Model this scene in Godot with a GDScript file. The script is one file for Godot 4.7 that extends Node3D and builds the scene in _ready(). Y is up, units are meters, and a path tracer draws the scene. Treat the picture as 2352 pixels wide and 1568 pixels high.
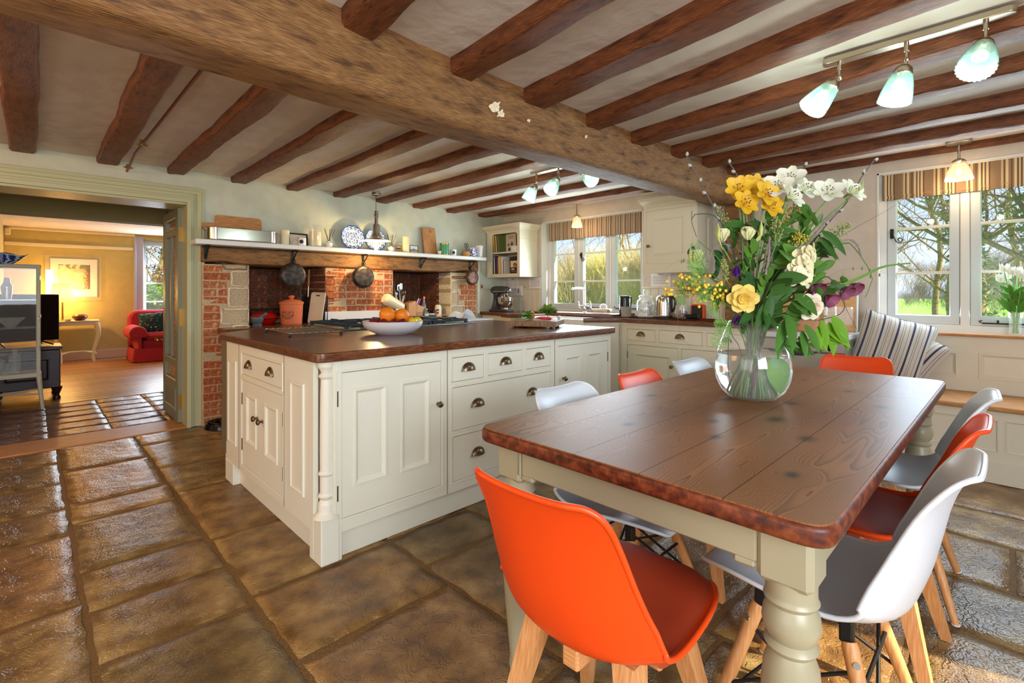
extends Node3D

var rng := RandomNumberGenerator.new()
var M := {}
var names := {}


func _ready():
	setup_view()
	make_materials()
	build_shell()
	build_fireplace()
	build_island()
	build_counters()
	build_bench()
	build_ceiling()
	build_lounge()
	build_garden()
	build_table_and_chairs()
	build_shelf_things()
	build_hearth_things()
	build_island_things()
	build_counter_things()
	build_bouquet()


func setup_view():
	rng.seed = 7
	var cam = Camera3D.new()
	cam.name = "camera"
	add_child(cam)
	cam.position = Vector3(0, 1.18, 0)
	cam.rotation_degrees = Vector3(0, 45.595, 0)
	cam.projection = Camera3D.PROJECTION_FRUSTUM
	cam.near = 0.05
	cam.far = 400.0
	cam.size = 2.0 * 0.05 * 784.0 / 1130.0
	cam.frustum_offset = Vector2(0, -0.05 * 113.2 / 1130.0)
	cam.current = true
	var we = WorldEnvironment.new()
	we.name = "surroundings"
	var e = Environment.new()
	e.background_mode = Environment.BG_SKY
	var sky = Sky.new()
	var sm = ProceduralSkyMaterial.new()
	sm.sky_top_color = Color(0.50, 0.68, 0.95)
	sm.sky_horizon_color = Color(0.86, 0.91, 0.98)
	sm.sky_curve = 0.12
	sm.ground_bottom_color = Color(0.25, 0.28, 0.18)
	sm.ground_horizon_color = Color(0.80, 0.85, 0.88)
	sm.sky_energy_multiplier = 1.0
	sm.ground_energy_multiplier = 0.6
	sky.sky_material = sm
	e.sky = sky
	e.background_energy_multiplier = 1.15
	e.tonemap_mode = Environment.TONE_MAPPER_LINEAR
	e.tonemap_exposure = 1.38
	e.sdfgi_enabled = true
	e.ssao_enabled = true
	e.ssil_enabled = true
	we.environment = e
	add_child(we)
	var sun = DirectionalLight3D.new()
	sun.name = "sun"
	add_child(sun)
	sun.look_at_from_position(Vector3(1.6, 1.15, -0.42) * 20.0, Vector3.ZERO)
	sun.light_color = Color(1.0, 0.95, 0.86)
	sun.light_energy = 3.2
	sun.light_angular_distance = 0.5
	sun.shadow_enabled = true
	# daylight from each window, and fill from behind the camera
	area_light("added_rear_fill", Vector3(-0.5, 1.15, 2.28), Vector3(-1.2, 1.0, -2.0), Vector2(2.6, 1.9), Color(1.0, 0.94, 0.86), 3.0)  # unseen source, added to brighten the room from behind
	area_light("hall_lamps", Vector3(-3.6, 2.12, 1.5), Vector3(-3.4, 0.6, -0.6), Vector2(1.6, 0.9), Color(1.0, 0.74, 0.44), 3.2)
	area_light("side_window_daylight", Vector3(1.86, 1.45, 0.3), Vector3(-2.0, 1.0, -0.6), Vector2(1.9, 1.1), Color(0.92, 0.96, 1.0), 9.0)
	area_light("wide_window_daylight", Vector3(0.0, 1.5, -4.76), Vector3(-0.4, 0.9, 0.0), Vector2(1.35, 1.0), Color(0.84, 0.93, 1.0), 2.6)
	area_light("sink_window_daylight", Vector3(-3.55, 1.4, -4.76), Vector3(-3.2, 0.9, 0.0), Vector2(1.3, 0.85), Color(0.88, 0.95, 1.0), 2.4)
	area_light("lounge_window_daylight", Vector3(-11.45, 1.4, -1.98), Vector3(-8.0, 0.3, -0.6), Vector2(0.9, 1.25), Color(0.92, 0.96, 1.0), 5.0)


func area_light(called, from, to, size, color, energy):
	var l = AreaLight3D.new()
	l.name = called
	add_child(l)
	l.area_size = size
	l.look_at_from_position(from, to)
	l.light_color = color
	l.light_energy = energy
	l.area_range = 14.0
	l.area_attenuation = 2.0
	l.shadow_enabled = true
	return l


func omni(at, color, energy, size = 0.03, called = "lamp_light"):
	var l = OmniLight3D.new()
	l.name = called
	add_child(l, true)
	l.position = at
	l.light_color = color
	l.light_energy = energy
	l.light_size = size
	l.omni_range = 12.0
	l.omni_attenuation = 2.0
	l.shadow_enabled = true
	return l


# ---------------------------------------------------------------- shapes
class B:
	var v := PackedVector3Array()
	var n := PackedVector3Array()
	var c := PackedColorArray()
	var uv := PackedVector2Array()
	var ix := PackedInt32Array()
	var col := Color.WHITE
	var xf := Transform3D.IDENTITY

	func at(p, b = Basis.IDENTITY):
		xf = Transform3D(b, p)
		return self

	func put(p, nn, t = Vector2.ZERO):
		v.append(xf * p)
		n.append((xf.basis * nn).normalized())
		c.append(col)
		uv.append(t)

	func tri(p, q, r):
		var k = v.size()
		var nn = (q - p).cross(r - p).normalized()
		put(p, nn); put(q, nn); put(r, nn)
		ix.append_array([k, k + 2, k + 1])

	func quad(p, q, r, s, t0 = Vector2(0, 1), t1 = Vector2(1, 0)):
		var k = v.size()
		var nn = ((r - p).cross(s - q)).normalized()
		put(p, nn, t0); put(q, nn, Vector2(t1.x, t0.y)); put(r, nn, t1); put(s, nn, Vector2(t0.x, t1.y))
		ix.append_array([k, k + 2, k + 1, k, k + 3, k + 2])

	# rows of points; smooth; rows run "up", points run counter-clockwise seen from outside
	func grid(rows, closed = false, flip = false):
		var nr = rows.size()
		var nc = rows[0].size()
		var k = v.size()
		var acc = PackedVector3Array()
		acc.resize(nr * nc)
		var last = nc if closed else nc - 1
		for i in nr - 1:
			for j in last:
				var j2 = (j + 1) % nc
				var a = rows[i][j]; var b = rows[i][j2]; var d = rows[i + 1][j2]; var e = rows[i + 1][j]
				var f = (d - a).cross(e - b)
				if flip: f = -f
				acc[i * nc + j] += f; acc[i * nc + j2] += f
				acc[(i + 1) * nc + j2] += f; acc[(i + 1) * nc + j] += f
				var q0 = k + i * nc + j; var q1 = k + i * nc + j2; var q2 = k + (i + 1) * nc + j2; var q3 = k + (i + 1) * nc + j
				if flip: ix.append_array([q0, q1, q2, q0, q2, q3])
				else: ix.append_array([q0, q2, q1, q0, q3, q2])
		for i in nr:
			for j in nc:
				var w = acc[i * nc + j]
				put(rows[i][j], w.normalized() if w.length_squared() > 1e-20 else Vector3.UP, Vector2(float(j) / maxf(1, nc - 1), 1.0 - float(i) / maxf(1, nr - 1)))

	func fan(ring, flip = false):
		var m = Vector3.ZERO
		for p in ring: m += p
		m /= ring.size()
		for j in ring.size():
			if flip: tri(m, ring[(j + 1) % ring.size()], ring[j])
			else: tri(m, ring[j], ring[(j + 1) % ring.size()])

	# box of size s centred on p, edges chamfered by e
	func box(p, s, e = 0.0):
		var h = s * 0.5
		if e <= 0.0:
			for a in 3:
				for sg in [-1.0, 1.0]:
					var u = Vector3.ZERO; var w = Vector3.ZERO; var o = Vector3.ZERO
					o[a] = sg * h[a]; u[(a + 1) % 3] = h[(a + 1) % 3] * sg; w[(a + 2) % 3] = h[(a + 2) % 3]
					quad(p + o - u - w, p + o + u - w, p + o + u + w, p + o - u + w)
			return self
		var k = h - Vector3(e, e, e)
		for a in 3:
			for sg in [-1.0, 1.0]:
				var u = Vector3.ZERO; var w = Vector3.ZERO; var o = Vector3.ZERO
				o[a] = sg * h[a]; u[(a + 1) % 3] = k[(a + 1) % 3] * sg; w[(a + 2) % 3] = k[(a + 2) % 3]
				quad(p + o - u - w, p + o + u - w, p + o + u + w, p + o - u + w)
		for a in 3:
			var b = (a + 1) % 3; var d = (a + 2) % 3
			for sb in [-1.0, 1.0]:
				for sd in [-1.0, 1.0]:
					var p0 = Vector3.ZERO; var p1 = Vector3.ZERO
					p0[b] = sb * h[b]; p0[d] = sd * k[d]; p1[b] = sb * k[b]; p1[d] = sd * h[d]
					var ax = Vector3.ZERO; ax[a] = k[a]
					_edge(p, p0, p1, ax)
		for sx in [-1.0, 1.0]:
			for sy in [-1.0, 1.0]:
				for sz in [-1.0, 1.0]:
					var a1 = p + Vector3(sx * h.x, sy * k.y, sz * k.z); var a2 = p + Vector3(sx * k.x, sy * h.y, sz * k.z); var a3 = p + Vector3(sx * k.x, sy * k.y, sz * h.z)
					if sx * sy * sz > 0: tri(a1, a2, a3)
					else: tri(a1, a3, a2)
		return self

	func _edge(p, p0, p1, ax):
		var a = p + p0 - ax; var b = p + p1 - ax; var d = p + p1 + ax; var e = p + p0 + ax
		if (d - a).cross(e - b).dot(p0 + p1) > 0: quad(a, b, d, e)
		else: quad(a, e, d, b)

	func bar(lo, hi, e = 0.0):
		return box((lo + hi) * 0.5, (hi - lo).abs(), e)

	func tube(path, rad, sides = 8, caps = true, flat = 1.0):
		var rows = []
		var up = Vector3.UP
		var m = path.size()
		for i in m:
			var t = (path[mini(i + 1, m - 1)] - path[maxi(i - 1, 0)]).normalized()
			if absf(t.dot(up)) > 0.95 and i == 0: up = Vector3.RIGHT
			var s = t.cross(up).normalized()
			up = s.cross(t).normalized()
			var r = rad[i] if rad is Array or rad is PackedFloat32Array else rad
			var row = []
			for j in sides:
				var a = TAU * j / sides
				row.append(path[i] + s * cos(a) * r + up * sin(a) * r * flat)
			rows.append(row)
		grid(rows, true, true)
		if caps:
			fan(rows[0]); fan(rows[m - 1], true)
		return self

	# profile: Vector2(radius, height) from bottom to top, outside surface; sharp corners are kept
	func lathe(prof, seg = 24, o = Vector3.ZERO, sx = 1.0, sz = 1.0):
		var run = []
		var m = prof.size()
		for i in m:
			run.append(prof[i])
			var cut = i == m - 1
			if i > 0 and i < m - 1:
				var d0 = (prof[i] - prof[i - 1]).normalized(); var d1 = (prof[i + 1] - prof[i]).normalized()
				if d0.dot(d1) < 0.72: cut = true
			if cut and run.size() > 1:
				var rows = []
				for q in run:
					var row = []
					for j in seg:
						var a = -TAU * j / seg
						row.append(o + Vector3(q.x * cos(a) * sx, q.y, q.x * sin(a) * sz))
					rows.append(row)
				grid(rows, true)
				run = [prof[i]]
		return self

	func ball(p, r, seg = 14, rings = 8):
		var rr = r if r is Vector3 else Vector3(r, r, r)
		var rows = []
		for i in rings + 1:
			var a = -PI / 2 + PI * i / rings
			var row = []
			for j in seg:
				var t = -TAU * j / seg
				row.append(p + Vector3(cos(a) * cos(t) * rr.x, sin(a) * rr.y, cos(a) * sin(t) * rr.z))
			rows.append(row)
		grid(rows, true)
		return self

	# flat outline in xy, extruded from z0 to z1
	func prism(poly, z0, z1):
		var pts = PackedVector2Array(poly)
		if Geometry2D.is_polygon_clockwise(pts): pts.reverse()
		var t = Geometry2D.triangulate_polygon(pts)
		for i in range(0, t.size(), 3):
			var a = pts[t[i]]; var b = pts[t[i + 1]]; var d = pts[t[i + 2]]
			if (b - a).cross(d - a) < 0:
				var s = b; b = d; d = s
			tri(Vector3(a.x, a.y, z1), Vector3(b.x, b.y, z1), Vector3(d.x, d.y, z1))
			tri(Vector3(a.x, a.y, z0), Vector3(d.x, d.y, z0), Vector3(b.x, b.y, z0))
		for i in pts.size():
			var a = pts[i]; var b = pts[(i + 1) % pts.size()]
			quad(Vector3(a.x, a.y, z0), Vector3(b.x, b.y, z0), Vector3(b.x, b.y, z1), Vector3(a.x, a.y, z1))
		return self

	# outline in xy, extruded z0..z1 with rounded-over rim on both faces
	func slab(poly, z0, z1, e):
		var pts = PackedVector2Array(poly)
		if Geometry2D.is_polygon_clockwise(pts): pts.reverse()
		var m = pts.size()
		var nr = []
		for i in m:
			var a = (pts[i] - pts[(i + m - 1) % m]).normalized(); var b = (pts[(i + 1) % m] - pts[i]).normalized()
			var q = (a + b).normalized()
			nr.append(Vector2(q.y, -q.x))
		var rows = []
		for st in [[-e, z0], [-e * 0.3, z0 + e * 0.3], [0.0, z0 + e], [0.0, z1 - e], [-e * 0.3, z1 - e * 0.3], [-e, z1]]:
			var row = []
			for i in m:
				var p = pts[i] + nr[i] * st[0]
				row.append(Vector3(p.x, p.y, st[1]))
			rows.append(row)
		grid(rows, true)
		var ins = PackedVector2Array()
		for i in m: ins.append(pts[i] - nr[i] * e)
		var t = Geometry2D.triangulate_polygon(ins)
		for i in range(0, t.size(), 3):
			var a = ins[t[i]]; var b = ins[t[i + 1]]; var d = ins[t[i + 2]]
			if (b - a).cross(d - a) < 0:
				var s = b; b = d; d = s
			tri(Vector3(a.x, a.y, z1), Vector3(b.x, b.y, z1), Vector3(d.x, d.y, z1))
			tri(Vector3(a.x, a.y, z0), Vector3(d.x, d.y, z0), Vector3(b.x, b.y, z0))
		return self

	# board w x h standing in xy with its front at z=0 and thickness t; each rect is framed by the profile (inset, depth) and closed at its last ring, or left open
	func board(w, h, t, rects, prof, fill = true):
		var xs = [0.0, w]; var ys = [0.0, h]
		for r in rects:
			xs.append(r[0]); xs.append(r[2]); ys.append(r[1]); ys.append(r[3])
		xs.sort(); ys.sort()
		for i in xs.size() - 1:
			for j in ys.size() - 1:
				if xs[i + 1] - xs[i] < 1e-5 or ys[j + 1] - ys[j] < 1e-5: continue
				var mx = (xs[i] + xs[i + 1]) * 0.5; var my = (ys[j] + ys[j + 1]) * 0.5
				var inside = false
				for r in rects:
					if mx > r[0] and mx < r[2] and my > r[1] and my < r[3]: inside = true
				if inside: continue
				quad(Vector3(xs[i], ys[j], 0), Vector3(xs[i + 1], ys[j], 0), Vector3(xs[i + 1], ys[j + 1], 0), Vector3(xs[i], ys[j + 1], 0))
				if not fill: quad(Vector3(xs[i + 1], ys[j], -t), Vector3(xs[i], ys[j], -t), Vector3(xs[i], ys[j + 1], -t), Vector3(xs[i + 1], ys[j + 1], -t))
		for r in rects:
			var pr = null
			for q in prof:
				var ring = [Vector3(r[0] + q.x, r[1] + q.x, q.y), Vector3(r[2] - q.x, r[1] + q.x, q.y), Vector3(r[2] - q.x, r[3] - q.x, q.y), Vector3(r[0] + q.x, r[3] - q.x, q.y)]
				if pr != null:
					for i in 4: quad(pr[i], pr[(i + 1) % 4], ring[(i + 1) % 4], ring[i])
				pr = ring
			if fill: quad(pr[0], pr[1], pr[2], pr[3])
		var a = Vector3(0, 0, 0); var b = Vector3(w, 0, 0); var d = Vector3(w, h, 0); var e = Vector3(0, h, 0); var z = Vector3(0, 0, -t)
		quad(a + z, b + z, b, a); quad(b + z, d + z, d, b); quad(d + z, e + z, e, d); quad(e + z, a + z, a, e)
		if fill: quad(b + z, a + z, e + z, d + z)
		return self

	func mesh():
		var arr = []
		arr.resize(Mesh.ARRAY_MAX)
		arr[Mesh.ARRAY_VERTEX] = v
		arr[Mesh.ARRAY_NORMAL] = n
		arr[Mesh.ARRAY_COLOR] = c
		arr[Mesh.ARRAY_TEX_UV] = uv
		arr[Mesh.ARRAY_INDEX] = ix
		var m = ArrayMesh.new()
		m.add_surface_from_arrays(Mesh.PRIMITIVE_TRIANGLES, arr)
		return m


func numbered(called):
	var k = names.get(called, 0)
	names[called] = k + 1
	return called if k == 0 else "%s_%03d" % [called, k]


func tag(o, label, category = "", group = ""):
	if label: o.set_meta("label", label)
	if category: o.set_meta("category", category)
	if group: o.set_meta("group", group)
	return o


func thing(called, label, category, at = Vector3.ZERO, turn = 0.0, group = ""):
	var o = Node3D.new()
	o.name = numbered(called)
	add_child(o)
	o.position = at
	o.rotation.y = turn
	return tag(o, label, category, group)


func part(called, shape, mat, parent, at = Vector3.ZERO, turn = Vector3.ZERO):
	var o = MeshInstance3D.new()
	o.name = called if parent != self else numbered(called)
	o.mesh = shape.mesh() if shape is B else shape
	o.material_override = M[mat] if mat is String else mat
	parent.add_child(o, true)
	o.position = at
	o.rotation = turn
	return o


func single(called, shape, mat, label, category, at = Vector3.ZERO, turn = 0.0, group = ""):
	return tag(part(called, shape, mat, self, at, Vector3(0, turn, 0)), label, category, group)


func struct(called, shape, mat, parent = self, at = Vector3.ZERO):
	var o = part(called, shape, mat, parent, at)
	if parent == self: o.set_meta("kind", "structure")
	return o


func struct_root(called, at = Vector3.ZERO, turn = 0.0):
	var o = Node3D.new()
	o.name = numbered(called)
	add_child(o)
	o.position = at
	o.rotation.y = turn
	o.set_meta("kind", "structure")
	return o


func dup(root, at, turn, label, group = ""):
	var base = str(root.name)
	if base.substr(base.length() - 3).is_valid_int(): base = base.substr(0, base.length() - 4)
	var r = root.duplicate()
	r.name = numbered(base)
	add_child(r)
	r.position = at
	r.rotation.y = turn
	return tag(r, label, "", group)


func V(x, y, z): return Vector3(x, y, z)


func nb(): return B.new()


func arc(n, f):
	var r = []
	for i in n + 1: r.append(f.call(float(i) / n))
	return r


func round_rect(x0, y0, x1, y1, r, k = 5):
	var p = []
	for q in [[x1 - r, y0 + r, -PI / 2], [x1 - r, y1 - r, 0.0], [x0 + r, y1 - r, PI / 2], [x0 + r, y0 + r, PI]]:
		for i in k + 1:
			var a = q[2] + PI / 2 * i / k
			p.append(Vector2(q[0] + cos(a) * r, q[1] + sin(a) * r))
	return p


func pr(list):
	var r = []
	for i in range(0, list.size(), 2): r.append(Vector2(list[i], list[i + 1]))
	return r


# ---------------------------------------------------------------- materials
func noise_image(size, freq, kind = FastNoiseLite.TYPE_SIMPLEX_SMOOTH, oct = 4, sd = 1, fractal = FastNoiseLite.FRACTAL_FBM, cell = -1):
	var f = FastNoiseLite.new()
	f.seed = sd
	f.noise_type = kind
	f.frequency = freq
	f.fractal_type = fractal
	f.fractal_octaves = oct
	if cell >= 0: f.cellular_return_type = cell
	return f.get_seamless_image(size, size, false, false, 0.15, true)


func ramp(im, stops):
	# stops: [pos, Color, ...] ; one byte per pixel in, a colour texture out
	var lut = PackedByteArray()
	for i in 256:
		var t = i / 255.0
		var k = 0
		while k + 4 < stops.size() and t > stops[k + 2]: k += 2
		var u = clampf((t - stops[k]) / maxf(1e-4, stops[k + 2] - stops[k]), 0.0, 1.0)
		var q = stops[k + 1].lerp(stops[k + 3], u)
		lut.append_array([int(q.r * 255.0), int(q.g * 255.0), int(q.b * 255.0)])
	im.convert(Image.FORMAT_L8)
	var src = im.get_data()
	var out = PackedByteArray()
	out.resize(src.size() * 3)
	for i in src.size():
		var a = src[i] * 3
		out[i * 3] = lut[a]; out[i * 3 + 1] = lut[a + 1]; out[i * 3 + 2] = lut[a + 2]
	return ImageTexture.create_from_image(Image.create_from_data(im.get_width(), im.get_height(), false, Image.FORMAT_RGB8, out))


func grey(im): return ImageTexture.create_from_image(im)


func hexc(s): return Color.html(s)


func mat(called, color, rough = 0.6, o = {}):
	var m = StandardMaterial3D.new()
	m.resource_name = called
	m.albedo_color = hexc(color) if color is String else color
	m.roughness = rough
	m.metallic = o.get("metal", 0.0)
	m.metallic_specular = o.get("spec", 0.5)
	m.vertex_color_use_as_albedo = o.get("vc", false)
	if o.has("tex") or o.has("bump"):
		m.uv1_triplanar = not o.get("uv", false)
		var s = o.get("scale", 1.0)
		m.uv1_scale = s if s is Vector3 else V(s, s, s)
		m.uv1_world_triplanar = o.get("world", false)
		m.uv1_triplanar_sharpness = 4.0
	if o.has("tex"): m.albedo_texture = o.tex
	if o.has("bump"):
		m.heightmap_enabled = true
		m.heightmap_texture = o.bump
		m.heightmap_scale = o.get("relief", 0.2)
	if o.has("rtex"):
		m.roughness_texture = o.rtex
	if o.has("detail"):
		m.detail_enabled = true
		m.detail_albedo = o.detail
		m.detail_blend_mode = BaseMaterial3D.BLEND_MODE_MUL
		m.detail_uv_layer = BaseMaterial3D.DETAIL_UV_2
		m.uv2_triplanar = true
		m.uv2_world_triplanar = o.get("world", false)
		m.uv2_triplanar_sharpness = 4.0
		var d = o.get("dscale", 1.0)
		m.uv2_scale = d if d is Vector3 else V(d, d, d)
	if o.has("coat"):
		m.clearcoat_enabled = true
		m.clearcoat = o.coat
		m.clearcoat_roughness = o.get("coat_rough", 0.1)
	if o.has("sheen"):
		m.rim_enabled = true
		m.rim = o.sheen
		m.rim_tint = 0.5
	if o.has("back"):
		m.backlight_enabled = true
		m.backlight = o.back
	if o.has("glow"):
		m.emission_enabled = true
		m.emission = o.glow
		m.emission_energy_multiplier = o.get("glow_energy", 1.0)
	if o.has("sss"):
		m.subsurf_scatter_enabled = true
		m.subsurf_scatter_strength = o.sss
	if o.get("two", false): m.cull_mode = BaseMaterial3D.CULL_DISABLED
	M[called] = m
	return m


func glass(called, color, alpha, rough = 0.02):
	var m = StandardMaterial3D.new()
	m.resource_name = called
	m.albedo_color = Color(color.r, color.g, color.b, alpha)
	m.transparency = BaseMaterial3D.TRANSPARENCY_ALPHA
	m.roughness = rough
	m.cull_mode = BaseMaterial3D.CULL_DISABLED
	if called == "pane": m.metallic_specular = 0.25
	M[called] = m


func solid_glass(called, color, ior_scale, rough = 0.0):
	var m = StandardMaterial3D.new()
	m.resource_name = called
	m.albedo_color = Color(color.r, color.g, color.b, 0.0)
	m.refraction_enabled = true
	m.refraction_scale = ior_scale
	m.roughness = rough
	M[called] = m


func make_materials():
	var S = FastNoiseLite.TYPE_SIMPLEX_SMOOTH
	var n_fine = noise_image(512, 0.06, S, 4, 3)
	var n_mid = noise_image(512, 0.018, S, 5, 5)
	var n_big = noise_image(512, 0.006, S, 4, 9)
	var n_riven = noise_image(1024, 0.004, S, 6, 21, FastNoiseLite.FRACTAL_RIDGED)
	var n_grit = noise_image(512, 0.12, S, 3, 31)
	var n_cell = noise_image(512, 0.03, FastNoiseLite.TYPE_CELLULAR, 2, 13, FastNoiseLite.FRACTAL_FBM, FastNoiseLite.RETURN_DISTANCE)
	var t_fine = grey(n_fine); var t_mid = grey(n_mid); var t_riven = grey(n_riven); var t_grit = grey(n_grit); var t_cell = grey(n_cell)
	var blotch = ramp(n_mid.duplicate(), [0.0, Color(0.5, 0.44, 0.38), 0.35, Color(0.85, 0.82, 0.8), 1.0, Color.WHITE])
	var soft = ramp(n_mid.duplicate(), [0.0, Color(0.945, 0.94, 0.93), 1.0, Color.WHITE])
	M["t_grit"] = t_grit; M["t_mid"] = t_mid; M["t_fine"] = t_fine; M["soft"] = soft; M["blotch"] = blotch
	# plaster and paint
	mat("wall_green", "cdd0bd", 0.85, {"tex": soft, "scale": 0.6, "world": true, "bump": t_mid, "relief": 0.25})
	mat("wall_warm", "d6cbbd", 0.85, {"tex": soft, "scale": 0.6, "world": true, "bump": t_mid, "relief": 0.25})
	mat("ceiling_plaster", "dcd2c6", 0.9, {"tex": soft, "scale": 0.5, "world": true, "bump": t_mid, "relief": 0.6})
	mat("white_paint", "e3e3df", 0.45)
	mat("frame_paint", "ccd5d8", 0.4)
	mat("cream_paint", "dcd4bd", 0.42, {"bump": t_grit, "scale": 2.0, "relief": 0.02})
	mat("island_paint", "ddd9c6", 0.42, {"bump": t_grit, "scale": 2.0, "relief": 0.02})
	mat("cream_gap", "6b5f48", 0.8)
	mat("door_paint", "b9b890", 0.45)
	mat("sage_paint", "7f826c", 0.4)
	mat("table_paint", "a39a7c", 0.35)
	mat("lounge_wall", "c3b374", 0.85, {"tex": soft, "scale": 0.6, "world": true})
	mat("lounge_dark", "8c8050", 0.85)
	mat("lounge_trim", "e0d6b8", 0.5)
	mat("lounge_skirting", "cfae94", 0.5)
	# stone and brick
	var stain = ramp(n_big.duplicate(), [0.0, Color(0.74, 0.68, 0.58), 0.5, Color(0.92, 0.9, 0.86), 1.0, Color.WHITE])
	var stone = ramp(n_mid.duplicate(), [0.0, hexc("6b5538"), 0.35, hexc("8f744c"), 0.65, hexc("a68c60"), 1.0, hexc("bfa67a")])
	# riven face: smooth noise cut into ledges, with grit
	var ledge = noise_image(1024, 0.0065, S, 5, 21)
	ledge.convert(Image.FORMAT_L8)
	var ld = ledge.get_data()
	var gr = noise_image(1024, 0.16, S, 2, 77).get_data()
	for i in ld.size():
		var q = ld[i] / 255.0 * 8.0
		var fl = floorf(q)
		ld[i] = int(clampf((fl + smoothstep(0.72, 1.0, q - fl)) / 8.0 * 0.86 + gr[i] / 255.0 * 0.10, 0, 1) * 255.0)
	t_riven = grey(Image.create_from_data(1024, 1024, false, Image.FORMAT_L8, ld))
	mat("flagstone", "ffffff", 0.30, {"tex": stone, "scale": 0.75, "vc": true, "bump": t_riven, "relief": 1.6, "detail": stain, "dscale": 0.9, "spec": 0.55})
	mat("grout", "9b8259", 0.8, {"tex": ramp(n_fine.duplicate(), [0.0, hexc("9c845c"), 1.0, hexc("e0cba0")]), "scale": 3.0, "bump": t_grit, "relief": 0.3})
	var brick = ramp(n_mid.duplicate(), [0.0, hexc("6f4630"), 0.28, hexc("a5603c"), 0.52, hexc("ba7248"), 0.72, hexc("cc9870"), 1.0, hexc("e6d3b8")])
	mat("brick", "ffffff", 0.85, {"tex": brick, "scale": 2.6, "vc": true, "bump": t_fine, "relief": 0.5, "detail": ramp(n_grit.duplicate(), [0.0, Color(0.55, 0.5, 0.5), 0.4, Color.WHITE, 1.0, Color.WHITE]), "dscale": 2.2})
	mat("mortar", "e8d8bc", 0.95, {"tex": ramp(n_fine.duplicate(), [0.0, hexc("a8977c"), 1.0, hexc("ffffff")]), "scale": 2.5, "bump": t_grit, "relief": 0.4})
	mat("soot_mortar", "8d7d6c", 0.95, {"tex": ramp(n_mid.duplicate(), [0.0, hexc("6e6258"), 1.0, hexc("f0e6d8")]), "scale": 1.5, "bump": t_grit, "relief": 0.4})
	mat("limestone", "fbf0da", 0.85, {"tex": ramp(n_fine.duplicate(), [0.0, hexc("b7a483"), 0.4, hexc("f0e8d6"), 1.0, hexc("ffffff")]), "scale": 1.2, "bump": t_cell, "relief": 0.3})
	mat("lounge_tile", "ffffff", 0.28, {"tex": ramp(n_mid.duplicate(), [0.0, hexc("54403a"), 0.6, hexc("85645a"), 1.0, hexc("a98878")]), "scale": 1.0, "vc": true, "bump": t_riven, "relief": 1.2})
	# woods: the grain runs along the named axis
	var streak = n_fine
	for ax in ["x", "y", "z"]:
		var sc = {"x": V(0.35, 5.0, 5.0), "y": V(5.0, 0.35, 5.0), "z": V(5.0, 5.0, 0.35)}[ax]
		var dk = {"x": V(0.7, 3.0, 3.0), "y": V(3.0, 0.7, 3.0), "z": V(3.0, 3.0, 0.7)}[ax]
		if ax != "y":
			mat("joist_" + ax, "ffffff", 0.55, {"tex": ramp(streak.duplicate(), [0.0, hexc("4a2812"), 0.35, hexc("743f1e"), 0.65, hexc("8c5029"), 1.0, hexc("a5673a")]), "scale": sc * 1.5, "bump": t_fine, "relief": 0.25, "detail": blotch, "dscale": dk * 0.8, "vc": true})
			mat("oak_beam_" + ax, "ffffff", 0.6, {"tex": ramp(streak.duplicate(), [0.0, hexc("5f3d1e"), 0.3, hexc("8a5f34"), 0.6, hexc("a27544"), 1.0, hexc("bb905a")]), "scale": sc * 1.3, "bump": t_fine, "relief": 0.3, "detail": blotch, "dscale": dk * 0.7, "vc": true})
			mat("worktop_" + ax, "ffffff", 0.26, {"tex": ramp(streak.duplicate(), [0.0, hexc("43220f"), 0.4, hexc("6e3d1e"), 0.7, hexc("8b5530"), 1.0, hexc("a87347")]), "scale": sc * 1.4, "detail": ramp(n_mid.duplicate(), [0.0, Color(0.72, 0.68, 0.65), 1.0, Color.WHITE]), "dscale": dk * 0.5, "coat": 0.25, "coat_rough": 0.2})
		mat("beech_" + ax, "ffffff", 0.45, {"tex": ramp(streak.duplicate(), [0.0, hexc("b9783f"), 0.5, hexc("d0935a"), 1.0, hexc("e0ac75")]), "scale": sc})
		mat("oak_" + ax, "ffffff", 0.5, {"tex": ramp(streak.duplicate(), [0.0, hexc("9a6030"), 0.5, hexc("ba8047"), 1.0, hexc("d09f66")]), "scale": sc * 0.8})
	mat("board_pale", "ffffff", 0.5, {"tex": ramp(streak.duplicate(), [0.0, hexc("c98f57"), 0.5, hexc("dba96f"), 1.0, hexc("e8bf8c")]), "scale": V(0.3, 4.0, 4.0)})
	mat("chopping_side", "ffffff", 0.5, {"tex": ramp(streak.duplicate(), [0.0, hexc("5a3b22"), 0.5, hexc("8a6642"), 1.0, hexc("b08a60")]), "scale": V(3.0, 0.3, 3.0)})
	mat("floorboard", "ffffff", 0.34, {"tex": ramp(streak.duplicate(), [0.0, hexc("7d4f28"), 0.5, hexc("b98048"), 1.0, hexc("d7a66c")]), "scale": V(2.0, 2.0, 0.3), "vc": true})
	mat("mahogany", "2e100d", 0.4)
	make_table_wood()
	# metals, plastics, cloth
	mat("bronze", "75664f", 0.30, {"metal": 0.9})
	mat("black_iron", "1d1c1b", 0.5, {"metal": 0.4})
	mat("steel", "c9c6c0", 0.18, {"metal": 1.0})
	mat("nickel", "b8ab98", 0.28, {"metal": 1.0})
	mat("chrome", "dcdcdc", 0.07, {"metal": 1.0})
	mat("brass", "b98a3c", 0.3, {"metal": 1.0})
	mat("copper", "8a4a38", 0.35, {"metal": 0.8})
	mat("hob_steel", "8f9796", 0.3, {"metal": 0.9})
	mat("hob_silver", "a9aba6", 0.35, {"metal": 0.75})
	mat("grate", "27323a", 0.42, {"metal": 0.3})
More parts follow.
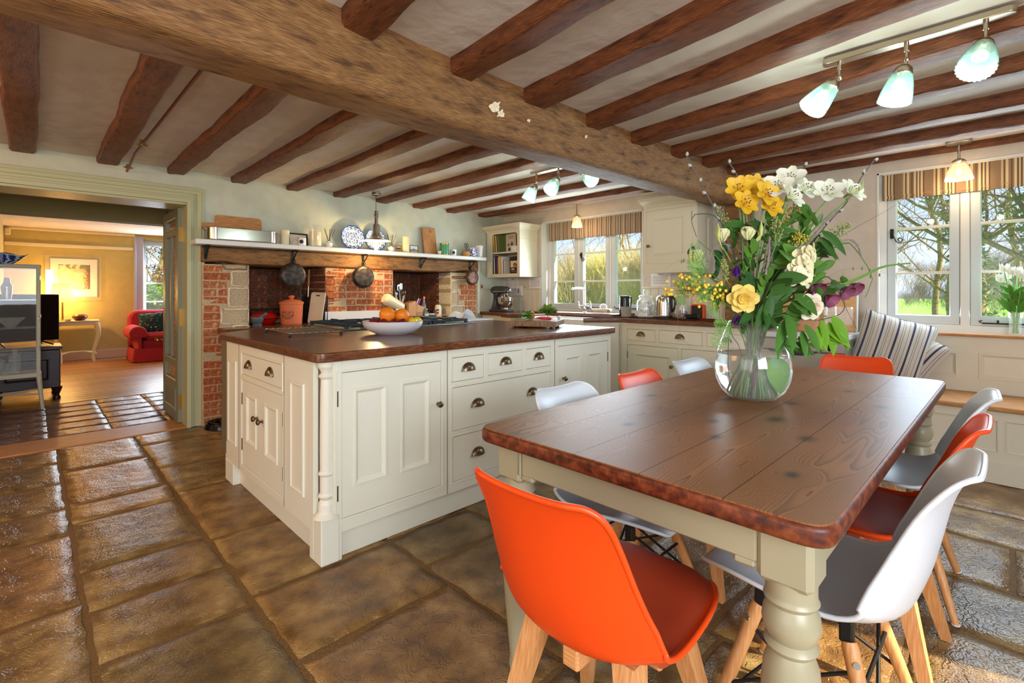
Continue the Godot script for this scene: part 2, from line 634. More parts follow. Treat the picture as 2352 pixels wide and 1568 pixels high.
	mat("pan_iron", "ffffff", 0.42, {"metal": 0.55, "tex": ramp(n_mid.duplicate(), [0.0, hexc("231d19"), 0.5, hexc("3b332d"), 1.0, hexc("5c5148")]), "scale": 2.0})
	mat("pan_copper", "ffffff", 0.42, {"metal": 0.55, "tex": ramp(n_mid.duplicate(), [0.0, hexc("3a241c"), 0.5, hexc("5c3c30"), 1.0, hexc("7a5848")]), "scale": 2.0})
	mat("white_plastic", "dcdee0", 0.35)
	mat("white_chair", "d3d7dc", 0.32, {"spec": 0.5})
	mat("orange_chair", "e8480c", 0.38)
	mat("orange_pad", "a83c1e", 0.5)
	mat("black_plastic", "151617", 0.4)
	mat("black_gloss", "0b0b0c", 0.12)
	mat("dark_grey", "3b3c3e", 0.4)
	mat("grey_board", "c9b79c", 0.5)
	mat("blue_label", "2a8ab0", 0.4)
	for q in [["b_yellow", "d9a51c"], ["b_dark", "2c2a2c"], ["b_cream", "d8cbb0"], ["b_red", "8a2a24"], ["b_green", "5a6a30"], ["b_navy", "26345c"], ["b_plum", "4a3050"], ["b_wine", "6a2634"], ["b_mint", "7fb48c"], ["b_pink", "e0a48c"], ["b_white", "dedbd2"], ["b_blue", "3a76b8"], ["grey_lilac", "a8a6b6"], ["onion_brown", "8a5634"]]: mat(q[0], q[1], 0.5)
	mat("grey_pot", "8d857b", 0.6)
	mat("white_glaze", "e6e4e0", 0.2)
	mat("bowl_glaze", "d8d2d2", 0.3)
	mat("cream_glaze", "ecdfb8", 0.25)
	mat("wax", "ecdfb6", 0.5, {"sss": 0.3})
	mat("terracotta", "d27043", 0.7, {"tex": soft, "scale": 4.0})
	mat("terracotta_pale", "c98a66", 0.6, {"tex": soft, "scale": 4.0})
	mat("red_enamel", "c8140c", 0.18)
	mat("granite", "ffffff", 0.45, {"tex": ramp(n_grit.duplicate(), [0.0, hexc("1f252b"), 0.5, hexc("46505a"), 1.0, hexc("9aa4ac")]), "scale": 6.0})
	mat("wicker", "c08a4a", 0.7)
	mat("paper", "eceae6", 0.8)
	mat("print_ink", "33343a", 0.8)
	mat("linen_white", "e9eaec", 0.9, {"sheen": 0.3})
	mat("blue_glaze", "2c4a8e", 0.2)
	mat("green_tin", "1f6b3a", 0.3)
	mat("purple_plastic", "8a2a9a", 0.3)
	mat("red_cloth", "b3202c", 0.85, {"sheen": 0.4, "bump": t_fine, "scale": 6.0, "relief": 0.1})
	mat("tv_black", "0c0c0e", 0.25)
	mat("shade_cloth", "f6dd9a", 0.8, {"back": Color(0.9, 0.7, 0.4), "glow": Color(1.0, 0.78, 0.36), "glow_energy": 0.4, "two": true})
	mat("bulb_warm", "fff2d8", 0.5, {"glow": Color(1.0, 0.86, 0.6), "glow_energy": 2.0})
	mat("bulb_cool", "f4fffd", 0.5, {"glow": Color(0.9, 1.0, 0.98), "glow_energy": 0.9})
	mat("lamp_glow", "fff2c8", 0.5, {"glow": Color(1.0, 0.88, 0.6), "glow_energy": 1.6})
	# glass
	glass("pane", Color(1, 1, 1), 0.04)
	glass("clear_glass", Color(0.97, 0.99, 0.98), 0.10)
	glass("tint_glass", Color(0.86, 0.93, 0.9), 0.14)
	glass("ribbed_cool", Color(0.72, 0.93, 0.88), 0.24, 0.1)
	glass("ribbed_warm", Color(1.0, 0.90, 0.78), 0.22, 0.1)
	glass("smoke_glass", Color(0.16, 0.15, 0.15), 0.85, 0.08)
	solid_glass("vase_glass", Color(0.97, 0.995, 0.985), 0.05)
	solid_glass("water", Color(0.95, 0.99, 0.97), 0.033)
	# food
	mat("orange_peel", "f08410", 0.4, {"bump": t_cell, "scale": 9.0, "relief": 0.12, "sss": 0.1})
	mat("plum", "6e1728", 0.25)
	mat("lemon", "e6c41c", 0.4, {"bump": t_cell, "scale": 9.0, "relief": 0.1})
	mat("lettuce", "ffffff", 0.5, {"vc": true, "back": Color(0.25, 0.4, 0.05), "two": true})
	mat("basil", "1f8a2c", 0.4, {"back": Color(0.1, 0.4, 0.05), "two": true})
	mat("chilli", "c0140e", 0.18)
	mat("onion", "c07a24", 0.35)
	# plants: petals and leaves carry their own colour per vertex
	mat("leaf", "ffffff", 0.5, {"vc": true, "two": true, "back": Color(0.45, 0.45, 0.45), "spec": 0.35})
	mat("petal", "ffffff", 0.55, {"vc": true, "two": true, "back": Color(0.5, 0.5, 0.5)})
	mat("stem", "ffffff", 0.5, {"vc": true})
	mat("bark", "ffffff", 0.9, {"tex": ramp(n_mid.duplicate(), [0.0, hexc("5a4c30"), 0.5, hexc("8c7c48"), 1.0, hexc("b8a868")]), "scale": 1.5, "vc": true})
	mat("twig", "ffffff", 0.9, {"vc": true})
	mat("turned_wood", "6a2f14", 0.3, {"coat": 0.3})
	mat("ivy", "ffffff", 0.4, {"vc": true, "two": true, "back": Color(0.3, 0.4, 0.15)})
	mat("grass", "ffffff", 0.9, {"tex": ramp(n_fine.duplicate(), [0.0, hexc("5c9a1e"), 0.5, hexc("86c42c"), 1.0, hexc("b4e04a")]), "scale": 0.25, "detail": soft, "dscale": 0.03})
	make_prints()


# knots and flame grain of the pine boards: height of a tilted field warped round each knot
func make_table_wood():
	var w = 768
	var h = 1024
	var f = FastNoiseLite.new()
	f.seed = 44
	f.frequency = 0.9
	f.fractal_octaves = 3
	var knots = []
	rng.seed = 99
	for k in [[0.30, 0.36, 0.030], [0.41, 0.55, 0.026], [0.62, 0.50, 0.022], [0.66, 0.64, 0.024], [0.80, 0.72, 0.020], [0.50, 0.22, 0.012], [0.16, 0.62, 0.018], [0.72, 0.30, 0.016], [0.60, 0.80, 0.016], [0.34, 0.83, 0.016], [0.88, 0.42, 0.020], [0.52, 0.72, 0.016], [0.24, 0.12, 0.014], [0.86, 0.88, 0.015]]:
		knots.append(k)
	var out = PackedByteArray()
	out.resize(w * h * 3)
	var c0 = hexc("3f2414"); var c1 = hexc("7d4e2c"); var c2 = hexc("a67248")
	for j in h:
		var y = float(j) / h
		for i in w:
			var x = float(i) / w
			# boards run along y (five across); the field swells along each board
			var board = floori(x * 5.0)
			var u = x * 5.0 - board - 0.5
			var g = u * (2.6 + 0.8 * sin(board * 7.1)) + f.get_noise_2d(x * 3.0 + board * 9.0, y * 1.6) * 1.5
			g = g * g * 1.4 + (y * (1.0 if board % 2 == 0 else -1.0)) * 1.7 + f.get_noise_2d(x * 14.0, y * 3.0) * 0.12
			var dark = 0.0
			for k in knots:
				var dx = (x - k[0]) * 1.05; var dy = (y - k[1]) * 1.5
				var d2 = (dx * dx + dy * dy) / (k[2] * k[2])
				if d2 < 40.0:
					var e = exp(-d2 * 0.16)
					g += e * 2.2
					dark = maxf(dark, exp(-d2 * 0.9))
			var ring = fposmod(g * 7.0, 1.0)
			ring = pow(ring, 3.0)
			var tone = 0.5 + f.get_noise_2d(x * 2.0 + 30.0, y * 2.0) * 0.7
			var q = c1.lerp(c2, clampf(tone, 0.0, 1.0)).lerp(c0, ring * 0.62)
			q = q.lerp(hexc("1d0f0a"), dark * 0.75)
			var seam = absf(u)
			if seam > 0.4935: q = q.lerp(c0, 0.7)
			var a = (j * w + i) * 3
			out[a] = int(q.r * 255.0); out[a + 1] = int(q.g * 255.0); out[a + 2] = int(q.b * 255.0)
	var t = ImageTexture.create_from_image(Image.create_from_data(w, h, false, Image.FORMAT_RGB8, out))
	mat("table_top", "ffffff", 0.40, {"tex": t, "uv": true, "spec": 0.45})
	mat("table_edge", "ffffff", 0.45, {"tex": ramp(noise_image(512, 0.03, FastNoiseLite.TYPE_SIMPLEX_SMOOTH, 4, 12), [0.0, hexc("2a1009"), 0.4, hexc("5c2612"), 0.7, hexc("7a3a1c"), 1.0, hexc("93502c")]), "scale": 2.0})


# ---------------------------------------------------------------- prints: flat pictures on blinds, cloth, paper, plates
func canvas(w, h, color): 
	var im = Image.create(w, h, false, Image.FORMAT_RGB8)
	im.fill(hexc(color) if color is String else color)
	return im


func printed(called, im, rough = 0.7, o = {}):
	o.tex = ImageTexture.create_from_image(im)
	o.uv = true
	mat(called, "ffffff", rough, o)


func stripes(im, list, period, y0 = 0, y1 = -1):
	# list: [start, width, colour ...] in pixels, repeated across
	var h = (im.get_height() if y1 < 0 else y1) - y0
	var k = 0
	while k < im.get_width():
		for i in range(0, list.size(), 3):
			im.fill_rect(Rect2i(k + list[i], y0, list[i + 1], h), hexc(list[i + 2]))
		k += period


func make_prints():
	var im = canvas(1024, 64, "8f7458")
	stripes(im, [0, 3, "4a3c34", 10, 9, "d9c39c", 22, 3, "4a3c34", 26, 6, "d9c39c", 35, 2, "3c3430", 39, 8, "cdb48c", 50, 3, "4a3c34", 92, 8, "c9b08a", 102, 3, "52443a", 108, 10, "d3bb93"], 128)
	printed("blind_wide", im, 0.9, {"back": Color(0.35, 0.3, 0.22)})
	im = canvas(1024, 64, "93745c")
	stripes(im, [0, 4, "e3dcbf", 9, 3, "4a463f", 14, 6, "a09c90", 22, 3, "e6e0c6", 30, 2, "5a5046", 48, 4, "d8d0b4", 54, 2, "4a463f", 58, 8, "b7a98c", 70, 3, "ece6d0", 76, 2, "5a5046"], 96)
	printed("blind_sink", im, 0.9, {"back": Color(0.35, 0.3, 0.25)})
	im = canvas(512, 256, "c9c0b2")
	for j in range(0, 256, 2): im.fill_rect(Rect2i(0, j, 512, 1), hexc("bdb3a4"))
	stripes(im, [10, 3, "5b6076", 34, 14, "2e3654", 70, 3, "5b6076", 84, 3, "5b6076"], 102)
	printed("cushion_cloth", im, 0.95, {"sheen": 0.3})
	im = canvas(256, 256, "12393f")
	rng.seed = 5
	for i in 90: im.fill_rect(Rect2i(rng.randi_range(0, 240), rng.randi_range(0, 250), rng.randi_range(4, 26), rng.randi_range(2, 9)), [hexc("2d8a86"), hexc("d8c9a6"), hexc("0a1f2b"), hexc("c27a4a"), hexc("1e5f78")][i % 5])
	printed("cushion_print", im, 0.9)
	# a soft portrait-free abstract in the tones of the framed picture
	im = canvas(256, 256, "f3d9b4")
	var f = FastNoiseLite.new()
	f.seed = 77
	f.frequency = 0.012
	for j in 256:
		for i in 256:
			var t = f.get_noise_2d(i, j) * 0.5 + 0.5 + (i - 128) * 0.0012
			var q = hexc("f6e2c0").lerp(hexc("e0a86c"), clampf(t * 1.4 - 0.3, 0, 1))
			if i > 200: q = q.lerp(hexc("6a4a34"), clampf((i - 200) / 40.0 + f.get_noise_2d(i * 3, j * 3), 0, 1))
			if j < 40 and t > 0.45: q = hexc("6f7a3a")
			im.set_pixel(i, j, q)
	printed("art_print", im, 0.5)
	# blue and white plate: rings and sprigs
	im = canvas(256, 256, "e9edf0")
	for j in 256:
		for i in 256:
			var d = Vector2(i - 128, j - 128)
			var r = d.length() / 128.0
			var a = d.angle()
			var k = 0.0
			if r > 0.93: k = 1.0
			elif r > 0.66: k = 1.0 if sin(a * 14.0 + sin(r * 40.0) * 1.6) + f.get_noise_2d(i * 6, j * 6) * 1.6 > 0.2 else 0.15
			elif r > 0.60: k = 0.05
			else: k = clampf(0.45 + f.get_noise_2d(i * 5, j * 5) * 2.2 + (0.3 if r > 0.5 else 0.0), 0.0, 1.0) * (1.0 if absf(d.y) < 60 else 0.3)
			im.set_pixel(i, j, hexc("e9edf0").lerp(hexc("2b4fa0"), k))
	printed("plate_print", im, 0.18)
	im = canvas(128, 64, "e9edf0")
	for j in 64:
		for i in 128:
			if f.get_noise_2d(i * 7, j * 7) > 0.02: im.set_pixel(i, j, hexc("2b4696"))
	printed("jar_print", im, 0.2)
	im = canvas(64, 96, "1d7a48")
	for j in range(4, 96, 7): im.fill_rect(Rect2i(0, j, 64, 2), hexc("5cae7c"))
	im.fill_rect(Rect2i(0, 0, 64, 6), hexc("c8b070"))
	im.fill_rect(Rect2i(0, 88, 64, 6), hexc("c8b070"))
	printed("tin_print", im, 0.3)
	# notices: title and lines of type too small to read
	for k in 3:
		im = canvas(128, 96, "ebe7e8")
		rng.seed = 40 + k
		im.fill_rect(Rect2i(48 if k != 1 else 10, 8, 34, 4), hexc("3c3a44"))
		for j in range(20, 84, 11):
			var x = rng.randi_range(8, 16)
			while x < 112:
				var wd = rng.randi_range(4, 13)
				im.fill_rect(Rect2i(x, j, mini(wd, 116 - x), 3), hexc("4a4852"))
				x += wd + 3
		printed("notice_%d" % k, im, 0.8)
	# covers with a photograph-like block
	im = canvas(128, 160, "cfc3b6")
	im.fill_rect(Rect2i(30, 16, 70, 8), hexc("b08a50")); im.fill_rect(Rect2i(34, 30, 62, 8), hexc("b08a50"))
	for q in [[34, 92, 13, "6b6a3a"], [78, 88, 18, "7a4a34"], [44, 134, 16, "5a3a2c"], [88, 134, 16, "8a5a44"]]: blob(im, q[0], q[1], q[2], hexc(q[3]))
	printed("cover_pale", im, 0.4)
	im = canvas(128, 128, "e0c49c")
	im.fill_rect(Rect2i(0, 66, 128, 62), hexc("3a2a24"))
	blob(im, 64, 44, 22, hexc("4a2c20")); blob(im, 64, 50, 15, hexc("c88a68"))
	im.fill_rect(Rect2i(14, 78, 44, 12), hexc("e8dcc8")); im.fill_rect(Rect2i(14, 102, 100, 5), hexc("b89a78"))
	printed("cover_dark", im, 0.4)
	im = canvas(128, 128, "dfe9f4")
	im.fill_rect(Rect2i(0, 62, 128, 24), hexc("6f8a8c")); im.fill_rect(Rect2i(0, 86, 128, 42), hexc("c8a868")); im.fill_rect(Rect2i(40, 52, 40, 12), hexc("4a5a4a"))
	printed("view_print", im, 0.5)
	im = canvas(128, 96, "e4d6c0")
	rng.seed = 61
	for i in 26: im.fill_rect(Rect2i(rng.randi_range(14, 104), rng.randi_range(20, 76), rng.randi_range(3, 14), 2), hexc("a8402c"))
	printed("sketch_print", im, 0.6)
	im = canvas(96, 96, "cfa878")
	im.fill_rect(Rect2i(20, 38, 56, 18), hexc("6a4a30"))
	for i in 30: im.fill_rect(Rect2i(48 - i, 14 + i, i * 2, 1), hexc("e8d2a8"))
	im.fill_rect(Rect2i(24, 44, 48, 8), hexc("2c211a"))
	printed("card_print", im, 0.7)


func blob(im, x, y, r, color):
	for j in range(-r, r + 1):
		var w = int(sqrt(r * r - j * j))
		im.fill_rect(Rect2i(x - w, y + j, w * 2, 1), color)


# ---------------------------------------------------------------- the room
const XF = -5.06    # fireplace wall
const ZW = -4.79    # window wall
const CEIL = 2.24
const XR = 2.0
const ZB = 2.4


func stone_piece(x0, x1, z0, z1, y, seed_at, rough_amp = 0.004):
	# one riven slab: edges wander, rim drops, top is uneven
	var b = nb()
	var f = FastNoiseLite.new()
	f.seed = seed_at
	f.frequency = 2.2
	f.fractal_octaves = 4
	var nx = clampi(int((x1 - x0) / 0.04), 5, 16); var nz = clampi(int((z1 - z0) / 0.04), 5, 16)
	var cx = (x0 + x1) * 0.5; var cz = (z0 + z1) * 0.5
	var rows = []
	var top = y
	for i in range(-1, nz + 2):
		var row = []
		for j in range(-1, nx + 2):
			var u = clampf(float(j) / nx, 0, 1); var w = clampf(float(i) / nz, 0, 1)
			var x = lerpf(x0, x1, u); var z = lerpf(z0, z1, w)
			var e = minf(minf(u * (x1 - x0), (1 - u) * (x1 - x0)), minf(w * (z1 - z0), (1 - w) * (z1 - z0)))
			var wob = f.get_noise_2d(x * 2.5 + 40, z * 2.5) * 0.011
			var wob2 = f.get_noise_2d(x * 2.5, z * 2.5 + 90) * 0.011
			if u <= 0.0 or u >= 1.0: x += wob
			if w <= 0.0 or w >= 1.0: z += wob2
			var h = top + f.get_noise_2d(x, z) * rough_amp * 1.6 + absf(f.get_noise_2d(x * 4.0, z * 4.0)) * rough_amp - exp(-e * 90.0) * 0.006
			if j < 0 or j > nx or i < 0 or i > nz: h = top - 0.03
			row.append(V(x - cx, h, z - cz))
		rows.append(row)
	b.col = Color.WHITE
	rows.reverse()
	b.grid(rows)
	return [b, V(cx, 0, cz)]


func slab_tone(k):
	var t = [Color(0.95, 0.86, 0.70), Color(0.80, 0.76, 0.66), Color(0.86, 0.72, 0.52), Color(1.0, 0.92, 0.78), Color(0.72, 0.70, 0.58), Color(0.92, 0.76, 0.62)]
	return t[k % t.size()]


func lay(parent, called, x0, x1, z0, z1, matname, tone, k, gap = 0.011, y = 0.0):
	var s = stone_piece(x0 + gap, x1 - gap, z0 + gap, z1 - gap, y, k)
	for i in s[0].c.size(): s[0].c[i] = tone
	part(called, s[0], matname, parent, s[1])


func build_shell():
	# floor bed, then flagstones laid in strips along x
	var fl = struct_root("floor")
	part("grout", nb().box(V((XF + XR) / 2 - 0.1, -0.032, (ZW + ZB) / 2), V(XR - XF + 0.6, 0.05, ZB - ZW + 0.4)), "grout", fl)
	rng.seed = 31
	var strips = [[-0.145, 0.31, [-5.06, -4.64, -4.14, -3.64, -3.23, -2.48, -1.85, -1.2, -0.6, 0.1, 0.7, 1.4, 2.0]],
		[-0.61, -0.145, [-5.06, -4.37, -3.645, -3.36, -2.745, -2.386, -2.025, -1.4, -0.95, -0.3, 0.3, 0.9, 1.5, 2.0]],
		[-1.22, -0.61, [-5.06, -4.7, -4.008, -3.47, -2.69, -2.075, -1.604, -1.0, -0.42, 0.2, 0.9, 2.0]],
		[-1.70, -1.22, [-5.06, -3.4, -2.6, -2.09, -1.78, -1.24, -0.7, -0.1, 0.6, 1.2, 2.0]]]
	var z = 0.31
	while z < ZB - 0.2:
		strips.append([z, minf(z + 0.6, ZB), null]); z += 0.6
	for q in [[-2.32, -1.70], [-2.75, -2.32], [-3.24, -2.75], [-3.68, -3.24], [-4.3, -3.68], [-4.79, -4.3]]:
		strips.append([q[0], q[1], [-5.06, -3.9, -2.8, -2.2, -1.75, -1.2, -0.75, -0.25, 0.28, 0.8, 1.3, 2.0] if q[0] > -2.5 else null])
	var k = 0
	for s in strips:
		var cuts = s[2]
		if cuts == null:
			cuts = [XF]
			while cuts[-1] < XR - 0.5: cuts.append(cuts[-1] + rng.randf_range(0.42, 0.72))
			cuts[-1] = XR
		for i in cuts.size() - 1:
			k += 1
			lay(fl, "flagstone", cuts[i], cuts[i + 1], s[0], s[1], "flagstone", slab_tone(k * 7 + rng.randi_range(0, 3)) * rng.randf_range(0.82, 1.05), 100 + k)
	# fireplace wall: over the doorway, over the hearth, beside it
	var t = 0.34
	var w = nb()
	w.bar(V(XF - t, 1.965, -1.01), V(XF, 2.6, 0.72))
	w.bar(V(XF - t, 0, 0.72), V(XF, 2.6, ZB + 0.3))
	w.bar(V(XF - t, 1.565, -4.27), V(XF, 2.6, -1.01))
	w.bar(V(XF - t, 0, ZW - 0.3), V(XF, 2.6, -4.27))
	w.bar(V(XF - t, 0, -1.09), V(XF - 0.02, 1.6, -1.01))
	struct("wall_left", w, "wall_green")
	# window wall with two openings
	w = nb()
	var zo = ZW - 0.32
	for q in [[-5.4, -4.34, 0, 2.6], [-4.34, -2.84, 0, 0.915], [-4.34, -2.84, 2.09, 2.6], [-2.84, -0.76, 0, 2.6], [-0.76, 0.74, 0, 0.875], [-0.76, 0.74, 2.115, 2.6], [0.74, XR + 0.3, 0, 2.6]]:
		w.bar(V(q[0], q[2], zo), V(q[1], q[3], ZW))
	struct("wall_back", w, "wall_warm")
	# walls behind the camera, each with the opening the daylight comes through
	w = nb()
	for q in [[ZW - 0.3, -2.75, 0, 2.6], [-2.75, -1.35, 0, 0.95], [-2.75, -1.35, 2.1, 2.6], [-1.35, -0.6, 0, 2.6], [-0.6, 1.3, 0, 0.9], [-0.6, 1.3, 2.05, 2.6], [1.3, ZB + 0.3, 0, 2.6]]:
		w.bar(V(XR, q[2], q[0]), V(XR + 0.3, q[3], q[1]))
	struct("wall_right", w, "wall_warm")
	w = nb()
	for q in [[-5.4, -1.9, 0, 2.6], [-1.9, 0.9, 2.1, 2.6], [0.9, XR + 0.3, 0, 2.6]]:  # wide unseen opening added here to let sky light in
		w.bar(V(q[0], q[2], ZB), V(q[1], q[3], ZB + 0.3))
	struct("wall_front", w, "wall_warm")
	struct("ceiling", nb().bar(V(XF - 0.3, CEIL, ZW - 0.3), V(XR + 0.3, CEIL + 0.3, ZB + 0.3)), "ceiling_plaster")
	# architrave round the lounge doorway: three steps
	var tr = struct_root("trim_1")
	var a = nb()
	for q in [[0.132, 0.0, 0.022], [0.105, 0.018, 0.034], [0.05, 0.018, 0.026], [0.03, 0.012, 0.040]]:
		a.bar(V(XF, 0, -0.977 - q[0]), V(XF + q[2], 1.962 + q[0], -0.977 - q[0] + 0.04 - q[1] * 0.5), 0.003)
		a.bar(V(XF, 1.962 + q[0] - 0.0403 + q[1] * 0.5, -0.9773 - q[0]), V(XF + q[2] + 0.0007, 1.9623 + q[0], 0.72 + q[0]), 0.003)
	a.bar(V(XF, 0, -1.107), V(XF + 0.016, 2.0, -0.977))
	a.bar(V(XF, 1.9613, -1.1065), V(XF + 0.0166, 2.0915, 0.82))
	part("architrave", a, "door_paint", tr)
	part("jamb_lining", nb().bar(V(XF - 0.36, 0, -1.012), V(XF + 0.012, 1.965, -0.977), 0.004).bar(V(XF - 0.3595, 1.94, -1.0), V(XF + 0.0113, 1.9663, 0.72), 0.004), "door_paint", tr)
	kitchen_window("window_1", -4.34, -2.84, 0.915, 2.09, -4.95, [1.666, 1.317], 0.02)
	kitchen_window("window_2", -0.76, 0.74, 0.885, 2.115, -4.87, [1.673, 1.327], 0.045)
	# tongue and groove boarding below the notices, with its cap
	for q in [["trim_2", -5.05, -4.345], ["trim_3", -2.835, -1.45]]:
		var bd = struct_root(q[0])
		var n = int(ceil((q[2] - q[1]) / 0.098))
		for i in n:
			var x0 = q[1] + i * (q[2] - q[1]) / n
			part("board", nb().bar(V(x0 + 0.0015, 0.88, ZW), V(x0 + (q[2] - q[1]) / n - 0.0015, 1.222, ZW + 0.014), 0.004), "cream_paint", bd)
		part("cap_rail", nb().bar(V(q[1], 1.220, ZW), V(q[2], 1.236, ZW + 0.026), 0.004), "cream_paint", bd)
	var bd2 = struct_root("trim_4")
	for i in 4:
		var z0 = -4.285 - i * 0.125
		part("board", nb().bar(V(XF, 0.88, z0 - 0.122), V(XF + 0.016, 1.218, z0), 0.004), "cream_paint", bd2)
	part("cap_rail", nb().bar(V(XF, 1.216, ZW), V(XF + 0.03, 1.232, -4.28), 0.004), "cream_paint", bd2)
	part("edge_post", nb().bar(V(XF, 0.88, -4.30), V(XF + 0.03, 1.216, -4.275), 0.004), "cream_paint", bd2)
	# oak post that carries the main beam against the window wall
	single("oak_post", nb().bar(V(-1.90, 0.0, ZW), V(-1.68, 2.0, ZW + 0.14), 0.012), "oak_beam_x", "reddish oak post standing against the window wall under the end of the main beam", "post")


func kitchen_window(called, x0, x1, y0, y1, zf, bars, mull):
	var wroot = struct_root(called)
	var fr = nb()
	fr.at(V(x0, y0, zf + 0.035))
	var w = x1 - x0; var h = y1 - y0
	var m = 0.052
	var cw = (w - m * 2 - mull * 2) / 3.0
	var holes = []
	for i in 3:
		var a = m + i * (cw + mull)
		holes.append([a, m, a + cw, h - 0.045])
	fr.board(w, h, 0.09, holes, [Vector2(0, 0), Vector2(0.006, -0.012), Vector2(0.006, -0.09)], false)
	part("window_frame", fr, "white_paint", wroot)
	# sloping reveals and board
	part("reveal_lining", nb().bar(V(x0 - 0.001, y0, zf + 0.03), V(x0 + 0.012, y1, ZW + 0.004)).bar(V(x1 - 0.012, y0, zf + 0.03), V(x1 + 0.001, y1, ZW + 0.004)).bar(V(x0, y1 - 0.012, zf + 0.03), V(x1, y1 + 0.001, ZW + 0.004)), "white_paint", wroot)
	for i in 3:
		var a = x0 + holes[i][0] + 0.008; var b = x0 + holes[i][2] - 0.008
		var c = y0 + holes[i][1] + 0.006; var d = y0 + holes[i][3] - 0.006
		var s = nb()
		s.at(V(a, c, zf + 0.03))
		var st = 0.05
		s.board(b - a, d - c, 0.045, [[st, st + 0.01, b - a - st, d - c - st]], [Vector2(0, 0), Vector2(0.006, -0.014), Vector2(0.006, -0.045)], false)
		var sash = part("casement", s, "frame_paint", wroot)
		var gl = [c + st + 0.01] 
		for q in [bars[1], bars[0]]: gl.append(q)
		gl.append(d - st)
		for q in bars:
			part("glazing_bar", nb().bar(V(a + st - 0.002, q - 0.010, zf - 0.012), V(b - st + 0.002, q + 0.010, zf + 0.026), 0.004), "white_paint", sash)
		for j in 3:
			part("pane", nb().bar(V(a + st - 0.004, gl[j] - 0.002, zf + 0.002), V(b - st + 0.004, gl[j + 1] + 0.002, zf + 0.006)), "pane", sash)
		if i != 1 or called == "window_1":
			if i == 1 or called == "window_2":
				var hx = a + st * 0.55
				var hd = nb()
				hd.bar(V(hx - 0.011, 1.60, zf + 0.03), V(hx + 0.011, 1.675, zf + 0.04), 0.002)
				hd.tube([V(hx, 1.65, zf + 0.04), V(hx, 1.648, zf + 0.066)], 0.008, 8)
				var p = arc(10, func(u): return V(hx + 0.002 + u * 0.03, 1.645 - u * 0.075, zf + 0.066))
				for k in 16:
					var an = -PI / 2 + k * 0.42
					var rr = 0.020 * (1.0 - k / 22.0)
					p.append(V(hx + 0.052 + cos(an) * rr, 1.585 + sin(an) * rr, zf + 0.066))
				hd.tube(p, 0.0042, 6)
				part("curled_handle", hd, "black_iron", sash)
		if i > 0:
			var hs = nb()
			hs.bar(V(a + 0.06, c + 0.012, zf + 0.03), V(b - 0.07, c + 0.022, zf + 0.05), 0.002)
			hs.tube([V(a + 0.14, c + 0.017, zf + 0.04), V(a + 0.14, c + 0.04, zf + 0.045)], 0.006, 6)
			hs.tube([V(a + 0.055, c + 0.02, zf + 0.045), V(a + 0.045, c + 0.032, zf + 0.055), V(a + 0.06, c + 0.036, zf + 0.05)], 0.004, 6)
			part("casement_stay", hs, "black_iron", sash)
	return wroot


# ---------------------------------------------------------------- fireplace
var brick_kinds := []
var half_kinds := []


func brick_mesh(len, seed_at, tone, h = 0.063, d = 0.10):
	var b = nb()
	b.col = tone
	b.box(V(0, 0, -d / 2), V(len, h, d), 0.004)
	var f = FastNoiseLite.new()
	f.seed = seed_at
	f.frequency = 9.0
	for i in b.v.size():
		var p = b.v[i]
		b.v[i] = p + V(f.get_noise_3dv(p), f.get_noise_3dv(p + V(5, 1, 2)), f.get_noise_3dv(p + V(1, 7, 3)) * 1.3) * 0.005
	return b.mesh()


func make_bricks():
	var tones = [Color(1, 0.95, 0.9), Color(1.05, 0.8, 0.65), Color(0.85, 0.62, 0.5), Color(1.15, 1.05, 0.98), Color(0.95, 0.7, 0.55), Color(1.1, 0.88, 0.75)]
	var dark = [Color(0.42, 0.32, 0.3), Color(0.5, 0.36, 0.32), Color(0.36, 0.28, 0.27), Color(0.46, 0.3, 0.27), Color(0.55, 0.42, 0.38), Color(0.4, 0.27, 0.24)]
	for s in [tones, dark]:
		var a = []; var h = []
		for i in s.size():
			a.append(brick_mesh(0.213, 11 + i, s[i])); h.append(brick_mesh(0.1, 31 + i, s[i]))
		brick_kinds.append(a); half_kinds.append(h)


# courses over a w x h face; org is its lower left, turn its yaw; keep(x, y) drops bricks where stones stand
func lay_bricks(parent, org, turn, w, h, dark, sd, span = null):
	rng.seed = sd
	var ba = Basis(Vector3.UP, turn)
	var y = 0.034
	var r = 0
	while y < h:
		var x = -0.11 if r % 2 == 0 else 0.0
		var n = 0
		while x < w - 0.02:
			var half = (r % 3 == 1 and n % 2 == 1) or (x < 0 and x + 0.11 < 0.001)
			var full = 0.112 if half else 0.225
			var lim = Vector2(0, w) if span == null else span.call(y)
			var a = maxf(x, lim.x); var e = minf(x + full - 0.011, lim.y)
			if e - a > 0.025:
				var kinds = half_kinds[dark] if (e - a) < 0.14 else brick_kinds[dark]
				var o = part("brick", kinds[rng.randi() % kinds.size()], "brick", parent, org + ba * V((a + e) / 2, y + rng.randf_range(-0.002, 0.002), rng.randf_range(0.0, 0.007)), V(0, turn, rng.randf_range(-0.008, 0.008)))
				o.scale = V((e - a) / (0.1 if (e - a) < 0.14 else 0.213), 1, 1)
			x += full
			n += 1
		y += 0.0715
		r += 1


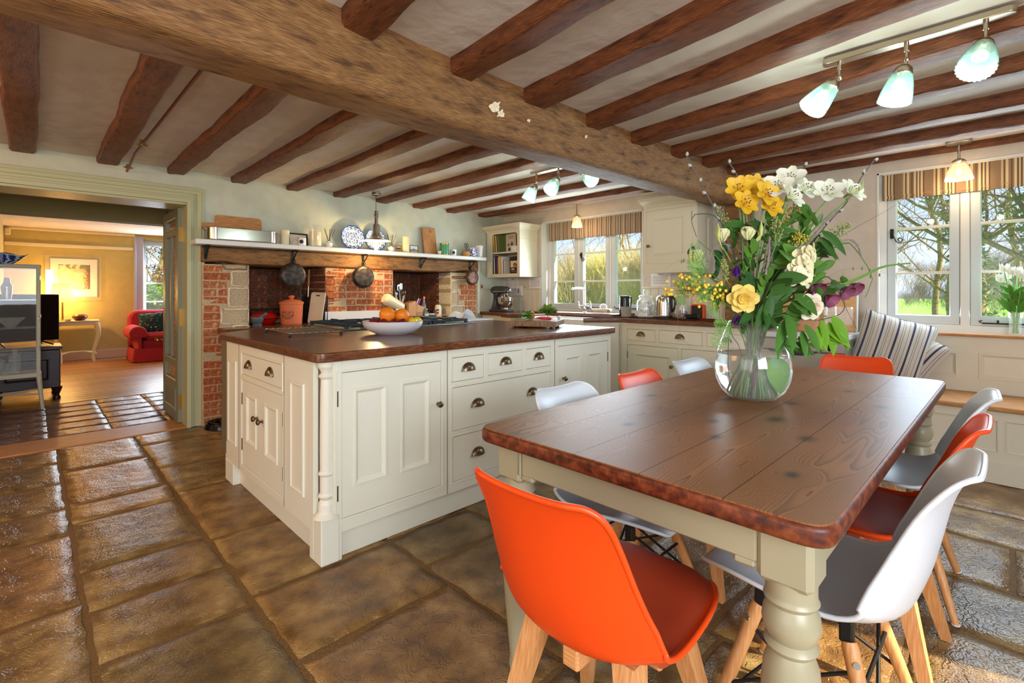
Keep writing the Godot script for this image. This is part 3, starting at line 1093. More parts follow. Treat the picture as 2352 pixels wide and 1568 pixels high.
func quoin(parent, called, matname, x0, z0, z1, y0, y1, sd, proud = 0.012, deep = 0.3):
	# rough block: front faces +x, its rim worn round
	var f = FastNoiseLite.new()
	f.seed = sd
	f.frequency = 4.0
	var poly = []
	for q in round_rect(0, 0, absf(z1 - z0), y1 - y0, 0.022, 4): poly.append(q)
	var out = []
	for i in poly.size():
		var a = poly[i]; var c = poly[(i + 1) % poly.size()]
		for k in 3:
			var p = a.lerp(c, k / 3.0)
			out.append(p + Vector2(f.get_noise_2d(p.x * 9, p.y * 9), f.get_noise_2d(p.x * 9 + 50, p.y * 9)) * 0.012)
	var b = nb()
	b.slab(out, -deep, proud, 0.01)
	part(called, b, matname, parent, V(x0, y0, maxf(z0, z1)), V(0, PI / 2, 0))


func build_fireplace():
	make_bricks()
	var o = thing("fireplace", "old brick and limestone kitchen fireplace recess with an oak lintel", "fireplace")
	var px = -5.0
	# mortar cores the bricks stand proud of
	for q in [[-1.46, -1.08], [-2.98, -2.19], [-4.25, -3.803]]: part("mortar_pier", nb().bar(V(-5.70, 0, q[0]), V(px, 1.43, q[1])), "mortar", o)
	part("mortar_back", nb().bar(V(-5.95, 0, -4.25), V(-5.66, 1.43, -1.2)), "soot_mortar", o)
	part("mortar_side", nb().bar(V(-5.68, 0, -3.86), V(-5.3, 1.43, -3.799)), "soot_mortar", o)
	part("recess_soffit", nb().bar(V(-5.9, 1.44, -4.2), V(-5.06, 1.58, -1.2)), "soot_mortar", o)
	part("hearth_counter", nb().bar(V(-5.7, 0.80, -3.83), V(-4.72, 0.86, -1.2), 0.006), "worktop_z", o)
	part("hearth_base", nb().bar(V(-5.6, 0.0, -3.8), V(-4.78, 0.80, -1.46), 0.004), "cream_paint", o)
	part("plaster_edge", nb().bar(V(-5.05, 0.9, -4.285), V(-4.985, 1.6, -4.245), 0.004), "wall_green", o)
	var stones = [[-1.306, 1.232, 1.378], [-1.283, 1.04, 1.224], [-1.227, 0.885, 1.032], [-1.318, 0.76, 0.878], [-1.26, 0.56, 0.75], [-1.30, 0.43, 0.55], [-1.24, 0.24, 0.42], [-1.30, 0.06, 0.23]]
	lay_bricks(o, V(px, 0.0, -1.09), PI / 2, 0.36, 1.40, 0, 3, func(y):
		var hi = 0.15 if y > 1.37 else 0.355
		for q in stones:
			if y > q[1] - 0.035 and y < q[2] + 0.035: hi = minf(hi, -q[0] - 1.09 - 0.008)
		return Vector2(0.0, hi))
	for i in stones.size(): quoin(o, "quoin_stone", "limestone", px, stones[i][0], -1.458, stones[i][1], stones[i][2], 60 + i)
	quoin(o, "worn_block", "chopping_side", px, -1.24, -1.445, 1.385, 1.44, 71)
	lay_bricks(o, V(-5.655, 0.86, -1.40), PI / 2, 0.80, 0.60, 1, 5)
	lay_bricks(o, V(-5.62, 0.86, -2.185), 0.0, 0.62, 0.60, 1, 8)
	lay_bricks(o, V(px, 0.97, -2.192), PI / 2, 0.785, 0.48, 0, 12)
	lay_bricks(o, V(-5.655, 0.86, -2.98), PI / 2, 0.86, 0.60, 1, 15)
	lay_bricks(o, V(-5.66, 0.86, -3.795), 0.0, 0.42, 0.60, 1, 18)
	var rs = [[-3.80, -3.937, 1.2, 1.33], [-3.80, -3.937, 1.02, 1.19], [-3.80, -4.03, 0.86, 1.012]]
	lay_bricks(o, V(px, 0.86, -3.86), PI / 2, 0.37, 0.46, 0, 22, func(y):
		var lo = 0.0
		for q in rs:
			if y + 0.86 > q[2] - 0.035 and y + 0.86 < q[3] + 0.035: lo = maxf(lo, -q[1] - 3.86 + 0.008)
		return Vector2(lo, 0.37))
	for i in rs.size(): quoin(o, "quoin_stone", "limestone", px, rs[i][0], rs[i][1], rs[i][2], rs[i][3], 90 + i, 0.012, 0.26)
	quoin(o, "quoin_stone", "limestone", px, -3.80, -4.22, 1.335, 1.40, 95, 0.006, 0.26)
	quoin(o, "worn_block", "chopping_side", px, -3.84, -4.03, 1.355, 1.39, 97, 0.014)
	part("splashback", nb().bar(V(-5.0, 0.86, -2.96), V(-4.982, 0.977, -2.18), 0.002), "white_plastic", o)
	# oak lintel: long, slightly bowed, with drying cracks
	var b = nb()
	var f = FastNoiseLite.new()
	f.seed = 4
	f.frequency = 0.9
	var rows = []
	for i in 33:
		var z = lerpf(-1.075, -4.24, i / 32.0)
		var lo = 1.432 + f.get_noise_1d(z * 2) * 0.014 + (0.018 if z > -1.3 or z < -3.9 else 0.0)
		var fx = -4.968 + f.get_noise_1d(z * 3 + 40) * 0.01
		rows.append([V(-5.3, lo + 0.004, z), V(fx - 0.05, lo, z), V(fx - 0.012, lo + 0.006, z), V(fx, lo + 0.022, z), V(fx + f.get_noise_1d(z * 4 + 90) * 0.006, lo + 0.08, z), V(fx - 0.002, 1.56, z), V(fx - 0.012, 1.588, z), V(-5.3, 1.59, z)])
	b.col = Color(1.25, 1.1, 0.92)
	b.grid(rows, false, true)
	b.fan(rows[0]); b.fan(rows[32], true)
	part("lintel_beam", b, "oak_beam_z", o)
	var c = nb()
	c.tube(arc(40, func(u): return V(-4.9665 + sin(u * 30) * 0.001, 1.57 - u * 0.05 + sin(u * 17) * 0.006, -1.15 - u * 3.0)), 0.0025, 4)
	c.tube(arc(20, func(u): return V(-4.966, 1.50 + sin(u * 9) * 0.006, -3.2 - u * 0.9)), 0.002, 4)
	part("drying_crack", c, "cream_gap", o)
	# mantel shelf and its five iron brackets
	var sh = thing("mantel_shelf", "long white painted mantel shelf on black iron brackets above the oak lintel", "shelf", V(-4.94, 1.59, -2.63))
	part("shelf_board", nb().bar(V(-0.12, 0, -1.63), V(0.12, 0.043, 1.635), 0.005), "white_paint", sh)
	for z in [-1.10, -1.845, -2.59, -3.335, -4.09]:
		var k = nb()
		k.bar(V(-0.028, -0.115, -0.013), V(-0.018, 0.0, 0.013), 0.002)
		k.bar(V(-0.02, -0.012, -0.012), V(0.095, -0.002, 0.012), 0.002)
		k.tube(arc(14, func(u): return V(-0.016 + u * 0.10, -0.10 + u * 0.088, sin(u * 20.0) * 0.004)), 0.006, 6)
		k.tube(arc(10, func(u): return V(-0.014 + sin(u * 4.5) * 0.012, -0.10 - u * 0.018 + cos(u * 5.0) * 0.008, 0)), 0.005, 6)
		for q in [-0.02, -0.085]: k.ball(V(-0.016, q, 0), 0.005, 8, 5)
		part("iron_bracket", k, "black_iron", sh, V(0, 0, z + 2.63))


# ---------------------------------------------------------------- cabinet making
const PANEL = [Vector2(0, 0), Vector2(0.001, 0.005), Vector2(0.010, 0.006), Vector2(0.016, 0.002), Vector2(0.022, -0.004), Vector2(0.026, -0.006)]
const FLUSH = [Vector2(0, 0), Vector2(0.002, -0.003), Vector2(0.012, -0.003), Vector2(0.016, -0.008), Vector2(0.022, -0.008)]
const OPEN = [Vector2(0, 0), Vector2(0.001, 0.003), Vector2(0.009, 0.003), Vector2(0.0115, 0.0), Vector2(0.012, -0.022)]
var shared := {}


func cup_mesh():
	if not shared.has("cup"):
		var b = nb()
		var rows = []
		for j in 8:
			var v = PI / 2 * j / 7.0
			var row = []
			for i in 15:
				var u = PI * i / 14.0
				row.append(V(cos(u) * 0.043 * cos(v * 0.98), sin(u) * 0.04 * cos(v * 0.98), sin(v) * 0.024))
			rows.append(row)
		b.grid(rows)
		b.tube(arc(16, func(u): return V(cos(u * PI) * 0.044, sin(u * PI) * 0.041, 0.002)), 0.0035, 6)
		b.tube([V(-0.044, 0, 0.002), V(-0.046, -0.001, 0.002)], 0.0045, 6)
		b.tube([V(0.044, 0, 0.002), V(0.046, -0.001, 0.002)], 0.0045, 6)
		b.tube(arc(10, func(u): return V(cos(u * PI) * 0.036, 0.001, 0.004 + sin(u * PI) * 0.020)), 0.002, 5)
		shared.cup = b.mesh()
	return shared.cup


func knob_mesh():
	if not shared.has("knob"):
		var b = nb()
		b.at(Vector3.ZERO, Basis(Vector3.RIGHT, PI / 2))
		b.lathe(pr([0.009, 0.0, 0.009, 0.003, 0.006, 0.006, 0.006, 0.014, 0.014, 0.019, 0.0165, 0.025, 0.014, 0.031, 0.007, 0.034, 0.0, 0.0345]), 16)
		shared.knob = b.mesh()
	return shared.knob


# a leaf (door or drawer front) lying in a face; fx turns face coordinates into the thing's own
func leaf(called, parent, face, r, matname, panels = [], prof = PANEL):
	var b = nb()
	var rel = []
	for p in panels: rel.append([p[0] - r[0], p[1] - r[1], p[2] - r[0], p[3] - r[1]])
	b.board(r[2] - r[0], r[3] - r[1], 0.02, rel, prof)
	return part(called, b, matname, parent, face[0] + Basis(Vector3.UP, face[1]) * V(r[0], r[1], 0), V(0, face[1], 0))


func face_frame(parent, face, r, leaves, matname, g = 0.014):
	var b = nb()
	var rel = []
	for p in leaves: rel.append([p[0] - r[0] - g, p[1] - r[1] - g, p[2] - r[0] + g, p[3] - r[1] + g])
	b.board(r[2] - r[0], r[3] - r[1], 0.022, rel, OPEN, false)
	return part("face_frame", b, matname, parent, face[0] + Basis(Vector3.UP, face[1]) * V(r[0], r[1], 0), V(0, face[1], 0))


func hinge(door, x, y):
	part("hinge", nb().tube([V(x, y - 0.034, 0.001), V(x, y + 0.034, 0.001)], 0.0042, 8), "bronze", door)


func cup(d, x, y): part("cup_handle", cup_mesh(), "bronze", d, V(x, y - 0.012, 0.001))


func knob(d, x, y): part("knob", knob_mesh(), "bronze", d, V(x, y, 0))


func rounded_poly(pts, rad):
	# pts [x, y], rounding radius per corner
	var out = []
	var n = pts.size()
	for i in n:
		var p = pts[i]; var a = pts[(i + n - 1) % n]; var c = pts[(i + 1) % n]
		var r = rad[i] if rad is Array else rad
		if r <= 0.0:
			out.append(p)
			continue
		var d0 = (a - p).normalized(); var d1 = (c - p).normalized()
		var s = p + d0 * r; var e = p + d1 * r
		for k in 7:
			var t = k / 6.0
			out.append(s.lerp(p, t).lerp(p.lerp(e, t), t))
	return out


# worktop from a plan outline (x, z): lies at top height y with thickness t
func worktop(called, pts, rad, y, t, matname, parent):
	var flat = []
	for p in rounded_poly(pts, rad): flat.append(Vector2(p.x, -p.y))
	var b = nb()
	b.at(Vector3.ZERO, Basis(Vector3.RIGHT, -PI / 2))
	b.slab(flat, y - t, y, 0.006)
	return part(called, b, matname, parent)


func build_island():
	var o = thing("island_cabinet", "large cream kitchen island cabinet with panelled doors, drawers and a turned corner post", "kitchen island")
	var P = "island_paint"
	part("carcass", nb().bar(V(-3.70, 0.13, -3.04), V(-2.101, 0.878, -0.912)), "cream_gap", o)
	part("back_panel", nb().bar(V(-3.72, 0.0, -3.045), V(-3.70, 0.878, -0.95)), P, o)
	part("end_panel", nb().bar(V(-3.72, 0.10, -3.052), V(-2.09, 0.878, -3.04)), P, o)
	part("plinth", nb().bar(V(-3.66, 0, -3.01), V(-2.107, 0.135, -0.925), 0.003), P, o)
	var F = [V(-2.078, 0, 0), PI / 2]
	var doors = [[0.964, 0.181, 1.52, 0.822], [1.594, 0.706, 1.813, 0.830], [1.849, 0.711, 2.121, 0.830], [2.16, 0.713, 2.38, 0.831], [1.596, 0.446, 2.38, 0.671], [1.597, 0.177, 2.38, 0.410], [2.459, 0.181, 3.014, 0.825]]
	face_frame(o, F, [0.942, 0.122, 3.05, 0.88], doors, P)
	part("seam", nb().bar(V(-2.082, 0.124, -1.562), V(-2.0765, 0.878, -1.559)).bar(V(-2.082, 0.124, -2.4235), V(-2.0765, 0.878, -2.4205)), "cream_gap", o)
	var Fi = [V(-2.0795, 0, 0), PI / 2]
	var d = leaf("door", o, Fi, doors[0], P, [[1.038, 0.307, 1.208, 0.747], [1.281, 0.307, 1.451, 0.747]])
	knob(d, 1.501 - 0.964, 0.605 - 0.181); hinge(d, 0.0, 0.53); hinge(d, 0.0, 0.115)
	for i in [1, 2, 3]:
		d = leaf("drawer", o, Fi, doors[i], P)
		cup(d, (doors[i][2] - doors[i][0]) / 2, 0.062)
	for i in [4, 5]:
		d = leaf("drawer", o, Fi, doors[i], P)
		cup(d, 0.174, 0.118); cup(d, 0.615, 0.118)
	d = leaf("door", o, Fi, doors[6], P, [[2.529, 0.307, 2.698, 0.755], [2.771, 0.307, 2.935, 0.757]])
	knob(d, 0.047, 0.432); hinge(d, 0.555, 0.53); hinge(d, 0.555, 0.115)
	# the end towards the doorway
	var G = [V(0, 0, -0.888), 0.0]
	var Gi = [V(0, 0, -0.8895), 0.0]
	var ld = [[-3.172, 0.704, -2.532, 0.819], [-3.168, 0.176, -2.855, 0.668], [-2.851, 0.176, -2.516, 0.668]]
	face_frame(o, G, [-3.484, 0.128, -2.155, 0.88], [ld[0], [-3.168, 0.176, -2.516, 0.668]], P)
	for q in [[-3.44, 0.25, -3.275, 0.764], [-2.412, 0.25, -2.25, 0.764]]:
		var b = nb()
		b.board(q[2] - q[0], q[3] - q[1], 0.002, [[0.001, 0.001, q[2] - q[0] - 0.001, q[3] - q[1] - 0.001]], [Vector2(0, 0), Vector2(0.002, 0.006), Vector2(0.012, 0.007), Vector2(0.018, 0.002), Vector2(0.03, 0.001)])
		part("stile_panel", b, P, o, V(q[0], q[1], -0.8865))
	part("seam", nb().bar(V(-3.228, 0.13, -0.892), V(-3.225, 0.878, -0.8865)).bar(V(-2.502, 0.13, -0.892), V(-2.499, 0.878, -0.8865)), "cream_gap", o)
	d = leaf("drawer", o, Gi, ld[0], P)
	cup(d, 0.128, 0.058); cup(d, 0.475, 0.058)
	d = leaf("door", o, Gi, ld[1], P, [[-3.09, 0.315, -2.918, 0.595]])
	knob(d, 0.272, 0.315); hinge(d, 0.0, 0.382); hinge(d, 0.0, 0.115)
	d = leaf("door", o, Gi, ld[2], P, [[-2.777, 0.309, -2.595, 0.591]])
	knob(d, 0.036, 0.312); hinge(d, 0.335, 0.379); hinge(d, 0.335, 0.11)
	part("foot", nb().bar(V(-3.497, 0, -1.02), V(-3.335, 0.13, -0.884), 0.003), P, o)
	part("foot", nb().bar(V(-3.505, 0, -1.02), V(-3.484, 0.235, -0.89), 0.003), P, o)
	# turned corner post on a square foot
	var c = nb()
	c.bar(V(-0.041, 0, -0.041), V(0.041, 0.205, 0.041), 0.004)
	c.lathe(pr([0.058, 0.2, 0.040, 0.218, 0.036, 0.225, 0.036, 0.25, 0.033, 0.262, 0.024, 0.274, 0.034, 0.285, 0.036, 0.292, 0.030, 0.30, 0.027, 0.305, 0.027, 0.375, 0.030, 0.38, 0.036, 0.387, 0.030, 0.394, 0.027, 0.40, 0.028, 0.5, 0.026, 0.74, 0.024, 0.80, 0.031, 0.806, 0.034, 0.813, 0.029, 0.82, 0.022, 0.826, 0.026, 0.838, 0.036, 0.852, 0.039, 0.858, 0.039, 0.878]), 24)
	part("corner_post", c, P, o, V(-2.114, 0, -0.93))
	part("post_return", nb().bar(V(-2.2, 0.0, -0.94), V(-2.158, 0.878, -0.89), 0.003).bar(V(-2.12, 0.0, -0.985), V(-2.0765, 0.878, -0.955), 0.003).bar(V(-2.19, 0.13, -0.97), V(-2.14, 0.878, -0.93)), P, o)
	# its worktop
	var w = thing("island_worktop", "thick dark polished wooden worktop covering the kitchen island", "worktop", V(-2.8, 0.88, -2.0))
	var pts = []
	for p in [[-2.042, -0.856], [-2.042, -3.075], [-3.85, -3.085], [-3.86, -1.25], [-3.52, -0.852]]: pts.append(Vector2(p[0] + 2.8, p[1] + 2.0))
	worktop("slab", pts, [0.05, 0.03, 0.02, 0.05, 0.02], 0.041, 0.041, "worktop_z", w)
	build_hob()


func build_hob():
	var h = thing("gas_hob", "wide steel gas hob with black cast iron pan supports set into the island worktop", "hob", V(-3.47, 0.9215, -2.06))
	part("plate", nb().bar(V(-0.33, 0, -0.58), V(0.34, 0.008, 0.55), 0.003), "hob_steel", h)
	for q in [[0.36, 0.0], [0.0, 0.0], [-0.36, 0.0]]:
		var b = nb()
		var cz = q[0]
		for s in [-1, 1]:
			b.bar(V(-0.3, 0.022, cz + s * 0.165 - 0.007), V(0.3, 0.04, cz + s * 0.165 + 0.007), 0.003)
			b.bar(V(s * 0.293 - 0.007, 0.022, cz - 0.17), V(s * 0.293 + 0.007, 0.04, cz + 0.17), 0.003)
			for t in [-1, 1]: b.bar(V(s * 0.29 - 0.012, 0.0, cz + t * 0.16 - 0.012), V(s * 0.29 + 0.012, 0.03, cz + t * 0.16 + 0.012), 0.003)
		for x in [-0.15, 0.15]:
			for k in 4:
				var a = k * PI / 2
				var dv = V(cos(a), 0, sin(a))
				var p0 = V(x, 0.034, cz) + dv * 0.045; var p1 = V(x, 0.034, cz) + dv * (0.15 if k % 2 == 0 else 0.16)
				b.bar(V(minf(p0.x, p1.x) - 0.007, 0.026, minf(p0.z, p1.z) - 0.007), V(maxf(p0.x, p1.x) + 0.007, 0.05, maxf(p0.z, p1.z) + 0.007), 0.004)
		part("pan_support", b, "grate", h)
		for x in [-0.15, 0.15]:
			var c = nb()
			c.lathe(pr([0.05, 0.008, 0.05, 0.016, 0.042, 0.02, 0.042, 0.026, 0.0, 0.028]), 18, V(x, 0, cz))
			part("burner", c, "black_plastic", h)


# ---------------------------------------------------------------- worktops and cupboards along the window wall
func build_counters():
	var P = "cream_paint"
	# base cupboards right of the sink
	var o = thing("base_cupboard", "cream base cupboard with three cup-handled drawers and panelled doors under the window wall worktop", "cupboard")
	part("carcass", nb().bar(V(-2.76, 0.10, -4.77), V(-1.47, 0.878, -4.272)), "cream_gap", o)
	part("plinth", nb().bar(V(-2.74, 0, -4.7), V(-1.48, 0.12, -4.29)), P, o)
	var F = [V(0, 0, -4.248), 0.0]
	var Fi = [V(0, 0, -4.2495), 0.0]
	var dr = [[-2.696, 0.706, -2.395, 0.815], [-2.352, 0.706, -1.934, 0.820], [-1.890, 0.706, -1.55, 0.820], [-2.696, 0.15, -2.165, 0.660], [-2.122, 0.56, -1.55, 0.662], [-2.122, 0.15, -1.55, 0.535]]
	face_frame(o, F, [-2.76, 0.12, -1.47, 0.88], dr, P)
	for i in 3:
		var d = leaf("drawer", o, Fi, dr[i], P)
		cup(d, (dr[i][2] - dr[i][0]) / 2, 0.06)
	var e = leaf("door", o, Fi, dr[3], P, [[-2.618, 0.22, -2.24, 0.583]])
	knob(e, 0.478, 0.34); hinge(e, 0.0, 0.41)
	e = leaf("drawer", o, Fi, dr[4], P)
	e = leaf("drawer", o, Fi, dr[5], P)
	# fluted pilaster and splayed cupboard beside the sink
	var c = thing("corner_cupboard", "narrow cream splayed cupboard turning the corner beside the sink", "cupboard")
	var ang = atan2(-0.27, 0.24)
	var b = nb()
	b.board(0.34, 0.76, 0.02, [[0.03, 0.03, 0.2, 0.7]], FLUSH)
	part("panel", b, P, c, V(-3.0, 0.12, -3.96), V(0, -ang, 0))
	b = nb()
	b.at(Vector3.ZERO, Basis(Vector3.RIGHT, -PI / 2))
	b.prism(pr([-3.02, 3.98, -3.02, 4.7, -2.77, 4.7, -2.77, 4.25]), 0.0, 0.878)
	part("body", b, P, c)
	for k in 3: part("flute", nb().tube([V(-2.782 + k * 0.012, 0.14, -4.232 - k * 0.006), V(-2.782 + k * 0.012, 0.86, -4.232 - k * 0.006)], 0.006, 8), P, c)
	# sink run
	var s = thing("belfast_sink", "white ceramic belfast sink under the sink window, seen over the island corner", "sink", V(-3.47, 0.66, -4.22))
	b = nb()
	b.at(V(-0.45, 0.24, 0.23), Basis(Vector3.RIGHT, -PI / 2))
	b.board(0.90, 0.46, 0.24, [[0.03, 0.03, 0.87, 0.43]], [Vector2(0, 0), Vector2(0.004, -0.004), Vector2(0.01, -0.02), Vector2(0.014, -0.20)])
	part("basin", b, "white_glaze", s)
	var sc = thing("sink_cupboard", "cream cupboard carrying the belfast sink", "cupboard")
	part("body", nb().bar(V(-3.93, 0, -4.7), V(-3.02, 0.655, -4.05)), P, sc)
	var lc = thing("left_base_cupboard", "cream base cupboard in the corner under the stand mixer", "cupboard")
	part("body", nb().bar(V(-5.03, 0.0, -4.77), V(-3.96, 0.876, -4.36), 0.003), P, lc)
	part("deeper_body", nb().bar(V(-4.36, 0.0, -4.4), V(-3.96, 0.876, -4.14), 0.003), P, lc)
	var w = thing("window_worktop", "dark wooden worktop running from the sink to the dishwasher", "worktop")
	var pts = []
	for p in [[-3.005, -3.925], [-2.775, -4.165], [-2.72, -4.195], [-1.475, -4.195], [-1.475, -4.772], [-3.015, -4.772]]: pts.append(Vector2(p[0], p[1]))
	worktop("slab", pts, [0.02, 0.02, 0.02, 0.01, 0.01, 0.01], 0.92, 0.041, "worktop_x", w)
	part("sink_ledge", nb().bar(V(-4.3, 0.905, -4.93), V(-3.02, 0.942, -4.46), 0.006), "worktop_x", w)
	var w2 = thing("corner_worktop", "dark wooden worktop in the corner with the grey stand mixer", "worktop")
	pts = []
	for p in [[-5.035, -4.325], [-4.39, -4.325], [-4.385, -4.10], [-3.945, -4.10], [-3.945, -4.455], [-4.32, -4.455], [-4.32, -4.772], [-5.035, -4.772]]: pts.append(Vector2(p[0], p[1]))
	worktop("slab", pts, 0.008, 0.92, 0.042, "worktop_x", w2)
	# wall cupboard right of the sink window
	var u = thing("wall_cupboard", "tall cream wall cupboard with one panelled door, right of the sink window", "cupboard", V(-2.625, 1.372, -4.44))
	part("carcass", nb().bar(V(0, 0, -0.345), V(0.545, 0.66, -0.022), 0.002), P, u)
	var U = [V(0, 0, 0), 0.0]
	face_frame(u, U, [0, 0, 0.545, 0.66], [[0.03, 0.096, 0.505, 0.618]], P, 0.012)
	e = leaf("door", u, [V(0, 0, -0.0015), 0.0], [0.03, 0.096, 0.505, 0.618], P, [[0.10, 0.168, 0.428, 0.54]])
	knob(e, 0.028, 0.172); hinge(e, 0.475, 0.44)
	b = nb()
	b.board(0.32, 0.64, 0.012, [[0.07, 0.10, 0.25, 0.52]], FLUSH)
	part("side_panel", b, P, u, V(0.5565, 0.01, -0.005), V(0, PI / 2, 0))
	cornice(u, 0.545, 0.345, 0.655, P)
	# open bookcase cupboard in the corner
	var k = thing("bookcase_cupboard", "cream open-fronted wall cupboard holding cookery books in the corner left of the sink window", "cupboard", V(-5.035, 1.378, -4.45))
	var ww = 0.63
	part("side", nb().bar(V(0.0005, 0.0005, -0.335), V(0.016, 0.6195, -0.0204)), P, k)
	part("side", nb().bar(V(ww - 0.0165, 0.0006, -0.335), V(ww + 0.002, 0.619, -0.0006), 0.001), P, k)
	part("back", nb().bar(V(0.001, 0.001, -0.334), V(ww - 0.001, 0.618, -0.325)), P, k)
	part("base", nb().bar(V(0.001, 0.0012, -0.324), V(ww - 0.017, 0.045, -0.0203)), P, k)
	part("top", nb().bar(V(0.0165, 0.59, -0.324), V(ww - 0.0165, 0.6185, -0.0203)), P, k)
	part("shelf", nb().bar(V(0.01, 0.315, -0.325), V(ww - 0.01, 0.333, -0.006), 0.003), P, k)
	var fr = nb()
	var hole = []
	for q in [[0.10, 0.044], [0.586, 0.044], [0.586, 0.53]]: hole.append(Vector2(q[0], q[1]))
	for i in 7: hole.append(Vector2(0.586 - 0.045 * (1 - cos(i * PI / 12)), 0.53 + 0.045 * sin(i * PI / 12)))
	for i in 7: hole.append(Vector2(0.145 - 0.045 * sin(i * PI / 12), 0.53 + 0.045 * cos(i * PI / 12)))
	ring_board(fr, ww, 0.62, hole, 0.02)
	part("front_frame", fr, P, k)
	part("side_rail", nb().bar(V(ww, 0.475, -0.335), V(ww + 0.006, 0.487, 0.0), 0.002), P, k)
	cornice(k, ww, 0.335, 0.60, P)
	var dwz = -4.25
	var dw = thing("dishwasher", "silver freestanding dishwasher with a control dial beside the striped cushion", "dishwasher", V(-1.16, 0, -4.52))
	part("cabinet", nb().bar(V(-0.3, 0.06, -0.25), V(0.302, 0.818, 0.245), 0.006), "hob_silver", dw)
	part("lid", nb().bar(V(-0.302, 0.82, -0.25), V(0.304, 0.86, 0.272), 0.006), "white_plastic", dw)
	part("control_panel", nb().bar(V(-0.298, 0.725, 0.24), V(0.298, 0.815, 0.268), 0.006), "hob_silver", dw)
	part("door", nb().bar(V(-0.298, 0.12, 0.236), V(0.298, 0.722, 0.262), 0.006), "hob_silver", dw)
	part("plinth", nb().bar(V(-0.29, 0.0, -0.2), V(0.29, 0.118, 0.22)), "dark_grey", dw)
	b = nb()
	b.ball(V(-0.06, 0.722, 0.262), V(0.17, 0.035, 0.006), 24, 8)
	part("door_handle", b, "dark_grey", dw)
	b = nb()
	b.at(V(0.139, 0.757, 0.268), Basis(Vector3.RIGHT, PI / 2))
	b.lathe(pr([0.024, 0, 0.024, 0.006, 0.018, 0.012, 0.0, 0.013]), 24)
	part("dial", b, "hob_silver", dw)
	part("display", nb().bar(V(0.186, 0.740, 0.267), V(0.222, 0.799, 0.270)), "black_gloss", dw)
	for i in 3:
		b = nb()
		b.at(V(0.236, 0.793 - i * 0.022, 0.268), Basis(Vector3.RIGHT, PI / 2))
		b.lathe(pr([0.007, 0, 0.007, 0.004, 0.0, 0.005]), 14)
		part("button", b, "steel", dw)
	b = nb()
	b.at(V(-0.051, 0.787, 0.2685), Basis(Vector3.RIGHT, PI / 2))
	b.tube(arc(16, func(q): return V(cos(q * TAU) * 0.006, 0, sin(q * TAU) * 0.006)), 0.0009, 4, false)
	part("round_mark", b, "print_ink", dw)
	text("lettering", "BOSCH", 0.017, "print_ink", dw, V(-0.013, 0.787, 0.2685))


func text(called, s, h, matname, parent, at, turn = Vector3.ZERO, font = "Droid Sans"):
	var t = TextMesh.new()
	t.text = s
	var f = SystemFont.new()
	f.font_names = PackedStringArray([font])
	t.font = f
	t.font_size = 32
	t.pixel_size = h / 32.0
	t.depth = 0.0008
	return part(called, t, matname, parent, at, turn)


# front board with one rounded hole (outline counter-clockwise from lower left)
func ring_board(b, w, h, hole, t):
	var n = hole.size()
	var outer = []
	for p in hole:
		var cx = 0.343; var cy = 0.3
		var d = p - Vector2(cx, cy)
		var k = minf((w - cx if d.x > 0 else cx) / maxf(absf(d.x), 1e-4), (h - cy if d.y > 0 else cy) / maxf(absf(d.y), 1e-4))
		outer.append(Vector2(cx, cy) + d * k)
	for i in n:
		var a = hole[i]; var c = hole[(i + 1) % n]; var e = outer[(i + 1) % n]; var f = outer[i]
		b.quad(V(f.x, f.y, 0), V(e.x, e.y, 0), V(c.x, c.y, 0), V(a.x, a.y, 0))
		b.quad(V(a.x, a.y, 0), V(c.x, c.y, 0), V(c.x, c.y, -t), V(a.x, a.y, -t))
		# corners of the board that the rays miss
		if absf(e.x - f.x) > 1e-4 and absf(e.y - f.y) > 1e-4:
			var cr = Vector2(0.0 if e.x < w / 2 else w, 0.0 if e.y < h / 2 else h)
			b.tri(V(f.x, f.y, 0), V(cr.x, cr.y, 0), V(e.x, e.y, 0))
	b.quad(V(0, 0, -t), V(w, 0, -t), V(w, 0, 0), V(0, 0, 0))
	b.quad(V(w, 0, -t), V(w, h, -t), V(w, h, 0), V(w, 0, 0))
	b.quad(V(0, h, -t), V(0, 0, -t), V(0, 0, 0), V(0, h, 0))


# moulding round front and right side of a cupboard w wide and d deep, rising from height y
func cornice(parent, w, d, y, matname):
	var prof = [[0.0, 0.0], [0.008, 0.004], [0.010, 0.016], [0.028, 0.034], [0.048, 0.050], [0.054, 0.056], [0.054, 0.066], [0.062, 0.068], [0.062, 0.082]]
	var b = nb()
	var pr0 = null
	for q in prof:
		var o = q[0]
		var row = [V(-o * 0.5, y + q[1], -d), V(-o * 0.5, y + q[1], o), V(w + o, y + q[1], o), V(w + o, y + q[1], -d)]
		if pr0 != null:
			for i in 3: b.quad(pr0[i], pr0[i + 1], row[i + 1], row[i])
		pr0 = row
	b.quad(pr0[0], pr0[1], pr0[2], pr0[3])
	part("cornice", b, matname, parent)


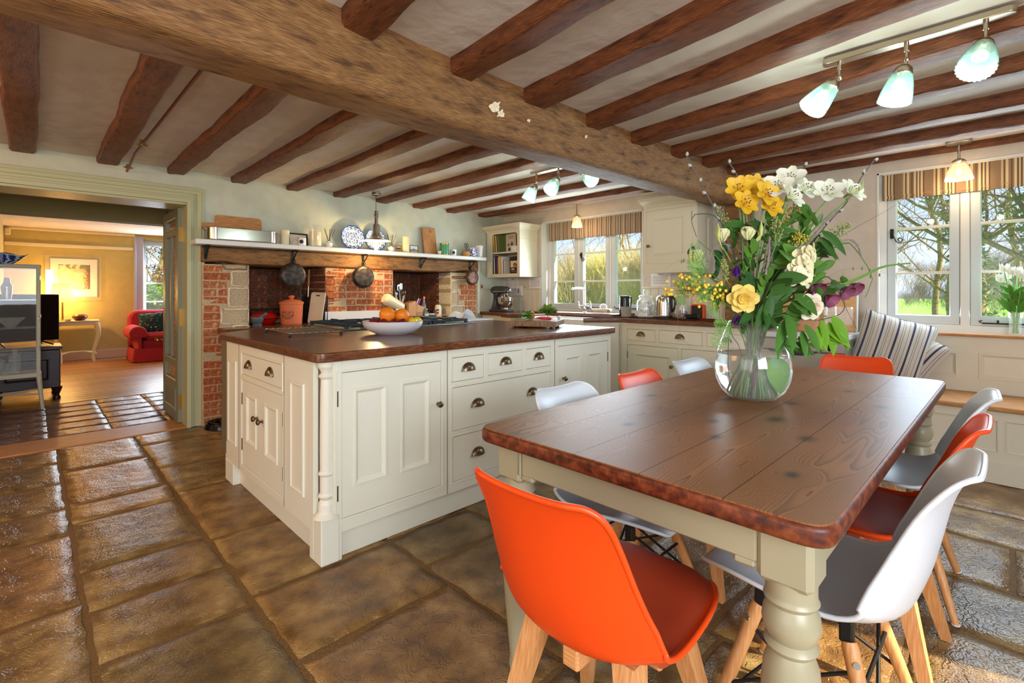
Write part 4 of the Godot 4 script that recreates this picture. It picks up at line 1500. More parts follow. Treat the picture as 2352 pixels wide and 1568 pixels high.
# ---------------------------------------------------------------- window seat
func build_bench():
	var P = "cream_paint"
	var o = thing("window_seat", "built-in cream panelled window seat with a wooden seat board under the wide window", "bench")
	part("seat_board", nb().bar(V(-0.80, 0.448, -4.75), V(1.98, 0.478, -4.222), 0.006), "oak_x", o)
	part("seat_base", nb().bar(V(-0.79, 0.0, -4.74), V(1.98, 0.45, -4.28)), P, o)
	var b = nb()
	var rects = []
	for q in [[-0.76, -0.44], [-0.41, -0.067], [-0.04, 0.31], [0.34, 0.69], [0.72, 1.07]]: rects.append([q[0] + 0.79, 0.04, q[1] + 0.79, 0.245])
	b.board(2.77, 0.30, 0.02, rects, [Vector2(0, 0), Vector2(0.001, 0.003), Vector2(0.006, 0.003), Vector2(0.009, -0.006), Vector2(0.014, -0.008)])
	part("front_panelling", b, P, o, V(-0.79, 0.148, -4.257))
	part("skirting", nb().bar(V(-0.79, 0.0, -4.28), V(1.98, 0.136, -4.244), 0.003).bar(V(-0.79, 0.13, -4.28), V(1.98, 0.150, -4.250), 0.004), P, o)
	b = nb()
	rects = []
	for q in [[-0.66, -0.281], [-0.175, 0.17], [0.28, 0.62], [0.73, 1.07]]: rects.append([q[0] + 0.79, 0.094, q[1] + 0.79, 0.277])
	b.board(2.77, 0.392, 0.03, rects, [Vector2(0, 0), Vector2(0.001, 0.006), Vector2(0.012, 0.007), Vector2(0.018, 0.002), Vector2(0.026, -0.004), Vector2(0.03, -0.006)])
	part("back_panelling", b, P, o, V(-0.79, 0.478, -4.752))
	part("window_board", nb().bar(V(-0.80, 0.868, -4.80), V(1.2, 0.889, -4.708), 0.005), "oak_x", o)


# ---------------------------------------------------------------- beams and lamps overhead
func joist(called, label, x0, x1, z0, z1, w, lo0, lo1, sd, group):
	var f = FastNoiseLite.new()
	f.seed = sd
	f.frequency = 1.1
	f.fractal_octaves = 3
	var rows = []
	var n = int(absf(x1 - x0) / 0.06)
	for i in n + 1:
		var u = float(i) / n
		var x = lerpf(x0, x1, u); var z = lerpf(z0, z1, u); var y = lerpf(lo0, lo1, u)
		var a = f.get_noise_2d(x, 0) * 0.018; var c = f.get_noise_2d(x, 50) * 0.018; var g = f.get_noise_2d(x, 90) * 0.010; var g2 = f.get_noise_2d(x * 2.2, 130) * 0.012
		var zr = z + w / 2 + a; var zl = z - w / 2 + c
		rows.append([V(x, CEIL + 0.01, zl), V(x, y + 0.05 + g2, zl + g * 0.5), V(x, y + 0.014 + g, zl + 0.002), V(x, y + g, zl + 0.016), V(x, y + g * 0.4, z), V(x, y + g2, zr - 0.016), V(x, y + 0.014 + g2, zr - 0.002), V(x, y + 0.05 + g, zr), V(x, CEIL + 0.01, zr)])
	var b = nb()
	b.grid(rows, false, true)
	b.fan(rows[0]); b.fan(rows[n], true)
	return single(called, b, "joist_x", label, "joist", Vector3.ZERO, 0.0, group)


func nth(k): return ["first", "second", "third", "fourth", "fifth", "sixth", "seventh", "eighth", "ninth", "tenth", "eleventh"][k]


func build_ceiling():
	var f = FastNoiseLite.new()
	f.seed = 8
	f.frequency = 0.8
	f.fractal_octaves = 4
	# main beam, swept along z: x of the near face, x of the far edge, underside
	var keys = [[2.6, -1.74, -2.02, 1.95], [0.3, -1.72, -1.97, 1.95], [-0.4, -1.745, -2.0, 1.952], [-1.35, -1.785, -2.02, 1.953], [-2.8, -1.775, -2.0, 1.955], [-3.8, -1.71, -1.95, 1.96], [-4.85, -1.64, -1.89, 1.985]]
	var rows = []
	for i in 121:
		var z = lerpf(2.6, -4.85, i / 120.0)
		var k = 0
		while k < keys.size() - 2 and z < keys[k + 1][0]: k += 1
		var u = clampf((z - keys[k][0]) / (keys[k + 1][0] - keys[k][0]), 0, 1)
		var xn = lerpf(keys[k][1], keys[k + 1][1], u); var xe = lerpf(keys[k][2], keys[k + 1][2], u); var y = lerpf(keys[k][3], keys[k + 1][3], u)
		var q = f.get_noise_2d(z, 0) * 0.02; var r = f.get_noise_2d(z * 1.5, 60) * 0.016; var s = f.get_noise_2d(z * 3.0, 120) * 0.008
		var e = clampf((-3.2 - z) / 1.6, 0, 1) * 0.05
		rows.append([V(xe, CEIL + 0.02, z), V(xe + s, 2.1, z), V(xe + r * 0.3, y + 0.012, z), V(xe + 0.02, y + s * 0.4, z), V((xn + xe) / 2, y + s, z), V(xn - 0.05 - e, y + r * 0.4, z), V(xn - 0.018 - e * 0.5, y + 0.012 + e * 0.3 + r * 0.5, z), V(xn - e * 0.1 + q * 0.3, y + 0.045 + e, z), V(xn + s, y + 0.13, z), V(xn + q * 0.5, 2.16, z), V(xn + 0.004 + q * 0.6, CEIL + 0.02, z)])
	var b = nb()
	b.grid(rows, false, true)
	b.fan(rows[0]); b.fan(rows[120], true)
	var mb = single("main_beam", b, "oak_beam_z", "massive rough-hewn oak main beam crossing the whole ceiling", "beam")
	# flakes of old plaster still stuck to it
	rng.seed = 3
	for q in [[-1.03, 2.075, 0.02], [-1.62, 2.085, 0.045], [-1.66, 2.06, 0.03], [-1.86, 2.075, 0.014], [-2.35, 2.10, 0.014]]:
		var c = nb()
		var ring = []
		for i in 16: ring.append(Vector2(cos(i * TAU / 16), sin(i * TAU / 16) * 0.6) * q[2] * rng.randf_range(0.55, 1.2))
		c.prism(ring, 0.0, 0.004)
		part("plaster_flake", c, "limestone", mb, V(-1.776, q[1], q[0]), V(0, PI / 2, 0.5))
	var zl = [0.03, -0.44, -0.90, -1.39, -1.88, -2.37, -2.865, -3.365, -3.865, -4.39]
	for i in 10:
		joist("ceiling_joist", "dark oak joist between fireplace wall and main beam, %s from the window wall" % nth(9 - i), XF - 0.05, -1.99, zl[i], zl[i] + 0.02, 0.145, 2.196, 2.175, 20 + i, "joists over the island")
	var jr = [[-0.42, -0.05, 0.15], [-0.915, -0.55, 0.14], [-1.43, -1.15, 0.14], [-1.925, -1.44, 0.165], [-2.43, -1.87, 0.15], [-2.92, -2.46, 0.155], [-3.385, -2.97, 0.13], [-3.82, -3.68, 0.135], [-4.235, -4.22, 0.13]]
	for i in 9:
		joist("ceiling_joist", "dark oak joist over the dining table, %s from the window wall" % nth(8 - i), -1.83 if i < 6 else -1.74, XR + 0.05, jr[i][0], jr[i][1], jr[i][2], 2.168, 2.165, 40 + i, "joists over the table")
	joist("wall_plate", "slim oak timber along the top of the window wall above the wide window", -1.7, XR + 0.05, -4.765, -4.765, 0.09, 2.20, 2.19, 70, "")
	joist("ceiling_joist", "dark oak ceiling joist nearest the camera at the upper left, half out of view", XF - 0.05, -1.99, 0.52, 0.54, 0.15, 2.19, 2.17, 77, "joists over the island")
	# copper pipe clipped beside the second joist
	var p = thing("copper_pipe", "thin brown copper pipe clipped to the ceiling beside a joist at the upper left", "pipe")
	part("pipe", nb().tube([V(-5.03, 2.16, -0.56), V(-4.6, 2.215, -0.56), V(-2.02, 2.215, -0.575)], 0.009, 10), "copper", p)
	for x in [-4.95, -4.25]:
		part("clip", nb().bar(V(x - 0.006, 2.165 if x < -4.8 else 2.205, -0.575), V(x + 0.006, 2.20 if x < -4.8 else 2.245, -0.545), 0.002).bar(V(x - 0.006, 2.17 if x < -4.8 else 2.2, -0.59), V(x + 0.006, 2.18 if x < -4.8 else 2.21, -0.53), 0.002), "brass", p)
	# spot bars and lamps
	var t1 = thing("spot_bar", "brushed nickel ceiling bar with three ribbed glass spotlights over the dining table", "light", V(-0.30, 2.20, -2.575))
	spot_bar(t1, 0.62, [[-0.245, V(-0.5, -0.72, 0.38)], [-0.01, V(-0.22, -0.95, 0.1)], [0.225, V(-0.12, -0.7, 0.55)]])
	var t2 = thing("spot_bar", "small ceiling bar with three glass spotlights, half hidden behind the main beam above the island", "light", V(-2.62, 2.19, -3.1))
	spot_bar(t2, 0.62, [[-0.245, V(-0.45, -0.8, 0.1)], [0.0, V(0.1, -0.8, 0.75)], [0.235, V(0.6, -0.4, 0.2)]])
	window_lamp("window_lamp", "small ribbed glass ceiling lamp hanging in front of the wide window", V(-0.272, 2.232, -4.655), 0.14, 0.075)
	window_lamp("window_lamp", "small ribbed glass ceiling lamp hanging in front of the sink window", V(-3.62, 2.232, -4.62), 0.16, 0.062)
	pendant()


func ribbed_shade(r0, r1, h, seg = 48):
	# open bell, wide end down at y=-h, ribs as a ripple; both faces
	var b = nb()
	for side in 2:
		var rows = []
		for i in 9:
			var u = i / 8.0
			var row = []
			for j in seg:
				var a = -TAU * j / seg
				var r = lerpf(r1, r0, pow(u, 1.5)) + (0.0022 if j % 2 == 0 else -0.0018) - side * 0.0025
				row.append(V(cos(a) * r, -h + h * u, sin(a) * r))
			rows.append(row)
		b.grid(rows, true, side == 1)
	return b


func spot_bar(o, len, spots):
	var s = nb()
	s.at(V(0, 0.028, 0), Basis(Vector3.RIGHT, PI / 2))
	s.slab(round_rect(-len / 2, -0.028, len / 2, 0.028, 0.027, 6), 0.0, 0.026, 0.004)
	part("bar", s, "nickel", o)
	for q in spots:
		var d = q[1].normalized()
		var joint = V(q[0], -0.065, 0)
		var st = nb()
		st.tube([V(q[0], 0.01, 0), V(q[0], -0.03, 0)], 0.009, 10)
		st.tube([V(q[0], -0.03, 0), joint], 0.006, 8)
		st.ball(joint, 0.012, 10, 6)
		st.tube([joint + V(0, 0, -0.02), joint + V(0, 0, 0.02)], 0.004, 6)
		part("stem", st, "nickel", o)
		var up = -d
		var xx = up.cross(Vector3.FORWARD).normalized()
		var ba = Basis(xx, up, xx.cross(up))
		var c = nb()
		c.lathe(pr([0.034, -0.062, 0.036, -0.056, 0.034, -0.05, 0.030, -0.035, 0.016, -0.022, 0.008, -0.018, 0.008, 0.0]), 20)
		var cp = part("lamp_cap", c, "nickel", o, joint)
		cp.basis = ba
		var g = part("glass_shade", ribbed_shade(0.033, 0.058, 0.12), "ribbed_cool", o, joint + d * 0.055)
		g.basis = ba
		var lb = nb()
		lb.lathe(pr([0.012, -0.05, 0.026, -0.075, 0.025, -0.079, 0.0, -0.08]), 14)
		var bp = part("bulb", lb, "bulb_cool", o, joint + d * 0.03)
		bp.basis = ba
		var l = omni(o.position + joint + d * 0.21, Color(0.93, 1.0, 0.96), 0.06, 0.03)


func window_lamp(called, label, at, drop, r1):
	var o = thing(called, label, "lamp", at, 0.0, "window lamps")
	var b = nb()
	var ro = []
	for i in 8: ro.append(Vector2(cos(i * TAU / 8 + PI / 8), sin(i * TAU / 8 + PI / 8)) * r1)
	b.at(Vector3.ZERO, Basis(Vector3.RIGHT, PI / 2))
	b.slab(ro, -0.006, 0.012, 0.004)
	part("ceiling_rose", b, "nickel", o)
	b = nb()
	b.tube([V(0, 0, 0), V(0, -drop * 0.55, 0)], 0.006, 8)
	b.ball(V(0, -drop * 0.5, 0), 0.011, 10, 6)
	b.lathe(pr([0.04, -drop - 0.002, 0.041, -drop + 0.004, 0.03, -drop + 0.016, 0.009, -drop + 0.026, 0.007, -drop * 0.5]), 18)
	part("stem", b, "nickel", o)
	part("glass_shade", ribbed_shade(0.036, r1, 0.125), "ribbed_warm", o, V(0, -drop, 0))
	b = nb()
	b.ball(V(0, -drop - 0.07, 0), V(0.016, 0.026, 0.016), 12, 8)
	part("bulb", b, "bulb_warm", o)
	omni(at + V(0, -drop - 0.16, 0), Color(1.0, 0.86, 0.66), 0.05, 0.03)


func pendant():
	var o = thing("pendant_lamp", "polished nickel pendant lamp with a conical metal shade and pointed glass over the island", "lamp", V(-4.68, 2.238, -2.59))
	part("ceiling_rose", nb().lathe(pr([0.045, -0.045, 0.047, -0.04, 0.047, 0.0]), 20), "chrome", o)
	part("flex", nb().tube([V(0, -0.04, 0), V(0, -0.20, 0)], 0.003, 6), "black_plastic", o)
	part("lamp_body", nb().lathe(pr([0.152, -0.520, 0.149, -0.516, 0.085, -0.498, 0.062, -0.49, 0.062, -0.47, 0.052, -0.455, 0.044, -0.445, 0.040, -0.37, 0.036, -0.355, 0.022, -0.345, 0.020, -0.275, 0.026, -0.27, 0.026, -0.235, 0.021, -0.23, 0.021, -0.205, 0.0, -0.203]), 32), "chrome", o)
	part("shade_lining", nb().lathe(pr([0.06, -0.494, 0.08, -0.501, 0.150, -0.521]), 32), "white_paint", o)
	part("glass_bell", nb().lathe(pr([0.0, -0.625, 0.014, -0.61, 0.038, -0.58, 0.062, -0.545, 0.07, -0.515, 0.07, -0.49]), 28), "ribbed_warm", o)
	part("bulb", nb().ball(V(0, -0.545, 0), V(0.026, 0.036, 0.026), 14, 8), "bulb_warm", o)
	omni(o.position + V(0.0, -0.66, 0), Color(1.0, 0.85, 0.6), 0.3, 0.03)


# ---------------------------------------------------------------- dining table and chairs
func build_table_and_chairs():
	var x0 = -1.178; var x1 = -0.222; var z0 = -3.09; var z1 = -0.993
	var cx = (x0 + x1) / 2; var cz = (z0 + z1) / 2
	var t = thing("dining_table", "long farmhouse dining table with a knotty dark pine top and sage painted turned legs", "table", V(cx, 0, cz))
	var out = []
	for p in rounded_poly([Vector2(x0 - cx, z1 - cz), Vector2(x1 - cx, z1 - cz), Vector2(x1 - cx, z0 - cz), Vector2(x0 - cx, z0 - cz)], 0.06): out.append(Vector2(p.x, -p.y))
	var b = nb()
	b.at(Vector3.ZERO, Basis(Vector3.RIGHT, -PI / 2))
	b.slab(out, 0.719, 0.761, 0.010)
	part("top_edge", b, "table_edge", t)
	var inner = Geometry2D.offset_polygon(PackedVector2Array(out), -0.007)[0]
	for i in 5:
		var wd = (x1 - x0) / 5
		var a = x0 - cx + i * wd; var e = a + wd
		var cl = Geometry2D.intersect_polygons(inner, PackedVector2Array([Vector2(a + 0.0004, -2), Vector2(e - 0.0004, -2), Vector2(e - 0.0004, 2), Vector2(a + 0.0004, 2)]))[0]
		b = nb()
		b.at(Vector3.ZERO, Basis(Vector3.RIGHT, -PI / 2))
		b.prism(cl, 0.752, 0.7632)
		for k in b.v.size(): b.uv[k] = Vector2((b.v[k].x - x0 + cx) / (x1 - x0), (b.v[k].z - z0 + cz) / (z1 - z0))
		part("plank", b, "table_top", t)
	var lx = 0.385; var lz = 0.945
	for s in [[-1, 1], [1, 1], [1, -1], [-1, -1]]:
		b = nb()
		b.bar(V(-0.052, 0.602, -0.052), V(0.052, 0.72, 0.052), 0.012)
		b.lathe(pr([0.0, 0.0, 0.030, 0.0, 0.034, 0.02, 0.030, 0.05, 0.036, 0.11, 0.044, 0.20, 0.053, 0.32, 0.055, 0.39, 0.050, 0.435, 0.040, 0.462, 0.046, 0.468, 0.050, 0.475, 0.046, 0.482, 0.041, 0.487, 0.050, 0.502, 0.054, 0.52, 0.051, 0.540, 0.043, 0.556, 0.048, 0.561, 0.051, 0.567, 0.048, 0.573, 0.047, 0.578, 0.047, 0.606, 0.050, 0.612]), 32)
		part("leg", b, "table_paint", t, V(s[0] * lx, 0, s[1] * lz))
	for s in [-1, 1]:
		part("apron", nb().bar(V(-lx + 0.05, 0.632, s * (lz + 0.036) - 0.012), V(lx - 0.05, 0.719, s * (lz + 0.036) + 0.012), 0.004).bar(V(-lx + 0.05, 0.615, s * (lz + 0.036) - 0.012), V(-lx + 0.10, 0.637, s * (lz + 0.036) + 0.012), 0.008).bar(V(lx - 0.10, 0.615, s * (lz + 0.036) - 0.012), V(lx - 0.05, 0.637, s * (lz + 0.036) + 0.012), 0.008), "table_paint", t)
		part("apron", nb().bar(V(s * (lx + 0.036) - 0.012, 0.632, -lz + 0.05), V(s * (lx + 0.036) + 0.012, 0.719, lz - 0.05), 0.004), "table_paint", t)
	part("bead", nb().bar(V(-lx + 0.05, 0.634, lz + 0.05), V(-lx + 0.058, 0.718, lz + 0.056), 0.002), "table_paint", t)
	var white = make_chair(false, "white moulded chair nearest the camera on the right side of the table")
	white.position = V(-0.372, 0, -1.50)
	white.rotation.y = -PI / 2
	dup(white, V(-0.362, 0, -2.56), -PI / 2 + 0.05, "white moulded chair farthest along the right side of the table", "chairs round the dining table")
	dup(white, V(-0.985, 0, -1.54), PI / 2, "white moulded chair left of the table, its back before the island drawers", "chairs round the dining table")
	dup(white, V(-0.99, 0, -2.64), PI / 2 - 0.03, "white moulded chair left of the table, farthest away towards the sink cupboards", "chairs round the dining table")
	var org = make_chair(true, "bright orange moulded chair in the foreground with its back to the camera")
	org.position = V(-0.69, 0, -1.0)
	org.rotation.y = PI + 0.02
	dup(org, V(-0.362, 0, -2.02), -PI / 2, "bright orange moulded chair between two white ones on the right side of the table", "chairs round the dining table")
	dup(org, V(-0.985, 0, -2.09), PI / 2, "orange moulded chair left of the table between two white ones", "chairs round the dining table")
	dup(org, V(-0.665, 0, -3.27), 0.0, "orange moulded chair at the far end of the table below the dishwasher", "chairs round the dining table")


func spline(keys, u):
	var n = keys.size() - 1
	var f = clampf(u, 0, 1) * n
	var i = mini(int(f), n - 1)
	var t = f - i
	var k0 = keys[maxi(i - 1, 0)]; var k1 = keys[i]; var k2 = keys[i + 1]; var k3 = keys[mini(i + 2, n)]
	var r = []
	for c in k1.size():
		r.append(0.5 * (2.0 * k1[c] + (k2[c] - k0[c]) * t + (2.0 * k0[c] - 5.0 * k1[c] + 4.0 * k2[c] - k3[c]) * t * t + (3.0 * k1[c] - k0[c] - 3.0 * k2[c] + k3[c]) * t * t * t))
	return r


func make_chair(orange, label):
	var o = thing("dining_chair", label, "chair", Vector3.ZERO, 0.0, "chairs round the dining table")
	var body = "orange_chair" if orange else "white_chair"
	# spine from front lip to top edge: z, y, half width, edge lift
	var keys
	if orange:
		keys = [[0.235, 0.425, 0.11, 0.0], [0.225, 0.440, 0.16, 0.006], [0.14, 0.440, 0.205, 0.02], [0.02, 0.422, 0.22, 0.034], [-0.10, 0.408, 0.222, 0.052], [-0.185, 0.432, 0.222, 0.072], [-0.222, 0.51, 0.212, 0.07], [-0.243, 0.60, 0.194, 0.052], [-0.262, 0.685, 0.182, 0.036], [-0.283, 0.75, 0.174, 0.022], [-0.297, 0.778, 0.152, 0.013], [-0.312, 0.786, 0.112, 0.006]]
	else:
		keys = [[0.235, 0.425, 0.12, 0.0], [0.225, 0.440, 0.17, 0.006], [0.14, 0.442, 0.215, 0.022], [0.02, 0.424, 0.228, 0.034], [-0.10, 0.410, 0.228, 0.05], [-0.19, 0.436, 0.225, 0.075], [-0.23, 0.52, 0.215, 0.078], [-0.252, 0.61, 0.198, 0.062], [-0.270, 0.695, 0.188, 0.042], [-0.290, 0.755, 0.178, 0.024], [-0.308, 0.782, 0.15, 0.014], [-0.325, 0.79, 0.105, 0.006]]
	var nu = 44; var nt = 20
	var inner = []; var outer = []; var pad = []
	for i in nu + 1:
		var u = float(i) / nu
		var k = spline(keys, u)
		var k2 = spline(keys, minf(u + 0.01, 1.0)); var k0 = spline(keys, maxf(u - 0.01, 0.0))
		var tn = Vector2(k2[0] - k0[0], k2[1] - k0[1]).normalized()
		var nm = V(0, -tn.x, tn.y)
		var a = []; var c = []; var p = []
		for j in nt + 1:
			var t = -1.0 + 2.0 * j / nt
			var q = V(t * k[2], k[1], k[0]) + nm * k[3] * pow(absf(t), 2.4)
			var edge = V(signf(t) * -0.9, 0, 0) * pow(absf(t), 6.0)
			var nn = (nm + edge * 0.8).normalized()
			a.append(q + nn * 0.004)
			c.append(q - nn * 0.004)
			p.append(V(t * 0.93 * k[2], k[1], k[0]) + nm * (k[3] * pow(absf(t * 0.93), 2.4) + 0.005 + 0.016 * (1.0 - pow(absf(t), 6.0))))
		inner.append(a); outer.append(c)
		if u > 0.05 and u < 0.52: pad.append(p)
	var b = nb()
	b.grid(inner)
	b.grid(outer, false, true)
	var ra = []; var rb = []
	for j in nt + 1: ra.append(inner[0][j]); rb.append(outer[0][j])
	for i in range(1, nu + 1): ra.append(inner[i][nt]); rb.append(outer[i][nt])
	for j in range(nt - 1, -1, -1): ra.append(inner[nu][j]); rb.append(outer[nu][j])
	for i in range(nu - 1, 0, -1): ra.append(inner[i][0]); rb.append(outer[i][0])
	b.grid([ra, rb], true)
	# rolled rim round the whole edge
	var rim = []
	for i in ra.size() + 1: rim.append((ra[i % ra.size()] + rb[i % ra.size()]) * 0.5)
	b.tube(rim, 0.0065 if orange else 0.006, 8, false)
	part("shell", b, body, o)
	if orange:
		var pd = nb()
		pd.grid(pad)
		var low = []
		for row in pad:
			var r2 = []
			for j in row.size():
				r2.append(row[j] - V(0, 0.020, 0))
			low.append(r2)
		pd.grid([low[0], pad[0]]); pd.grid([pad[-1], low[-1]])
		var l0 = []; var l1 = []; var r0 = []; var r1 = []
		for i in pad.size(): l0.append(pad[i][0]); l1.append(low[i][0]); r0.append(pad[i][-1]); r1.append(low[i][-1])
		pd.grid([l0, l1]); pd.grid([r1, r0])
		part("seat_pad", pd, "orange_pad", o)
		var cr = nb()
		cr.box(V(0, 0.372, 0), V(0.30, 0.05, 0.045), 0.006)
		cr.box(V(0, 0.372, 0), V(0.045, 0.05, 0.30), 0.006)
		cr.box(V(0, 0.398, 0), V(0.16, 0.02, 0.16), 0.004)
		part("cross_frame", cr, "beech_x", o)
	for s in [[1, 1], [-1, 1], [-1, -1], [1, -1]]:
		var lg = nb()
		if orange:
			var top = V(s[0] * 0.12, 0.41, s[1] * 0.10); var bot = V(s[0] * 0.205, 0.0, s[1] * 0.20)
			var rows = []
			for q in [[bot, 0.014], [top, 0.027]]:
				var row = []
				for e in [[-1, -1], [1, -1], [1, 1], [-1, 1]]: row.append(q[0] + V(e[0] * q[1], 0, -e[1] * q[1]))
				rows.append(row)
			for k in 4: lg.quad(rows[0][k], rows[0][(k + 1) % 4], rows[1][(k + 1) % 4], rows[1][k])
			lg.quad(rows[1][0], rows[1][1], rows[1][2], rows[1][3])
			part("leg", lg, "beech_y", o)
		else:
			var top = V(s[0] * 0.125, 0.36, s[1] * 0.10); var bot = V(s[0] * 0.225, 0.0, s[1] * 0.205)
			lg.tube([bot, bot.lerp(top, 0.5), bot.lerp(top, 0.97), top], [0.0125, 0.0165, 0.018, 0.015], 14)
			var leg = part("leg", lg, "beech_y", o)
			var fx = nb()
			var q = bot.lerp(top, 0.9)
			var dirv = V(s[0] * 0.86, 0.1, s[1] * 0.5).normalized()
			fx.tube([q + dirv * 0.012, q + dirv * 0.021], 0.008, 10)
			part("bolt", fx, "steel", leg)
			part("foot_pad", nb().tube([bot, bot + V(0, 0.005, 0)], 0.0135, 12), "white_plastic", leg)
	if not orange:
		var m = nb()
		for s in [-1, 1]:
			m.tube([V(s * 0.205, 0.10, 0.18), V(s * 0.03, 0.30, 0.0), V(-s * 0.0, 0.335, 0.0)], 0.0045, 6)
			m.tube([V(s * 0.19, 0.15, -0.165), V(s * 0.14, 0.30, 0.11)], 0.0045, 6)
			m.tube([V(s * 0.19, 0.15, 0.165), V(s * 0.14, 0.30, -0.11)], 0.0045, 6)
		for s in [-1, 1]:
			m.tube([V(0.155, 0.27, s * 0.13), V(-0.155, 0.27, s * 0.13)], 0.005, 6)
			m.tube([V(0.185, 0.155, s * 0.165), V(-0.14, 0.31, s * 0.115)], 0.0045, 6)
		for s in [[1, 1], [-1, 1], [-1, -1], [1, -1]]:
			m.bar(V(s[0] * 0.12 - 0.014, 0.355, s[1] * 0.095 - 0.014), V(s[0] * 0.12 + 0.014, 0.41, s[1] * 0.095 + 0.014), 0.004)
		part("metal_brace", m, "black_iron", o)
	return o


# ---------------------------------------------------------------- on the mantel shelf
func lathed(called, prof, matname, label, cat, at, group = "", seg = 24):
	return single(called, nb().lathe(pr(prof), seg), matname, label, cat, at, 0.0, group)


func build_shelf_things():
	var y = 1.633
	var x = -4.92
	# fish kettle with its handled lid ring, and the paddle board leaning behind
	var t = thing("roasting_tin", "long shiny steel fish kettle with wire handles at the left end of the mantel shelf", "pan", V(-4.92, y, -1.385))
	var b = nb()
	var o = round_rect(-0.29, -0.075, 0.29, 0.075, 0.07, 8)
	var rows = []
	for q in [[0.94, 0.0], [0.985, 0.004], [1.0, 0.014], [1.0, 0.108], [1.012, 0.110], [1.012, 0.113], [0.985, 0.113], [0.975, 0.02]]:
		var row = []
		for p in o: row.append(V(-p.y * q[0], q[1], -p.x * (q[0] if q[0] > 0.99 else 1.0 - (1.0 - q[0]) * 0.4)))
		rows.append(row)
	b.grid(rows, true, true)
	b.fan(rows[0]); b.fan(rows[7])
	part("tin_body", b, "steel", t)
	for s in [-1, 1]: part("handle", nb().tube(arc(12, func(u): return V(cos(u * PI) * 0.035, 0.095 + sin(u * PI) * 0.012, s * (0.292 + sin(u * PI) * 0.032))), 0.0035, 6), "steel", t)
	part("rack_handle", nb().tube(arc(12, func(u): return V(0, 0.10 + sin(u * PI) * 0.03, -0.0 + cos(u * PI) * 0.045)), 0.003, 6), "steel", t)
	b = nb()
	var w = [Vector2(0.0, 0.215), Vector2(-0.012, 0.19), Vector2(-0.0, 0.185)]
	b.slab(rounded_poly([Vector2(0, 0.01), Vector2(0.39, 0.01), Vector2(0.39, 0.25), Vector2(0, 0.25), Vector2(0, 0.172), Vector2(-0.115, 0.172), Vector2(-0.115, 0.13), Vector2(0, 0.13)], [0.03, 0.03, 0.03, 0.03, 0.012, 0.012, 0.012, 0.012]), -0.009, 0.009, 0.003)
	var pb = single("paddle_board", b, "oak_x", "wooden paddle chopping board leaning on the wall behind the steel fish kettle", "chopping board", V(-5.02, y - 0.004, -1.19), PI / 2)
	pb.rotation = V(-0.1, PI / 2, 0)
	pillar_candle("pillar_candle", "cream pillar candle standing right of the steel fish kettle on the shelf", V(x, y, -1.757), 0.039, 0.145)
	pillar_candle("pillar_candle", "tall slim cream pillar candle between the printed card and the small landscape picture", V(x, y, -3.104), 0.04, 0.19)
	framed("sketch_frame", "small dark framed sketch in red ink behind the white candle pot", V(-5.0, y, -1.915), 0.19, 0.135, 0.012, "black_plastic", "sketch_print")
	candle_pot("candle_pot", "white candle pot with a round dark badge in front of the framed sketch", V(-4.87, y, -1.90), 0.036, 0.075)
	candle_pot("candle_pot", "white candle pot with a round dark badge right of the green tin", V(x, y, -3.79), 0.041, 0.08)
	var h = thing("hurricane_vase", "clear glass cylinder holding a thick cream candle on the shelf", "candle holder", V(x, y, -2.05))
	part("glass_cylinder", nb().lathe(pr([0.0, 0.001, 0.062, 0.001, 0.062, 0.232, 0.059, 0.232, 0.059, 0.006, 0.0, 0.006]), 28), "clear_glass", h)
	part("candle", nb().lathe(pr([0.0, 0.008, 0.055, 0.008, 0.055, 0.15, 0.05, 0.153, 0.0, 0.149]), 24), "wax", h)
	diffuser("white reed diffuser with black sticks left of the larger blue plate", V(x, y, -2.19))
	diffuser("white reed diffuser with black sticks and a round badge right of the pendant lamp", V(x, y, -2.907))
	plate("blue and white patterned plate leaning on the wall, the one in full view", V(-4.99, y, -2.478), 0.133)
	plate("blue and white patterned plate leaning on the wall, partly hidden by the pendant lamp", V(-4.985, y, -2.745), 0.125)
	framed("printed_card", "square printed tan card standing left of the slim pillar candle", V(-5.0, y, -3.06), 0.12, 0.11, 0.006, "paper", "card_print")
	framed("landscape_picture", "small framed landscape picture standing right of the slim pillar candle", V(-4.99, y, -3.265), 0.125, 0.105, 0.008, "brass", "view_print")
	b = nb()
	b.slab(round_rect(-0.094, 0, 0.094, 0.335, 0.01, 3), -0.011, 0.011, 0.003)
	var cb = single("chopping_board", b, "oak_y", "upright rectangular oak chopping board with a dark knot leaning on the wall over the shelf", "chopping board", V(-5.0, y, -3.505), PI / 2)
	cb.rotation = V(-0.09, PI / 2, 0.055)
	part("knot", nb().ball(V(0.02, 0.29, 0.0095), V(0.018, 0.02, 0.0026), 14, 8), "chopping_side", cb)
	lathed("small_cup", [0.0, 0.0, 0.016, 0.0, 0.018, 0.004, 0.028, 0.05, 0.026, 0.05, 0.016, 0.008, 0.0, 0.008], "white_glaze", "tiny white cup tucked between the oak board and the green tin", "cup", V(-4.93, y, -3.585))
	var g = thing("green_tin", "green printed tin with a gold rim on the mantel shelf", "tin", V(x, y, -3.65))
	part("tin_side", nb().lathe(pr([0.055, 0.004, 0.055, 0.146]), 28), "tin_print", g)
	part("tin_lid", nb().lathe(pr([0.0565, 0.135, 0.057, 0.146, 0.052, 0.15, 0.0, 0.151]), 28), "brass", g)
	part("tin_base", nb().lathe(pr([0.0, 0.0, 0.056, 0.0, 0.056, 0.006]), 28), "brass", g)
	lathed("woven_pot", [0.0, 0.0, 0.046, 0.0, 0.052, 0.02, 0.053, 0.045, 0.048, 0.066, 0.044, 0.066, 0.046, 0.02, 0.0, 0.01], "wicker", "small woven pot holding scissors on the mantel shelf", "pot", V(x, y, -3.998))
